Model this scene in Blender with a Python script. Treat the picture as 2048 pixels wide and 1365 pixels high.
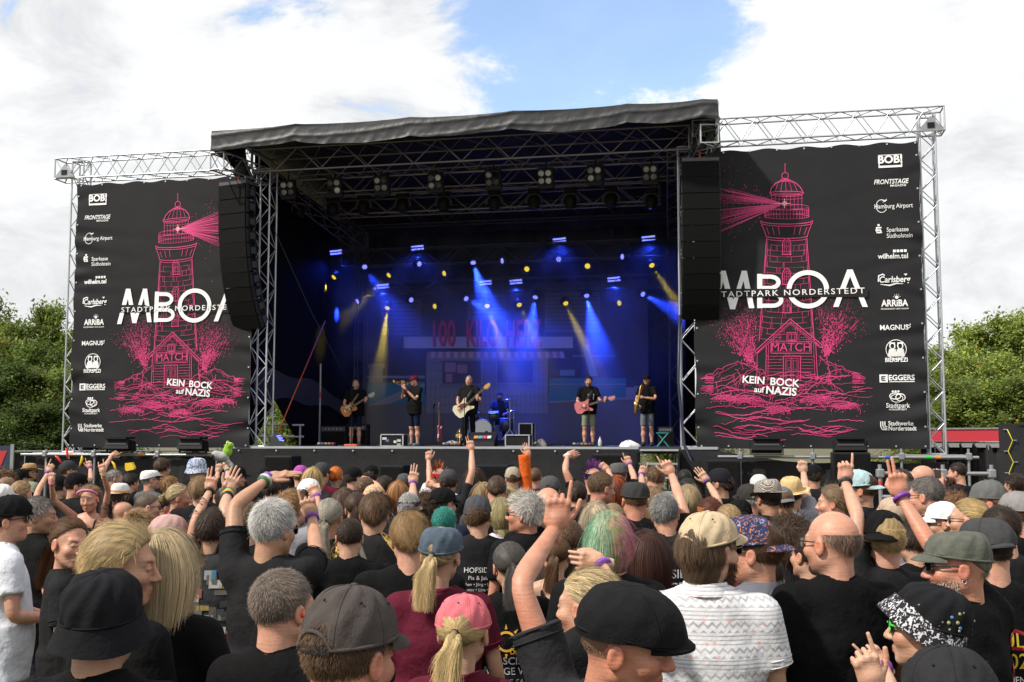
# Open-air concert: stage with two printed wing banners, a band and a crowd seen from inside it.
import bpy, math, random
import numpy as np
from mathutils import Matrix, Vector, Quaternion
from mathutils.bvhtree import BVHTree

for o in list(bpy.data.objects):
    bpy.data.objects.remove(o, do_unlink=True)
SC = bpy.context.scene
COL = SC.collection
R = math.radians
rnd = random.Random(7)
rng = np.random.default_rng(7)

# ------------------------------------------------------------------ camera, sky, sun, exposure
FPX, HORIZ, EYE = 2200.0, 877.0, 2.08            # focal length in photo pixels, horizon row, eye height (m)
PITCH = math.atan((HORIZ - 682.5) / FPX)
cam = bpy.data.cameras.new('camera')
cam.sensor_width = 36.0
cam.lens = FPX / 2048 * 36
cam.clip_start, cam.clip_end = 0.1, 2000
camo = bpy.data.objects.new('camera', cam)
COL.objects.link(camo)
camo.location = (0, 0, EYE)
camo.rotation_euler = (math.pi / 2 + PITCH, 0, 0)
SC.camera = camo

SUN_EL, SUN_LEFT = R(47), R(62)                  # height, and degrees round from straight behind the camera towards the left
to_sun = Vector((-math.sin(SUN_LEFT) * math.cos(SUN_EL), -math.cos(SUN_LEFT) * math.cos(SUN_EL), math.sin(SUN_EL)))
sun = bpy.data.lights.new('sun', 'SUN')
sun.energy, sun.angle, sun.color = 4.8, R(2.5), (1.0, 0.93, 0.83)
suno = bpy.data.objects.new('sun', sun)
COL.objects.link(suno)
suno.rotation_euler = (-to_sun).to_track_quat('-Z', 'Y').to_euler()

W = bpy.data.worlds.new('World')
SC.world = W
W.use_nodes = True
nt = W.node_tree
nt.nodes.clear()
def N(tree, t, **kw):
    n = tree.nodes.new(t)
    for k, v in kw.items():
        if k.startswith('i_'):
            n.inputs[int(k[2:]) if k[2:].isdigit() else k[2:].replace('_', ' ')].default_value = v
        else:
            setattr(n, k, v)
    return n
def L(tree, a, b):
    tree.links.new(a, b)
sky = N(nt, 'ShaderNodeTexSky', sky_type='NISHITA', sun_disc=False, sun_elevation=SUN_EL,
        sun_rotation=math.atan2(to_sun.x, to_sun.y), altitude=20, air_density=1.0, dust_density=0.6, ozone_density=1.3)
bg_sky = N(nt, 'ShaderNodeBackground', i_1=0.15)
skm = N(nt, 'ShaderNodeVectorMath', operation='MULTIPLY'); skm.inputs[1].default_value = (1.45, 1.5, 1.55)
L(nt, sky.outputs[0], skm.inputs[0]); L(nt, skm.outputs[0], bg_sky.inputs[0])
tc = N(nt, 'ShaderNodeTexCoord')
mp = N(nt, 'ShaderNodeMapping')
mp.inputs['Scale'].default_value = (1, 1, 1.9)
mp.inputs['Location'].default_value = (0.37, 0.1, 0.22)
L(nt, tc.outputs['Generated'], mp.inputs[0])
nz = N(nt, 'ShaderNodeTexNoise', i_Scale=7.5, i_Detail=10.0, i_Roughness=0.62, i_Distortion=0.35)
L(nt, mp.outputs[0], nz.inputs['Vector'])
nz2 = N(nt, 'ShaderNodeTexNoise', i_Scale=2.6, i_Detail=6.0, i_Roughness=0.55)
L(nt, mp.outputs[0], nz2.inputs['Vector'])
def gap(c, s):                                   # a break in the cloud round a direction
    v = N(nt, 'ShaderNodeVectorMath', operation='SUBTRACT'); v.inputs[1].default_value = c
    L(nt, tc.outputs['Generated'], v.inputs[0])
    v2 = N(nt, 'ShaderNodeVectorMath', operation='MULTIPLY'); v2.inputs[1].default_value = [1 / q for q in s]
    L(nt, v.outputs[0], v2.inputs[0])
    v3 = N(nt, 'ShaderNodeVectorMath', operation='LENGTH'); L(nt, v2.outputs[0], v3.inputs[0])
    m = N(nt, 'ShaderNodeMapRange', interpolation_type='SMOOTHSTEP'); L(nt, v3.outputs['Value'], m.inputs[0])
    m.inputs[1].default_value, m.inputs[2].default_value = 1.25, 0.25
    m.inputs[3].default_value, m.inputs[4].default_value = 0.0, 1.0
    return m.outputs[0]
def mth(op, a, b):
    n = N(nt, 'ShaderNodeMath', operation=op)
    for i, x in enumerate((a, b)):
        if hasattr(x, 'is_linked'): L(nt, x, n.inputs[i])
        else: n.inputs[i].default_value = x
    return n.outputs[0]
g1 = gap((0.085, 0.93, 0.40), (0.165, 0.6, 0.24))
g2 = gap((-0.20, 0.9, 0.35), (0.09, 0.5, 0.06))
gs = mth('ADD', mth('MULTIPLY', g1, 0.42), mth('MULTIPLY', g2, 0.12))
cov = mth('SUBTRACT', mth('ADD', 0.045, mth('ADD', mth('MULTIPLY', nz.outputs[0], 1.0), mth('MULTIPLY', nz2.outputs[0], 0.35))), gs)
mask = N(nt, 'ShaderNodeMapRange', interpolation_type='SMOOTHSTEP')
L(nt, cov, mask.inputs[0]); mask.inputs[1].default_value, mask.inputs[2].default_value = 0.40, 0.56
mask.inputs[3].default_value = 0.13
cl = N(nt, 'ShaderNodeMapRange')
L(nt, nz.outputs[0], cl.inputs[0]); cl.inputs[1].default_value, cl.inputs[2].default_value = 0.34, 0.62
cl.inputs[3].default_value, cl.inputs[4].default_value = 0.88, 1.26
sep = N(nt, 'ShaderNodeSeparateXYZ'); L(nt, tc.outputs['Generated'], sep.inputs[0])
low = N(nt, 'ShaderNodeMapRange'); L(nt, sep.outputs[2], low.inputs[0])
low.inputs[1].default_value, low.inputs[2].default_value, low.inputs[3].default_value, low.inputs[4].default_value = 0.03, 0.30, 0.88, 1.0
ccol = N(nt, 'ShaderNodeCombineColor')
cb = mth('MULTIPLY', cl.outputs[0], low.outputs[0])
L(nt, mth('MULTIPLY', cb, 0.985), ccol.inputs[0]); L(nt, cb, ccol.inputs[1]); L(nt, mth('MULTIPLY', cb, 1.015), ccol.inputs[2])
bg_cl = N(nt, 'ShaderNodeBackground', i_1=0.82)
L(nt, ccol.outputs[0], bg_cl.inputs[0])
mixw = N(nt, 'ShaderNodeMixShader')
L(nt, mask.outputs[0], mixw.inputs[0]); L(nt, bg_sky.outputs[0], mixw.inputs[1]); L(nt, bg_cl.outputs[0], mixw.inputs[2])
wo = N(nt, 'ShaderNodeOutputWorld'); L(nt, mixw.outputs[0], wo.inputs[0])

vs = SC.view_settings
vs.view_transform, vs.look, vs.exposure, vs.gamma = 'Standard', 'None', 0.2, 1.0
vs.use_curve_mapping = False
SC.render.engine = 'CYCLES'
cy = SC.cycles
cy.use_denoising = True
cy.max_bounces, cy.diffuse_bounces, cy.glossy_bounces, cy.transmission_bounces = 6, 3, 2, 3
cy.volume_bounces, cy.transparent_max_bounces = 0, 6
cy.sample_clamp_indirect = 4
cy.caustics_reflective = cy.caustics_refractive = False

# ------------------------------------------------------------------ places
def P(px, py, Y):
    """world point at distance Y (m, along the view) that the photo shows at pixel px, py"""
    cx, cz = (px - 1024) / FPX, (682.5 - py) / FPX
    dy = math.cos(PITCH) - cz * math.sin(PITCH)
    dz = math.sin(PITCH) + cz * math.cos(PITCH)
    t = Y / dy
    return Vector((cx * t, Y, EYE + dz * t))
PSI = math.atan(2200 / 10614)                    # the stage front runs away to the left
UX, VX = Vector((math.cos(PSI), -math.sin(PSI), 0)), Vector((math.sin(PSI), math.cos(PSI), 0))
ORG = P(945, 894, 27.0); DECK = ORG.z; ORG.z = 0
STAGE = Matrix.Translation(ORG) @ Matrix.Rotation(-PSI, 4, 'Z')
def on(px, py, v=0.0):
    """stage coordinates (u, w) of a photo pixel on the upright plane v metres behind the stage front"""
    d = P(px, py, 1.0) - Vector((0, 0, EYE))
    o = ORG + VX * v - Vector((0, 0, EYE))
    t = o.dot(VX) / d.dot(VX)
    q = d * t + Vector((0, 0, EYE)) - ORG
    return q.dot(UX), q.z

# ------------------------------------------------------------------ materials
MATS = {}
def mat(name, col=(0.5, 0.5, 0.5), rough=0.6, metal=0.0, var=0.0, vscale=8.0, bump=0.0, bscale=60.0, emit=None, estr=1.0,
        tint=False, attr=None, spec=0.5, sheen=0.0, sss=0.0, coat=0.0, bdist=0.01, fine=0.0):
    if name in MATS: return MATS[name]
    m = bpy.data.materials.new(name); m.use_nodes = True
    t = m.node_tree; b = t.nodes['Principled BSDF']
    b.inputs['Roughness'].default_value = rough
    b.inputs['Metallic'].default_value = metal
    b.inputs['Specular IOR Level'].default_value = spec
    b.inputs['Coat Weight'].default_value = coat
    b.inputs['Sheen Weight'].default_value = sheen
    if sss:
        b.inputs['Subsurface Weight'].default_value = sss
        b.inputs['Subsurface Radius'].default_value = (1, 0.35, 0.2)
        b.inputs['Subsurface Scale'].default_value = 0.012
    tcn = N(t, 'ShaderNodeTexCoord')
    src = None
    if tint:
        oi = N(t, 'ShaderNodeObjectInfo'); src = oi.outputs['Color']
    else:
        rgb = N(t, 'ShaderNodeRGB'); rgb.outputs[0].default_value = (*col[:3], 1); src = rgb.outputs[0]
    if attr:
        at = N(t, 'ShaderNodeAttribute', attribute_name=attr)
        mx = N(t, 'ShaderNodeMix', data_type='RGBA', blend_type='MULTIPLY'); mx.inputs[0].default_value = 1
        L(t, src, mx.inputs[6]); L(t, at.outputs['Color'], mx.inputs[7])
        m2 = N(t, 'ShaderNodeMix', data_type='RGBA')
        L(t, at.outputs['Alpha'], m2.inputs[0]); L(t, mx.outputs[2], m2.inputs[6]); L(t, at.outputs['Color'], m2.inputs[7])
        src = m2.outputs[2]
    if var:
        n = N(t, 'ShaderNodeTexNoise', i_Scale=vscale, i_Detail=5.0, i_Roughness=0.6)
        L(t, tcn.outputs['Object'], n.inputs['Vector'])
        mr = N(t, 'ShaderNodeMapRange'); L(t, n.outputs[0], mr.inputs[0])
        mr.inputs[1].default_value, mr.inputs[2].default_value = 0.25, 0.75
        mr.inputs[3].default_value, mr.inputs[4].default_value = 1 - var, 1 + var
        mx = N(t, 'ShaderNodeMix', data_type='RGBA', blend_type='MULTIPLY'); mx.inputs[0].default_value = 1
        L(t, src, mx.inputs[6]); L(t, mr.outputs[0], mx.inputs[7]); src = mx.outputs[2]
    L(t, src, b.inputs['Base Color'])
    if bump:
        n = N(t, 'ShaderNodeTexNoise', i_Scale=bscale, i_Detail=4.0)
        L(t, tcn.outputs['Object'], n.inputs['Vector'])
        bp = N(t, 'ShaderNodeBump'); bp.inputs['Strength'].default_value = bump; bp.inputs['Distance'].default_value = bdist
        L(t, n.outputs[0], bp.inputs['Height'])
        if fine:
            n2 = N(t, 'ShaderNodeTexNoise', i_Scale=bscale * 9, i_Detail=2.0)
            L(t, tcn.outputs['Object'], n2.inputs['Vector'])
            bp2 = N(t, 'ShaderNodeBump'); bp2.inputs['Strength'].default_value = fine; bp2.inputs['Distance'].default_value = 0.002
            L(t, n2.outputs[0], bp2.inputs['Height']); L(t, bp.outputs[0], bp2.inputs['Normal']); bp = bp2
        L(t, bp.outputs[0], b.inputs['Normal'])
    if emit:
        b.inputs['Emission Color'].default_value = (*emit, 1)
        b.inputs['Emission Strength'].default_value = estr
    MATS[name] = m
    return m
M_ALU = mat('aluminium', (0.50, 0.51, 0.53), 0.42, 0.75, var=0.12, vscale=5)
M_STEEL = mat('galvanised_steel', (0.30, 0.305, 0.315), 0.5, 0.6, var=0.2, vscale=12)
M_BLACK = mat('black_paint', (0.009, 0.009, 0.010), 0.6, spec=0.22, var=0.25, vscale=6, bump=0.15, bscale=90)
M_GRILLE = mat('speaker_grille', (0.006, 0.006, 0.0065), 0.7, spec=0.1, var=0.3, vscale=10, bump=0.5, bscale=300)
M_DRAPE = mat('black_drape', (0.005, 0.005, 0.006), 0.85, spec=0.08, var=0.3, vscale=2)
M_SKIRT = mat('black_skirt_cloth', (0.022, 0.022, 0.024), 0.75, spec=0.15, var=0.2, vscale=2, bump=0.3, bscale=14, bdist=0.03)
M_TARP = mat('roof_tarp', (0.020, 0.021, 0.024), 0.5, var=0.2, vscale=2, bump=0.4, bscale=3.2, bdist=0.06, spec=0.4, fine=0.1)
M_BANNER = mat('banner_mesh_cloth', (0.021, 0.021, 0.023), 0.6, spec=0.12, var=0.12, vscale=1.5, bump=0.15, bscale=4, bdist=0.02)
M_PINK = mat('pink_print', (0.60, 0.04, 0.185), 0.6, var=0.12, vscale=3)
M_PINKHOT = mat('pale_pink_print', (0.85, 0.35, 0.42), 0.6)
M_WHITE = mat('white_print', (0.82, 0.82, 0.82), 0.55)
M_TINT = mat('painted', tint=True, rough=0.5)
M_TINTMATT = mat('matt_print', tint=True, rough=0.8)
M_METALTINT = mat('lacquered_metal', tint=True, rough=0.25, metal=0.9)
M_DECK = mat('stage_ply', (0.03, 0.03, 0.032), 0.6, var=0.3, vscale=3)
M_CLOTH = mat('shirt_cloth', tint=True, rough=0.85, var=0.10, vscale=14, bump=0.6, bscale=11, bdist=0.035, sheen=0.0, spec=0.08, fine=0.25)
M_CAP = mat('cap_cloth', tint=True, rough=0.85, var=0.16, vscale=24, bump=0.55, bscale=24, bdist=0.012, spec=0.1, fine=0.5)
M_SKIN0 = mat('skin0', tint=True, attr='Col', rough=0.48, var=0.16, vscale=22, bump=0.2, bscale=150, bdist=0.004, sss=0.12, spec=0.4)
def skin_material():
    m = M_SKIN0.copy(); m.name = 'skin'; t = m.node_tree; b = t.nodes['Principled BSDF']; src = b.inputs['Base Color'].links[0].from_socket
    c = N(t, 'ShaderNodeTexCoord')
    for sc_, lo, hi, colr, f in ((9.0, .45, .75, (1.06, .80, .74), .75), (70.0, .60, .75, (.80, .62, .55), .45), (330.0, .5, .8, (.80, .70, .66), .4)):
        n = N(t, 'ShaderNodeTexNoise', i_Scale=sc_, i_Detail=3.0); L(t, c.outputs['Object'], n.inputs['Vector'])
        r = N(t, 'ShaderNodeMapRange'); L(t, n.outputs[0], r.inputs[0]); r.inputs[1].default_value, r.inputs[2].default_value, r.inputs[4].default_value = lo, hi, f
        x = N(t, 'ShaderNodeMix', data_type='RGBA', blend_type='MULTIPLY'); L(t, r.outputs[0], x.inputs[0]); L(t, src, x.inputs[6]); x.inputs[7].default_value = (*colr, 1); src = x.outputs[2]
    L(t, src, b.inputs['Base Color'])
    mp_ = N(t, 'ShaderNodeMapping'); mp_.inputs['Scale'].default_value = (1, 1, 8); L(t, c.outputs['Object'], mp_.inputs[0])
    n = N(t, 'ShaderNodeTexNoise', i_Scale=13.0, i_Detail=3.0); L(t, mp_.outputs[0], n.inputs['Vector'])
    bp = N(t, 'ShaderNodeBump'); bp.inputs['Strength'].default_value = .3; bp.inputs['Distance'].default_value = .006; L(t, n.outputs[0], bp.inputs['Height'])
    L(t, b.inputs['Normal'].links[0].from_socket, bp.inputs['Normal']); L(t, bp.outputs[0], b.inputs['Normal'])
    return m
M_SKIN = skin_material()
M_HAIR = mat('hair', tint=True, attr='Col', rough=0.55, spec=0.22)
M_GLASS = mat('dark_lens', (0.01, 0.01, 0.012), 0.08, spec=0.8)
M_RUBBER = mat('rubber', (0.02, 0.02, 0.02), 0.7)

# ------------------------------------------------------------------ mesh building
class MB:
    def __init__(s): s.v, s.f, s.n, s.c = [], [], 0, []
    def add(s, verts, faces, col=None):
        verts = np.asarray(verts, float).reshape(-1, 3)
        s.v.append(verts)
        s.c.append(np.tile(np.array((1, 1, 1, 0.0)), (len(verts), 1)) if col is None else np.broadcast_to(np.asarray(col, float), (len(verts), 4)))
        if isinstance(faces, np.ndarray): s.f.extend((faces + s.n).tolist())
        else: s.f.extend([[i + s.n for i in f] for f in faces])
        s.n += len(verts)
        return s
    def box(s, a, b, M=None):
        x0, y0, z0 = a; x1, y1, z1 = b
        v = [(x0, y0, z0), (x1, y0, z0), (x1, y1, z0), (x0, y1, z0), (x0, y0, z1), (x1, y0, z1), (x1, y1, z1), (x0, y1, z1)]
        if M is not None: v = [tuple(M @ Vector(q)) for q in v]
        return s.add(v, [[0, 3, 2, 1], [4, 5, 6, 7], [0, 1, 5, 4], [1, 2, 6, 5], [2, 3, 7, 6], [3, 0, 4, 7]])
    def cbox(s, c, h, M=None, bev=0.0):
        c, h = np.array(c), np.array(h)
        if not bev: return s.box(c - h, c + h, M)
        pts = []
        for z, i in ((-h[2], bev), (-h[2] + bev, 0), (h[2] - bev, 0), (h[2], bev)):
            a, b_ = h[0] - i, h[1] - i; q = bev if i == 0 else bev * 0.6
            pts += [(-a + q, -b_, z), (a - q, -b_, z), (a, -b_ + q, z), (a, b_ - q, z), (a - q, b_, z), (-a + q, b_, z), (-a, b_ - q, z), (-a, -b_ + q, z)]
        v = np.array(pts) + c
        if M is not None: v = xf(M, v)
        f = [[r * 8 + i, r * 8 + (i + 1) % 8, r * 8 + 8 + (i + 1) % 8, r * 8 + 8 + i] for r in range(3) for i in range(8)]
        return s.add(v, f + [list(range(7, -1, -1)), list(range(24, 32))])
    def sweep(s, path, rad, n=8, ell=None, side=None, cap=True, col=None):
        """tube along path; rad one number or one per point; ell flattens across `side`"""
        path = np.asarray(path, float); m = len(path)
        rad = np.broadcast_to(np.asarray(rad, float), (m,))
        tan = np.gradient(path, axis=0); tan /= np.linalg.norm(tan, axis=1)[:, None] + 1e-9
        ref = np.array(side if side is not None else ((0, 0, 1) if abs(tan[0][2]) < 0.9 else (1, 0, 0)), float)
        X = []; x = ref
        for i in range(m):
            x = (ref if side is not None else x) - tan[i] * np.dot(ref if side is not None else x, tan[i]); x = x / (np.linalg.norm(x) + 1e-9); X.append(x)
        X = np.array(X); Y = np.cross(tan, X)
        el = np.ones(m) if ell is None else np.broadcast_to(np.asarray(ell, float), (m,))
        a = np.arange(n) * 2 * math.pi / n
        v = path[:, None] + rad[:, None, None] * (np.cos(a)[None, :, None] * X[:, None] + (np.sin(a)[None, :] * el[:, None])[..., None] * Y[:, None])
        f = [[i * n + j, i * n + (j + 1) % n, (i + 1) * n + (j + 1) % n, (i + 1) * n + j] for i in range(m - 1) for j in range(n)]
        if cap: f += [list(range(n - 1, -1, -1)), list(range((m - 1) * n, m * n))]
        return s.add(v.reshape(-1, 3), f, col)
    def tube(s, p, q, r, n=8, r2=None): return s.sweep([p, q], [r, r if r2 is None else r2], n)
    def lathe(s, prof, n=16, M=None):
        """profile [(r, z)] turned round z"""
        m = len(prof); a = np.arange(n) * 2 * math.pi / n
        v = np.array([[(r * math.cos(t), r * math.sin(t), z) for t in a] for r, z in prof]).reshape(-1, 3)
        if M is not None: v = xf(M, v)
        f = [[i * n + j, i * n + (j + 1) % n, (i + 1) * n + (j + 1) % n, (i + 1) * n + j] for i in range(m - 1) for j in range(n)]
        f += [list(range(n - 1, -1, -1)), list(range((m - 1) * n, m * n))]
        return s.add(v, f)
    def grid(s, g, closed=False):
        g = np.asarray(g, float); a, b = g.shape[:2]
        f = [[i * b + j, i * b + (j + 1) % b, (i + 1) * b + (j + 1) % b, (i + 1) * b + j] for i in range(a - 1) for j in range(b if closed else b - 1)]
        return s.add(g.reshape(-1, 3), f)
    def prism(s, pts, y0, y1):
        """outline in x, z pulled from y0 to y1"""
        n = len(pts)
        v = [(x, y0, z) for x, z in pts] + [(x, y1, z) for x, z in pts]
        return s.add(v, [list(range(n)), list(range(2 * n - 1, n - 1, -1))] + [[i, i + n, (i + 1) % n + n, (i + 1) % n] for i in range(n)])
    def mesh(s, name, smooth=False, mats=(), color=False):
        me = bpy.data.meshes.new(name)
        v = np.concatenate(s.v) if s.v else np.zeros((0, 3))
        me.from_pydata(v.tolist(), [], s.f)
        if smooth: me.polygons.foreach_set('use_smooth', np.ones(len(me.polygons), bool))
        for m in mats: me.materials.append(m)
        if color:
            at = me.attributes.new('Col', 'FLOAT_COLOR', 'POINT')
            at.data.foreach_set('color', np.concatenate(s.c).ravel())
        me.update()
        return me
def xf(M, v):
    A = np.array(M); v = np.asarray(v, float)
    return v @ A[:3, :3].T + A[:3, 3]
def tag(o, label=None, cat=None, group=None, kind=None):
    if label: o['label'] = label
    if cat: o['category'] = cat
    if group: o['group'] = group
    if kind: o['kind'] = kind
    return o
def thing(name, label, cat, M=None, group=None, kind=None):
    o = bpy.data.objects.new(name, None); COL.objects.link(o)
    o.empty_display_size = 0.1
    if M is not None: o.matrix_world = M
    return tag(o, label, cat, group, kind)
def obj(name, data, mat=None, parent=None, color=None, M=None, smooth=False):
    """link a mesh (MB or mesh data) as one object"""
    if isinstance(data, MB): data = data.mesh(name, smooth, [mat] if mat else [])
    o = bpy.data.objects.new(name, data); COL.objects.link(o)
    if mat and not data.materials: data.materials.append(mat)
    if parent is not None: o.parent = parent
    if M is not None:
        if parent is None: o.matrix_world = M
        else: o.matrix_basis = M
    if color is not None: o.color = (*color[:3], 1)
    return o
def copy_tree(o, M=None, parent=None):
    c = o.copy(); COL.objects.link(c)
    if parent is not None: c.parent = parent
    if M is not None: c.matrix_basis = M
    for ch in o.children: copy_tree(ch, None, c)
    return c
UNIT = MB().sweep([(0, 0, 0), (0, 0, 1)], 1.0, 8).mesh('tube', True)
UNITS = {}
def tube(name, p, q, r, m, parent):
    """round bar between two points as an object that shares one mesh"""
    if m.name not in UNITS:
        UNITS[m.name] = UNIT.copy(); UNITS[m.name].materials.append(m)
    p, q = Vector(p), Vector(q); d = q - p
    Mx = Matrix.Translation(p) @ d.to_track_quat('Z', 'Y').to_matrix().to_4x4() @ Matrix.Diagonal((r, r, d.length, 1))
    return obj(name, UNITS[m.name], None, parent, None, Mx)
FONT = {}
def text2d(s, size=1.0, bold=0.0, shear=0.0, space=1.0, align='CENTER', sx=1.0):
    """flat letters: vertices in x, z and faces"""
    key = (s, bold, shear, space, align)
    if key not in FONT:
        c = bpy.data.curves.new('lettering', 'FONT'); c.body = s; c.size = 1; c.offset = bold; c.shear = shear; c.space_character = space
        c.align_x = align; c.align_y = 'CENTER'; c.resolution_u = 3; c.fill_mode = 'FRONT'; c.dimensions = '2D'
        o = bpy.data.objects.new('lettering', c)
        me = bpy.data.meshes.new_from_object(o)
        v = np.zeros(len(me.vertices) * 3); me.vertices.foreach_get('co', v)
        FONT[key] = (v.reshape(-1, 3)[:, :2].copy(), [list(p.vertices) for p in me.polygons])
        bpy.data.objects.remove(o); bpy.data.curves.remove(c); bpy.data.meshes.remove(me)
    v, f = FONT[key]
    return v * np.array((size * sx, size)), f
def rot2(v, deg):
    a = R(deg); c, s_ = math.cos(a), math.sin(a)
    v = np.asarray(v); return np.stack([v[:, 0] * c - v[:, 1] * s_, v[:, 0] * s_ + v[:, 1] * c], 1)
class Print:
    """flat print: collects 2-D shapes and lays them on a surface function"""
    def __init__(s): s.v, s.f, s.n = [], [], 0
    def add(s, v, f):
        v = np.asarray(v, float); s.v.append(v); s.f += [[i + s.n for i in q] for q in f]; s.n += len(v)
    def text(s, t, x, y, size, bold=0.0, rot=0, **k):
        v, f = text2d(t, size, bold, **k)
        if rot: v = rot2(v, rot)
        s.add(v + np.array((x, y)), f)
    def line(s, pts, w, closed=False):
        p = np.asarray(pts, float)
        if closed: p = np.concatenate([p, p[:1]])
        t = np.gradient(p, axis=0); t /= np.linalg.norm(t, axis=1)[:, None] + 1e-9
        nrm = np.stack([-t[:, 1], t[:, 0]], 1) * (np.broadcast_to(np.asarray(w, float), (len(p),))[:, None] / 2)
        n = len(p)
        s.add(np.concatenate([p - nrm, p + nrm]), [[i, i + 1, i + 1 + n, i + n] for i in range(n - 1)])
    def seg(s, pts, w):
        """polyline with sharp corners: each leg its own bar"""
        for a, b in zip(pts[:-1], pts[1:]): s.line([a, b], w)
    def poly(s, pts): s.add(pts, [list(range(len(pts)))])
    def rect(s, x0, y0, x1, y1): s.poly([(x0, y0), (x1, y0), (x1, y1), (x0, y1)])
    def disc(s, x, y, r, n=10, ry=None):
        s.poly([(x + r * math.cos(2 * math.pi * i / n), y + (ry or r) * math.sin(2 * math.pi * i / n)) for i in range(n)])
    def ring(s, x, y, r, w, n=28, ry=None, a0=0, a1=360):
        s.line([(x + r * math.cos(R(a0 + (a1 - a0) * i / n)), y + (ry or r) * math.sin(R(a0 + (a1 - a0) * i / n))) for i in range(n + 1)], w)
    def mb(s, fn):
        v = np.concatenate(s.v); m = MB(); m.add(fn(v), s.f); return m
# ------------------------------------------------------------------ ground
def ground_material():
    m = bpy.data.materials.new('trodden_grass'); m.use_nodes = True; t = m.node_tree; b = t.nodes['Principled BSDF']
    g = N(t, 'ShaderNodeTexCoord')
    n1 = N(t, 'ShaderNodeTexNoise', i_Scale=0.55, i_Detail=8.0, i_Roughness=0.65); L(t, g.outputs['Object'], n1.inputs['Vector'])
    n2 = N(t, 'ShaderNodeTexNoise', i_Scale=26.0, i_Detail=6.0, i_Roughness=0.7); L(t, g.outputs['Object'], n2.inputs['Vector'])
    r1 = N(t, 'ShaderNodeValToRGB'); L(t, n1.outputs[0], r1.inputs[0])
    r1.color_ramp.elements[0].position, r1.color_ramp.elements[0].color = 0.38, (0.11, 0.085, 0.055, 1)
    r1.color_ramp.elements[1].position, r1.color_ramp.elements[1].color = 0.62, (0.075, 0.085, 0.03, 1)
    r2 = N(t, 'ShaderNodeMapRange'); L(t, n2.outputs[0], r2.inputs[0]); r2.inputs[3].default_value, r2.inputs[4].default_value = 0.45, 1.5
    mx = N(t, 'ShaderNodeMix', data_type='RGBA', blend_type='MULTIPLY'); mx.inputs[0].default_value = 1
    L(t, r1.outputs[0], mx.inputs[6]); L(t, r2.outputs[0], mx.inputs[7]); L(t, mx.outputs[2], b.inputs['Base Color'])
    b.inputs['Roughness'].default_value = 0.95
    bp = N(t, 'ShaderNodeBump'); bp.inputs['Strength'].default_value = 0.7; bp.inputs['Distance'].default_value = 0.04
    L(t, n2.outputs[0], bp.inputs['Height']); L(t, bp.outputs[0], b.inputs['Normal'])
    return m
gm = MB(); gm.grid([[(x, y, 0) for x in np.linspace(-400, 400, 9)] for y in np.linspace(-60, 900, 9)])
tag(obj('ground', gm, ground_material()), kind='structure')
# short grass tufts where the ground shows between people
gb = MB(); gv = []; gf = []
for i in range(5200):
    x, y = rnd.uniform(-3.4, 2.6), rnd.uniform(2.2, 11); h = rnd.uniform(0.02, 0.06); a = rnd.uniform(0, 6.28); w = 0.004
    dx, dy = math.cos(a) * w, math.sin(a) * w; k = len(gv)
    gv += [(x - dx, y - dy, 0), (x + dx, y + dy, 0), (x + rnd.uniform(-.03, .03), y + rnd.uniform(-.03, .03), h)]; gf.append([k, k + 1, k + 2])
gb.add(gv, gf)
tag(obj('grass', gb, mat('grass_blade', (0.09, 0.11, 0.03), 0.8, var=0.4, vscale=3)), 'short trodden grass between the feet of the crowd', 'grass', kind='stuff')

# ------------------------------------------------------------------ trusses
def truss(name, label, A, B, up, w, h, bay, r=0.025, rb=0.013, cat='truss', group=None, m=M_ALU, faces=(0, 1, 2, 3), joined=False):
    """box truss from A to B (stage coordinates): four chords and zigzag braces, each bar its own object"""
    A, B, up = Vector(A), Vector(B), Vector(up).normalized()
    ax = (B - A); Ln = ax.length; ax.normalize(); sd = ax.cross(up).normalized(); up = sd.cross(ax)
    root = thing(name, label, cat, STAGE @ Matrix.Translation(A), group)
    n = max(2, round(Ln / bay)); d = Ln / n
    cs = [sd * (sx * w / 2) + up * (sy * h / 2) for sx, sy in ((-1, -1), (1, -1), (1, 1), (-1, 1))]
    for c in cs: tube('chord', c, c + ax * Ln, r, m, root)
    lace = MB()
    for k in faces:
        a, b = cs[k], cs[(k + 1) % 4]
        for i in range(n):
            p, q = (a, b) if (i + k + k // 2) % 2 == 0 else (b, a)
            p, q = p + ax * (d * i), q + ax * (d * (i + 1))
            if joined: lace.tube(p, q, rb, 5)
            else: tube('brace', p, q, rb, m, root)
        for i in (0, n):
            if joined: lace.tube(a + ax * (d * i), b + ax * (d * i), rb, 5)
            else: tube('end_frame', a + ax * (d * i), b + ax * (d * i), r * 0.9, m, root)
    if joined:
        l = obj('lacing', lace, m, root, smooth=True); l['kind'] = 'stuff'
    return root
Z3 = (0, 0, 1); Y3 = (0, 1, 0)
TT = 9.68
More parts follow.
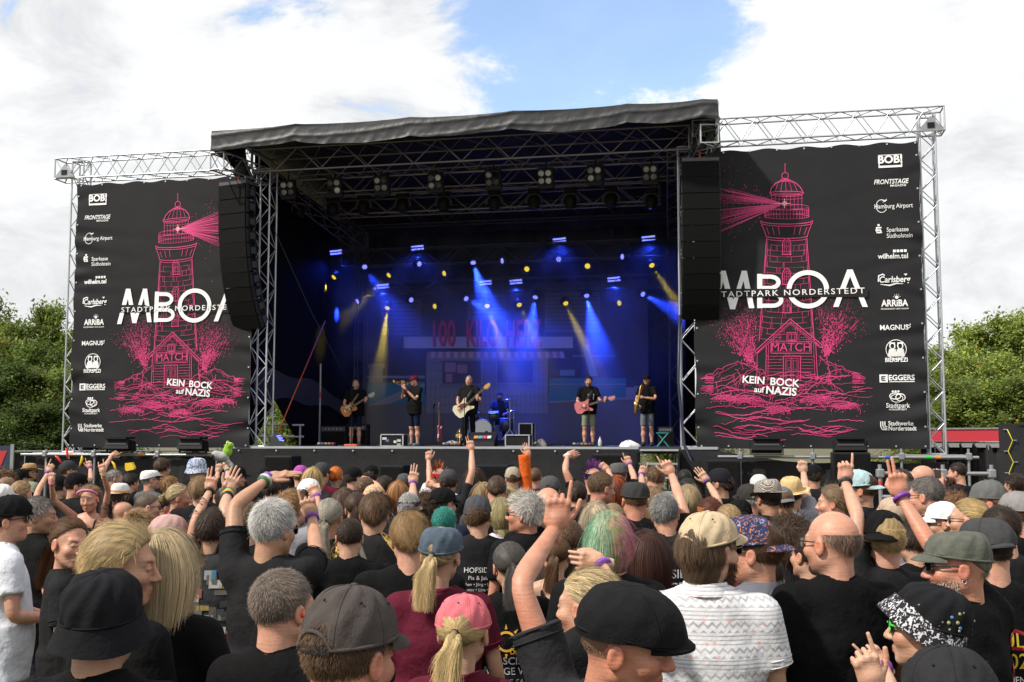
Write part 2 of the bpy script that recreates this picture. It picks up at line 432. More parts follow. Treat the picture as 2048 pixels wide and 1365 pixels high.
# wing towers and the trusses above the banners
truss('truss_tower', 'slim silver truss tower at the outer edge of the banner nearest the dark trees', (-11.1, .32, 1.72), (-11.1, .32, TT - .1), Y3, .34, .34, .36)
truss('truss_tower', 'slim silver truss tower beside the red trailer at the outer edge of the banner', (10.78, .32, 1.72), (10.78, .32, TT - .1), Y3, .34, .34, .36)
truss('truss_beam', 'silver horizontal truss over the banner whose lighthouse beam points right', (-11.75, .32, TT - .28), (-6.0, .32, TT - .28), Z3, .5, .56, .38)
truss('truss_beam', 'silver horizontal truss over the banner whose lighthouse beam points left', (5.4, .32, TT - .24), (11.15, .32, TT - .24), Z3, .5, .56, .38)
for u, lb in ((-11.42, 'grey triangular corner gusset at the left end of the wing truss'), (10.84, 'grey triangular corner gusset at the right end of the wing truss')):
    root = thing('corner_gusset', lb, 'bracket', STAGE @ Matrix.Translation((u, .02, TT - .55)))
    obj('plate', MB().prism([(-.3, 0), (.3, 0), (0, .36)], -.02, .02), M_STEEL, root)
    obj('window', MB().prism([(-.08, .07), (.08, .07), (.08, .2), (-.08, .2)], -.035, -.022), M_BLACK, root)
M_ROOFALU = mat('brownish_truss', (0.24, 0.21, 0.20), 0.5, 0.7, var=0.2, vscale=4); M_DARKTR = mat('shaded_truss', (.035, .035, .04), .6)  # roof metal browner; rear metal darkened to imitate shade inside the stage
# main stage towers
FT = [(-5.72, .35), (5.28, .35)]
truss('truss_tower', 'front silver stage tower beside the loudspeaker array with a curved lower end, guitarist side', (-5.72, .35, DECK), (-5.72, .35, 9.1), Y3, .46, .46, .5, r=.028)
truss('truss_tower', 'front silver stage tower behind the straight loudspeaker array, saxophonist side', (5.28, .35, DECK), (5.28, .35, 9.1), Y3, .46, .46, .5, r=.028)
truss('truss_tower', 'dark narrow rear stage tower at the edge of the backdrop behind the guitarist', (-5.25, 6.6, DECK), (-5.25, 6.6, 8.6), Y3, .3, .3, .42, r=.02, rb=.01, m=M_DARKTR)
truss('truss_tower', 'dark narrow rear stage tower at the edge of the backdrop behind the saxophonist', (4.55, 6.6, DECK), (4.55, 6.6, 8.6), Y3, .3, .3, .42, r=.02, rb=.01, m=M_DARKTR)
# roof trusses
truss('roof_truss', 'long front roof truss right under the hanging edge of the tarpaulin', (-5.7, .05, 9.16), (5.35, .05, 9.16), Z3, 1.1, .58, .62, r=.026, rb=.014, m=M_ROOFALU)
truss('roof_truss', 'roof truss further back that carries the row of moving lights', (-4.9, 3.0, 8.62), (4.4, 3.0, 8.62), Z3, .5, .5, .6, r=.022, rb=.012, m=M_ROOFALU)
truss('roof_truss', 'rear roof truss behind the upper row of blue strobe bars', (-5.4, 5.4, 7.55), (4.4, 5.4, 7.55), Z3, .4, .5, .6, r=.02, rb=.011, m=M_DARKTR, joined=True)
truss('roof_truss', 'lowest rear roof truss above the backdrop', (-5.2, 6.45, 6.75), (4.3, 6.45, 6.75), Z3, .35, .4, .6, r=.018, rb=.01, m=M_DARKTR, joined=True)
truss('roof_truss', 'dark middle roof truss between the blinders and the moving lights', (-5.2, 1.6, 8.95), (4.9, 1.6, 8.95), Z3, .45, .5, .5, r=.02, rb=.011, m=M_ROOFALU, joined=True)
truss('roof_truss', 'dark roof truss high above the middle of the stage', (-5.2, 4.3, 8.55), (4.6, 4.3, 8.55), Z3, .45, .5, .5, r=.02, rb=.011, m=M_DARKTR, joined=True)
truss('roof_truss', 'side roof truss running back from the guitarist side tower', (-5.45, .6, 8.95), (-5.3, 6.6, 8.3), Z3, .45, .5, .55, r=.02, rb=.012, m=M_ROOFALU)
truss('roof_truss', 'side roof truss running back from the saxophonist side tower', (5.0, .6, 8.95), (4.6, 6.6, 8.3), Z3, .45, .5, .55, r=.02, rb=.012, m=M_ROOFALU)
truss('roof_truss', 'short stub truss under the tarpaulin corner that carries the curved loudspeaker array', (-6.25, -1.35, 8.98), (-5.9, .6, 9.0), Z3, .4, .42, .4, r=.022, rb=.012, m=M_ALU)
truss('roof_truss', 'short stub truss under the tarpaulin corner that carries the straight loudspeaker array', (5.85, -1.35, 8.98), (5.5, .6, 9.0), Z3, .4, .42, .4, r=.022, rb=.012, m=M_ALU)

# roof tarpaulin: front edge hangs down in folds, roof runs back
def wav(u, s=0.0):
    return .5 * math.sin(2.1 * u + s) + .3 * math.sin(5.3 * u + 1.7 + s * 2) + .2 * math.sin(11.7 * u + .6 + s)
us = np.linspace(-6.34, 6.05, 260)
g = []
peaks = [-4.1, -1.2, 1.3, 4.0, 5.7]
for j, t in enumerate(np.linspace(0, 1, 16)):
    row = []
    for u in us:
        pk = max(math.exp(-abs(u - p) * 2.2) for p in peaks)
        fold = sum(math.sin((u - p) * 14 + 2) * math.exp(-abs(u - p) * 1.6) for p in peaks)
        w = 9.70 + .05 * pk - .006 * abs(wav(u)) - t * (.50 - .03 * math.sin(u * 1.25 + 1) - .05 * pk + .02 * wav(u, 3))
        rg = lambda x: (1 - abs(2 * (x % 1) - 1)) ** 4
        v = -1.5 - .02 * t - t * (.5 + .5 * pk) * (.03 * rg(u * .9 + .5 * t) + .02 * rg(u * 1.7 - .8 * t + .3) + .018 * rg(u * 2.9 + 1.1 * t)) - .03 * rg(t * 1.5 + u * .17 + .2)
        row.append((u, v, w))
    g.append(row)
top = [[(u, -1.5 + (8.9) * t, 9.70 + .05 * max(math.exp(-abs(u - p) * 2.2) for p in peaks) * (1 - t) - .006 * abs(wav(u)) * (1 - t) + .5 * t - 1.6 * t * t + .02 * wav(u, t * 9) * min(1, t * 3)) for u in us] for t in np.linspace(1, 0, 20)]
root = thing('roof_tarpaulin', 'large black creased tarpaulin roof whose front edge hangs over the stage', 'tarpaulin', STAGE)
obj('front_flap', MB().grid(g), M_TARP, root, smooth=True)
obj('roof_sheet', MB().grid(top), M_TARP, root, smooth=True)
def tri_flap(u0, s):
    gg = []
    for i, t in enumerate(np.linspace(0, 1, 14)):
        a = Vector((u0, -1.5 + 1.9 * t, 9.70 + .05 * t)); b = Vector((u0 - s * (.03 + .25 * t), -1.5 + 1.85 * t, 9.2 - .55 * min(1, t * 1.1) * (1 if s > 0 else .7)))
        gg.append([tuple(a.lerp(b, q) + Vector((.03 * math.sin(9 * t + 5 * q), 0, .02 * math.sin(7 * q + 8 * t)))) for q in np.linspace(0, 1, 8)])
    return MB().grid(gg)
obj('end_flap', tri_flap(-6.34, -1), M_TARP, root, smooth=True)
obj('end_flap', tri_flap(6.05, 1), M_TARP, root, smooth=True)
bk = MB()
bk.grid([[(u, 7.35 + .05 * math.sin(u * 9), w) for u in np.linspace(-5.9, 5.1, 120)] for w in (DECK, 9.2)])
tag(obj('back_drape', bk, M_DRAPE, None, None, STAGE, True), 'plain black pleated drape closing the rear of the stage', 'drape')
def side(u0, u1, notch):
    pts = [(.65, DECK)] + notch + [(7.3, DECK), (7.3, 8.75), (.65, 9.62)]
    v = [(u0 + (u1 - u0) * (y - .65) / 6.65, y, z) for y, z in pts] + [(u0 + (u1 - u0) * (y - .65) / 6.65 - .03, y, z) for y, z in pts]
    n = len(pts); m = MB(); m.add(v, [list(range(n)), list(range(2 * n - 1, n - 1, -1))] + [[i, i + n, (i + 1) % n + n, (i + 1) % n] for i in range(n)]); return m
tag(obj('side_drape', side(-6.15, -5.75, [(.8, DECK), (2.0, 3.15), (3.6, DECK)]), M_DRAPE, None, None, STAGE), 'black side drape with a triangular gap showing green trees', 'drape')
tag(obj('side_drape', side(5.75, 5.2, [(2.2, DECK), (2.4, 3.0), (3.1, 2.9), (3.4, DECK)]), M_DRAPE, None, None, STAGE), 'black side drape beside the saxophonist', 'drape')
sg = []
for t in np.linspace(0, 1, 8):
    sg.append([(-6.1 + .35 * q + .02 * math.sin(9 * q), .7 + 6 * q, 3.9 - .7 * q + .25 * math.sin(3.1 * q) - .9 * t * (1 - .5 * q) + .08 * math.sin(13 * q + 4 * t)) for q in np.linspace(0, 1, 26)])
tag(obj('sagging_cloth', MB().grid(sg), mat('dark_cloth', (.03, .03, .034), .45), None, None, STAGE, True), 'dark cloth sagging along the side wall above the triangular gap', 'cloth')

# deck, skirts, stairs
dk = MB(); dk.box((-6.3, 0, DECK - .16), (5.95, 7.6, DECK))
droot = thing('stage_deck', 'black stage floor with a bright metal front edge', 'stage', STAGE)
obj('floor_board', dk, M_DECK, droot)
obj('edge_rail', MB().box((-6.32, -.03, DECK - .055), (4.05, -.003, DECK + .006)), M_ALU, droot)
obj('edge_rail', MB().box((5.05, -.03, DECK - .055), (5.9, -.003, DECK + .006)), M_ALU, droot)
for u in np.arange(-6.0, 5.9, 1.5):
    for v in (.3, 3.5, 7.2): tube('leg', (u, v, 0), (u, v, DECK - .16), .03, M_STEEL, droot)
def skirt(u0, u1, w0, w1, v, amp=.03, sag=0.0, n=90):
    return MB().grid([[(u, v + amp * (wav(u * 1.9 + w * .5) + .5 * math.sin(u * 23)) * (1 - t * .8) - (.02 if t == 1 else 0), w - sag * math.sin((u - u0) / (u1 - u0) * 9) ** 2 * (t)) for u in np.linspace(u0, u1, n)] for t, w in zip(np.linspace(0, 1, 10), np.linspace(w0, w1, 10))])
sk = thing('stage_skirt', 'black cloth skirt with white eyelets hanging from the stage edge', 'skirt', STAGE)
obj('cloth', skirt(-6.35, 4.05, 0, DECK - .05, -.06, .02), M_SKIRT, sk, smooth=True)
EYE_M = MB().lathe([(.012, -.004), (.022, -.004), (.022, .004), (.012, .004)], 10, Matrix.Rotation(R(90), 4, 'X')).mesh('eyelet'); EYE_M.materials.append(M_ALU)
for u in np.arange(-6.1, 4.0, 1.02): obj('eyelet', EYE_M, None, sk, None, Matrix.Translation((u, -.1, DECK - .1)))
st = thing('stage_steps', 'black steps with pale metal treads leading up to the stage', 'steps', STAGE @ Matrix.Translation((4.05, 0, 0)))
obj('side_plate', MB().box((.0, -1.9, 0), (.04, -.03, .5)).box((.0, -.9, .5), (.04, -.03, DECK - .12)), M_BLACK, st)
obj('side_plate', MB().box((.96, -1.9, 0), (1.0, -.03, .5)).box((.96, -.9, .5), (1.0, -.03, DECK - .12)), M_BLACK, st)
for i in range(5):
    obj('tread', MB().box((.05, -.28 - .3 * i, DECK - .05 - .31 * (i) - .03), (.95, -.02 - .3 * i, DECK - .05 - .31 * i)), M_BLACK, st)
    obj('nosing', MB().box((.05, -.30 - .3 * i, DECK - .09 - .31 * i), (.95, -.283 - .3 * i, DECK - .045 - .31 * i)), M_ALU, st)
sk2 = thing('stage_skirt', 'black cloth sloping down from the stage corner beside the steps', 'skirt', STAGE)
obj('cloth', skirt(5.06, 10.9, 0, DECK - .3, -.42, .05, .05), M_SKIRT, sk2, smooth=True)
obj('corner_cloth', MB().add([(5.05, -.08, DECK - .06), (6.0, -.08, DECK - .1), (8.6, -.34, DECK - .5), (8.6, -.36, .3), (5.05, -.12, .1)], [[0, 1, 2, 3, 4]]), M_SKIRT, sk2)
sk3 = thing('stage_skirt', 'black creased cloth hanging below the banner at the left wing', 'skirt', STAGE)
obj('cloth', skirt(-11.6, -6.36, 0, DECK - .28, -.42, .06, .05), M_SKIRT, sk3, smooth=True)

# ------------------------------------------------------------------ banners
AXR, AXL = on(1573, 700)[0], on(352, 700)[0]
def c7(p):
    """print layout of the right banner -> metres from the lighthouse axis, height"""
    u, w = on(1330 + p[0] / 1.845, 180 + p[1] / 1.845, 0.0)
    return u - AXR, w
def draw_lighthouse(seed):
    q = random.Random(seed); pr, hot = Print(), Print(); LW = 2.6
    line0 = pr.line; pr.line = lambda p, w, closed=False: line0(p, np.asarray(w) * .64, closed)
    X = 449
    def ell(cx, cy, rx, ry, w=LW, a0=0, a1=360): pr.ring(cx, cy, rx, w, 26, ry, a0, a1)
    pr.line([(X - 6, 272), (X - 6, 306)], 3.5); ell(X - 6, 318, 12, 12, 4); ell(X - 6, 333, 16, 6)
    dome = [(X - 62, 381), (X - 56, 362), (X - 40, 345), (X - 20, 335), (X - 4, 332), (X + 14, 335), (X + 34, 345), (X + 50, 360), (X + 60, 378)]
    pr.line(dome, 5)
    for k in (-.65, -.32, 0, .35, .68): pr.line([(X - 4, 332), (X - 4 + k * 44, 345), (X - 2 + k * 62, 378)], 2.6)
    ell(X, 382, 63, 7, 4); ell(X, 388, 58, 6)
    for k in range(9):
        x = X - 56 + k * 14; pr.line([(x, 388), (x, 446)], 3 if k in (0, 8) else 2)
    for y in (402, 424, 442): pr.line([(X - 56, y), (X, y + 4), (X + 56, y)], 2)
    for y, rx in ((432, 80), (450, 83), (468, 83)): ell(X, y, rx, 9, 2.6, 180, 360); ell(X, y, rx, 9, 1.6, 0, 180)
    for k in range(21):
        a = math.pi * k / 20; x = X - 82 * math.cos(a); y = 432 - 9 * math.sin(a) + 2; pr.line([(x, 434 + 9 * math.sin(a)), (x, 470 + 9 * math.sin(a))], 2)
    ell(X, 484, 95, 12, 5, 0, 180); ell(X, 492, 95, 12, 4, 0, 180); pr.line([(X - 95, 482), (X - 95, 494)], 4); pr.line([(X + 95, 482), (X + 95, 494)], 4)
    for s in (-1, 1):
        pr.line([(X + s * 92, 498), (X + s * 82, 520), (X + s * 75, 545)], 4)
        for k in (.35, .6, .85): pr.line([(X + s * k * 88, 505 + 4 * k), (X + s * k * 76, 535)], 3); 
    ell(X, 540, 75, 9, 4, 0, 180); ell(X, 549, 73, 9, 3, 0, 180)
    hw = lambda y: 74 + (y - 545) * .072
    for s in (-1, 1):
        pr.line([(X + s * hw(y), y) for y in range(548, 940, 20)], 4.5); pr.line([(X + s * (hw(y) - 5), y) for y in range(552, 930, 20)], 1.6)
    y = 566
    while y < 930:
        pts = [(X + hw(y) * math.cos(a), y + 10 * math.sin(a)) for a in np.linspace(math.pi, 0, 15)]
        a = q.randint(0, 3); b = 15 - q.randint(0, 3)
        pr.line(pts[a:a + 6], 2.0); pr.line(pts[b - 7:b], 2.0)
        if q.random() < .7: pr.line(pts[5:11], 1.8)
        for k in range(7):
            th = q.uniform(.15, 2.99); x = X + hw(y) * math.cos(th); yy = y + 10 * math.sin(th); pr.line([(x, yy), (x, yy + 19)], 1.8)
        y += 20.5
    for wy, wx in ((580, X), (690, X), (795, X + 2)):
        pr.line([(wx - 15, wy + 26), (wx - 15, wy - 14), (wx - 9, wy - 26), (wx, wy - 31), (wx + 9, wy - 26), (wx + 15, wy - 14), (wx + 15, wy + 26)], 4)
        pr.line([(wx - 9, wy + 24), (wx - 9, wy - 14), (wx, wy - 23), (wx + 9, wy - 14), (wx + 9, wy + 24)], 2.4)
        pr.line([(wx, wy - 22), (wx, wy + 24)], 2.2); pr.line([(wx - 9, wy), (wx + 9, wy)], 2); pr.seg([(wx - 18, wy + 28), (wx + 18, wy + 28)], 5)
    # keeper's hut
    ap = (462, 846)
    for o, w in ((0, 5), (9, 3), (15, 2.5)): pr.seg([(330 + o, 966 + o * .3), (ap[0], ap[1] + o * 1.2), (580 - o, 942 + o * .3)], w)
    pr.seg([(330, 966), (337, 974), (375, 936)], 4); pr.seg([(580, 942), (574, 952), (552, 930)], 4)
    pr.seg([(374, 946), (372, 1050)], 4); pr.seg([(382, 940), (380, 1052)], 2.5); pr.seg([(556, 936), (563, 1072)], 4); pr.seg([(548, 936), (554, 1070)], 2.5)
    pr.seg([(340, 968), (340, 1030)], 3)
    for k in range(17):
        yy = 880 + k * 11.5; e = min(90, max(10, (yy - 850) * .95))
        l, r = 462 - e, 462 + e
        if 925 < yy < 978: continue
        for a, b in ((l, 440 if yy > 980 or yy < 926 else l), (496 if yy > 980 or yy < 926 else r, r)):
            if b - a > 6: pr.line([(a + q.uniform(0, 8), yy), (b - q.uniform(0, 10), yy)], 1.9)
    pr.seg([(450, 896), (484, 896), (484, 926), (450, 926), (450, 896)], 4); pr.seg([(456, 901), (478, 901), (478, 922), (456, 922), (456, 901)], 2.2); pr.seg([(467, 901), (467, 922)], 3)
    pr.seg([(391, 930), (540, 930), (540, 973), (391, 973), (391, 930)], 3.5); pr.seg([(396, 935), (535, 935), (535, 968), (396, 968), (396, 935)], 1.8)
    v, f = text2d('MATCH', 44, .0, sx=.98); pr.add(np.stack([v[:, 0] + 465, 951 - v[:, 1]], 1), f)
    pr.seg([(437, 1072), (437, 983), (500, 983), (500, 1072)], 4.5); pr.seg([(445, 1072), (445, 991), (492, 991), (492, 1072)], 2.2); pr.seg([(468, 991), (468, 1070)], 3)
    for a, b in ((450, 463), (474, 487)):
        pr.seg([(a, 998), (b, 998), (b, 1032), (a, 1032), (a, 998)], 2); pr.seg([(a, 1038), (b, 1038), (b, 1066), (a, 1066), (a, 1038)], 2)
    pr.seg([(430, 1074), (507, 1074)], 4)
    # rocks: broken outlines on both sides
    def jag(p, q_, n, amp, w):
        pts = [(p[0] + (q_[0] - p[0]) * t + q.uniform(-amp, amp), p[1] + (q_[1] - p[1]) * t + q.uniform(-amp, amp)) for t in np.linspace(0, 1, n)]; pr.line(pts, w)
    for a, b in (((150, 1055), (270, 1000)), ((270, 1000), (372, 1040)), ((230, 1090), (340, 1020)), ((300, 1085), (372, 1045)), ((260, 1030), (300, 1090)), ((330, 1000), (345, 1090)), ((380, 1060), (520, 1095)), ((480, 1100), (570, 1055)), ((565, 985), (640, 1020)), ((640, 1020), (740, 1060)), ((560, 1060), (650, 1030)), ((600, 1000), (610, 1085)), ((500, 1120), (590, 1060)), ((590, 1060), (660, 1120)), ((380, 1130), (480, 1100)), ((410, 1150), (500, 1130)), ((540, 1150), (640, 1110)), ((180, 1080), (260, 1050)), ((345, 1095), (430, 1075))):
        jag(a, b, 11, 5, 3.2); jag((a[0] + 5, a[1] + 9), (b[0] - 4, b[1] + 9), 8, 5, 1.8)
        for k in range(3):
            t = q.random(); x, yy = a[0] + (b[0] - a[0]) * t, a[1] + (b[1] - a[1]) * t; jag((x, yy), (x + q.uniform(-25, 25), yy + q.uniform(15, 45)), 6, 4, 1.8)
    # spray thrown up on both sides
    for s, bx, by in ((-1, 318, 1010), (1, 592, 985)):
        for k in range(1300):
            r = q.random() ** .8 * (170 + 90 * q.random()); a = R(90 - s * q.uniform(-16, 62) * (.4 + .6 * q.random())); c = bx + math.cos(a) * r + q.gauss(0, 7); d = by - math.sin(a) * r + q.gauss(0, 6)
            z = q.uniform(.6, 1.9) * (1.3 - r / 260); pr.disc(c, d, z, 5, z * q.uniform(.8, 2.2))
        for k in range(70):
            a = R(90 - s * q.uniform(-10, 48)); r0 = q.uniform(0, 150); r1 = r0 + q.uniform(12, 40)
            pr.line([(bx + math.cos(a) * r0, by - math.sin(a) * r0), (bx + math.cos(a) * (r0 + r1) / 2 + 2, by - math.sin(a) * (r0 + r1) / 2), (bx + math.cos(a) * r1, by - math.sin(a) * r1)], [.8, 2.2, .6])
        for k in range(60): pr.disc(bx - s * q.uniform(-60, 150) , by + q.uniform(-60, 30), q.uniform(.7, 1.8), 5)
    # sea
    for k in range(66):
        y0 = q.uniform(1050, 1285); sp = 1 - abs(y0 - 1130) / 260; x0 = q.uniform(120, 640 if y0 < 1230 else 520) + (40 if y0 > 1240 else 0); ln = q.uniform(60, 210)
        n = int(ln / 7); ph = q.uniform(0, 6); am = q.uniform(4, 13)
        pts = [(x0 + ln * t, y0 + am * math.sin(t * 4.5 + ph) + q.uniform(-2.2, 2.2)) for t in np.linspace(0, 1, n)]
        pts = [p for p in pts if 118 < p[0] < 768]
        if len(pts) > 3: pr.line(pts, [1.2] + [q.uniform(2.0, 4.2)] * (len(pts) - 2) + [.8])
    for cx, cy, r in ((300, 1165, 62), (560, 1165, 58), (420, 1195, 46), (660, 1185, 50), (220, 1150, 40)):
        for k in range(9):
            rr = r * (1 - k * .085); a0 = q.uniform(150, 200); pr.line([(cx + rr * math.cos(R(a)) * 1.25 + q.uniform(-2, 2), cy - rr * .62 * math.sin(R(a)) + q.uniform(-2, 2)) for a in np.linspace(a0, q.uniform(-25, 40), 15)], [.8] + [2.6] * 13 + [.8])
        for k in range(90): pr.disc(cx + q.gauss(0, r * .8), cy - r * .5 + q.gauss(0, 16), q.uniform(.8, 2.4), 5)
    for s, x in ((-1, 150), (1, 690)):
        for k in range(26):
            y0 = q.uniform(1045, 1120); l = q.uniform(30, 90); pr.line([(x - s * 0 + t * l * (-1 if s < 0 else 1) * .6 + (30 if s < 0 else 0), y0 + q.uniform(-2, 2)) for t in np.linspace(0, 1, 9)], [.6] + [2.4] * 7 + [.6])
    # light beam
    for k in range(46):
        a = R(180 + q.uniform(-25, 17)); r1 = q.uniform(150, 330); r0 = q.uniform(12, 40)
        pr.line([(X - 8 + math.cos(a) * r, 420 + math.sin(a) * r * 1.0) for r in (r0, (r0 + r1) / 2, r1)], [3.4, 2.4, .9])
    for k in range(330):
        a = R(180 + q.gauss(-2, 17)); r = q.uniform(60, 330); z = q.uniform(.8, 1.9); pr.disc(X - 8 + math.cos(a) * r, 420 + math.sin(a) * r, z, 5)
    hot.disc(X - 8, 420, 9, 8); hot.line([(X - 60, 420), (X - 8, 421), (X + 16, 420)], [.5, 5, .5]); hot.line([(X - 8, 402), (X - 8, 438)], 3)
    return pr, hot
def banner(name, label, u0, u1, axis, mirror, logo_x, seed):
    w0, w1 = 1.84, 8.92
    wr = random.Random(seed)
    cr = [(wr.choice((0, 1)), wr.uniform(.05, .95), wr.uniform(-.35, .35), wr.uniform(.2, .5)) for _ in range(26)]
    def fold(u, w):
        s, t = (np.asarray(u) - u0) / (u1 - u0), (np.asarray(w) - w0) / (w1 - w0)
        z = .03 * np.sin(5 * s + 2 * t) * (1 - t)
        for e, c, sl, ln in cr:                                   # creases running in from the edge fixings
            d = s if e == 0 else 1 - s
            dd = (t - c - sl * d) * (w1 - w0); amp = .035 * np.exp(-d / ln * 2.5) * (1.4 - t)
            z = z + amp * np.exp(-(dd / .13) ** 2) - amp * .7 * np.exp(-((dd - .2) / .16) ** 2)
        z = z + .05 * np.exp(-t * 9) * np.sin(s * 17 + 3 * t)
        return z
    def lay(off):
        return lambda v: np.stack([v[:, 0], fold(v[:, 0], v[:, 1]) - off, v[:, 1]], 1)
    root = thing(name, label, 'banner', STAGE)
    nu, nw = 90, 120
    sc = lambda t, s: .03 * math.sin(s * 40) ** 2 * t ** 40
    obj('cloth', MB().grid([[(u + .02 * math.sin(w * 4) * (1 if abs(u - u0) < .01 or abs(u - u1) < .01 else 0), float(fold(u, w)), w - .05 * (math.sin((u - u0) * 3.6) ** 2) * ((w - w0) / (w1 - w0)) ** 30) for u in np.linspace(u0, u1, nu)] for w in np.linspace(w0, w1, nw)]), M_BANNER, root, smooth=True)
    pr, hot = draw_lighthouse(seed)
    s = -1 if mirror else 1
    mp_ = lambda v: np.array([(axis + s * (c7(p)[0]), c7(p)[1]) for p in v])
    def conv(pq):
        allv = np.concatenate(pq.v); uu = mp_(allv); pq.v = [uu]
        return pq
    if mirror:                                                     # letters must still read forwards
        pass
    def clip(pq):
        v = pq.v[0]; pq.f = [f for f in pq.f if all(u0 + .05 < v[i][0] < u1 - .05 for i in f)]; return pq
    if mirror:                                                     # swap the mirrored MATCH for one that reads
        tv, tf = text2d('MATCH', 44, .0, sx=.98); nv = len(tv)
        key = np.stack([tv[:, 0] + 465, 951 - tv[:, 1]], 1)
        for i, blk in enumerate(pr.v):
            if len(blk) == nv and np.allclose(blk, key): pr.v[i] = np.stack([433 + 2 * 16 - tv[:, 0], 951 - tv[:, 1]], 1)
    obj('lighthouse_print', clip(conv(pr)).mb(lay(.012)), M_PINK, root)
    obj('lamp_flare_print', conv(hot).mb(lay(.018)), M_PINKHOT, root)
    # big letters, placed from the axis in layout units (not mirrored)
    T = Print()
    A = lambda x, y: (axis + c7((x, y))[0], c7((x, y))[1])
    def bar(p, q, wd):
        h = wd / 2; T.poly([A(p[0] - h, p[1]), A(p[0] + h, p[1]), A(q[0] + h, q[1]), A(q[0] - h, q[1])])
    top_, bot = 668, 806; wd = 20
    bar((214, top_), (179, bot + 8), wd); bar((214, top_), (250, bot + 4), wd); bar((292, top_), (250, bot + 4), wd - 3); bar((292, top_), (320, bot), wd)
    def strip(pts, w):
        p = np.array([A(*q) for q in pts]); T.line(p, w)
    k = abs(A(100, 0)[0] - A(0, 0)[0]) / 100
    T.poly([A(340, 680), A(359, 680), A(359, 806), A(340, 806)])
    for cy, r, e in ((711, 31, 412), (776, 31, 422)):
        strip([(352, cy - r + 10)] + [(e - 24 + r * math.cos(a), cy + (r - 10) * math.sin(a)) for a in np.linspace(-math.pi / 2, math.pi / 2, 12)] + [(352, cy + r - 10)], 15 * k)
    strip([(527 + 69 * math.cos(a), 737 + 62 * math.sin(a)) for a in np.linspace(0, 2 * math.pi, 40)], 17 * k)
    bar((682, top_ - 4), (630, bot - 4), wd); bar((682, top_ - 4), (738, bot - 4), wd)
    obj('lettering', T.mb(lay(.022)), M_WHITE, root)
    B_ = Print(); B_.poly([A(172, 735), A(748, 735), A(748, 766), A(172, 766)])
    obj('letter_band', B_.mb(lay(.030)), M_BANNER, root)
    S_ = Print(); x, y = A(458, 750); wd_ = A(728, 0)[0] - A(188, 0)[0]
    v, f = text2d('STADTPARK NORDERSTEDT', 1, .004, space=1.25); S_.add(v * np.array((wd_ / np.ptp(v[:, 0]), .19)) + np.array((x - 0, y)), f)
    obj('lettering', S_.mb(lay(.038)), M_WHITE, root)
    K_ = Print(); x, y = (A(382, 1079) if not mirror else A(513, 1064))
    for t_, dx, dy, sz, bo in (('KEIN', -.34, .048, .24, .022), ('BOCK', .36, -.015, .24, .022), ('auf', -.22, -.175, .19, .018), ('NAZIS', .28, -.215, .25, .027)):
        K_ = Print(); K_.text(t_, x + dx, y + dy, sz, bo, rot=-5); obj('lettering', K_.mb(lay(.022)), M_WHITE, root)
    # sponsor column
    x0 = logo_x; LG = []
    class _G:
        def __getattr__(s, k): return getattr(LG[-1], k)
    G = _G()
    hy = lambda cy: c7((449, cy))[1]
    LG.append(Print()); y = hy(280); G.rect(x0 - .26, y - .02 - .13, x0 - .235, y + .13); G.rect(x0 + .235, y - .15, x0 + .26, y + .13); G.text('BOB!', x0, y + .02, .25, .035); G.rect(x0 - .26, y - .165, x0 + .26, y - .115); G.rect(x0 - .26, y + .125, x0 + .26, y + .14)
    LG.append(Print()); y = hy(360); G.text('FRONTSTAGE', x0, y + .02, .155, .02, shear=.25, sx=.78); G.text('MAGAZINE', x0 + .16, y - .075, .07, .012)
    LG.append(Print()); y = hy(444); G.text('Hamburg Airport', x0 + .04, y - .01, .15, .004, sx=.8); G.ring(x0 - .22, y, .12, .014, 18, .15, 60, 330); G.poly([(x0 - .2, y + .08), (x0 - .1, y + .17), (x0 - .12, y + .11)]); G.poly([(x0 - .24, y + .12), (x0 - .08, y + .125), (x0 - .15, y + .14)])
    LG.append(Print()); y = hy(541); G.text('Sparkasse', x0 - .13, y + .06, .145, .003, align='LEFT', sx=.85); G.text('Südholstein', x0 - .13, y - .08, .145, .003, align='LEFT', sx=.85)
    for dy, d in ((.12, .0), (.065, -.01), (.01, .01)): G.rect(x0 - .36 + d, y + dy - .018, x0 - .24 + d, y + dy + .018)
    G.disc(x0 - .30, y + .18, .028, 8); G.rect(x0 - .36, y + .03, x0 - .33, y + .12); G.rect(x0 - .27, y, x0 - .24, y + .06)
    LG.append(Print()); y = hy(624); G.text('wilhelm.tel', x0, y - .02, .165, .022, sx=.92)
    for i in range(4): G.rect(x0 + .0 + i * .08, y + .07, x0 + .06 + i * .08, y + .13)
    LG.append(Print()); y = hy(712); G.text('Carlsberg', x0 + .01, y, .2, .018, shear=.12, sx=.86); G.line([(x0 - .34, y - .04), (x0 - .33, y + .1), (x0 - .24, y + .13), (x0 - .2, y + .1)], .03); G.line([(x0 - .3, y - .1), (x0 - .1, y - .13), (x0 + .05, y - .09), (x0 + .2, y - .1)], [.01, .035, .03, .008]); G.poly([(x0 + .22, y + .13), (x0 + .3, y + .13), (x0 + .26, y + .08)])
    LG.append(Print()); y = hy(798); G.text('ARRiBA', x0, y, .21, .028, sx=.82); G.disc(x0 + .05, y + .14, .04, 10); G.text('ERLEBNISBAD UND SAUNA', x0, y - .125, .05, .004)
    for a in range(5): G.disc(x0 + .05 + .07 * math.cos(a * .7 + .2), y + .14 + .07 * math.sin(a * .7 + .2), .01, 5)
    LG.append(Print()); y = hy(886); G.text('MAGNUS', x0 - .03, y, .165, .02, sx=.92); G.ring(x0 + .29, y + .02, .03, .012, 10); G.disc(x0 + .32, y + .07, .014, 6)
    LG.append(Print()); y = hy(968); G.ring(x0, y + .02, .22, .016, 30)
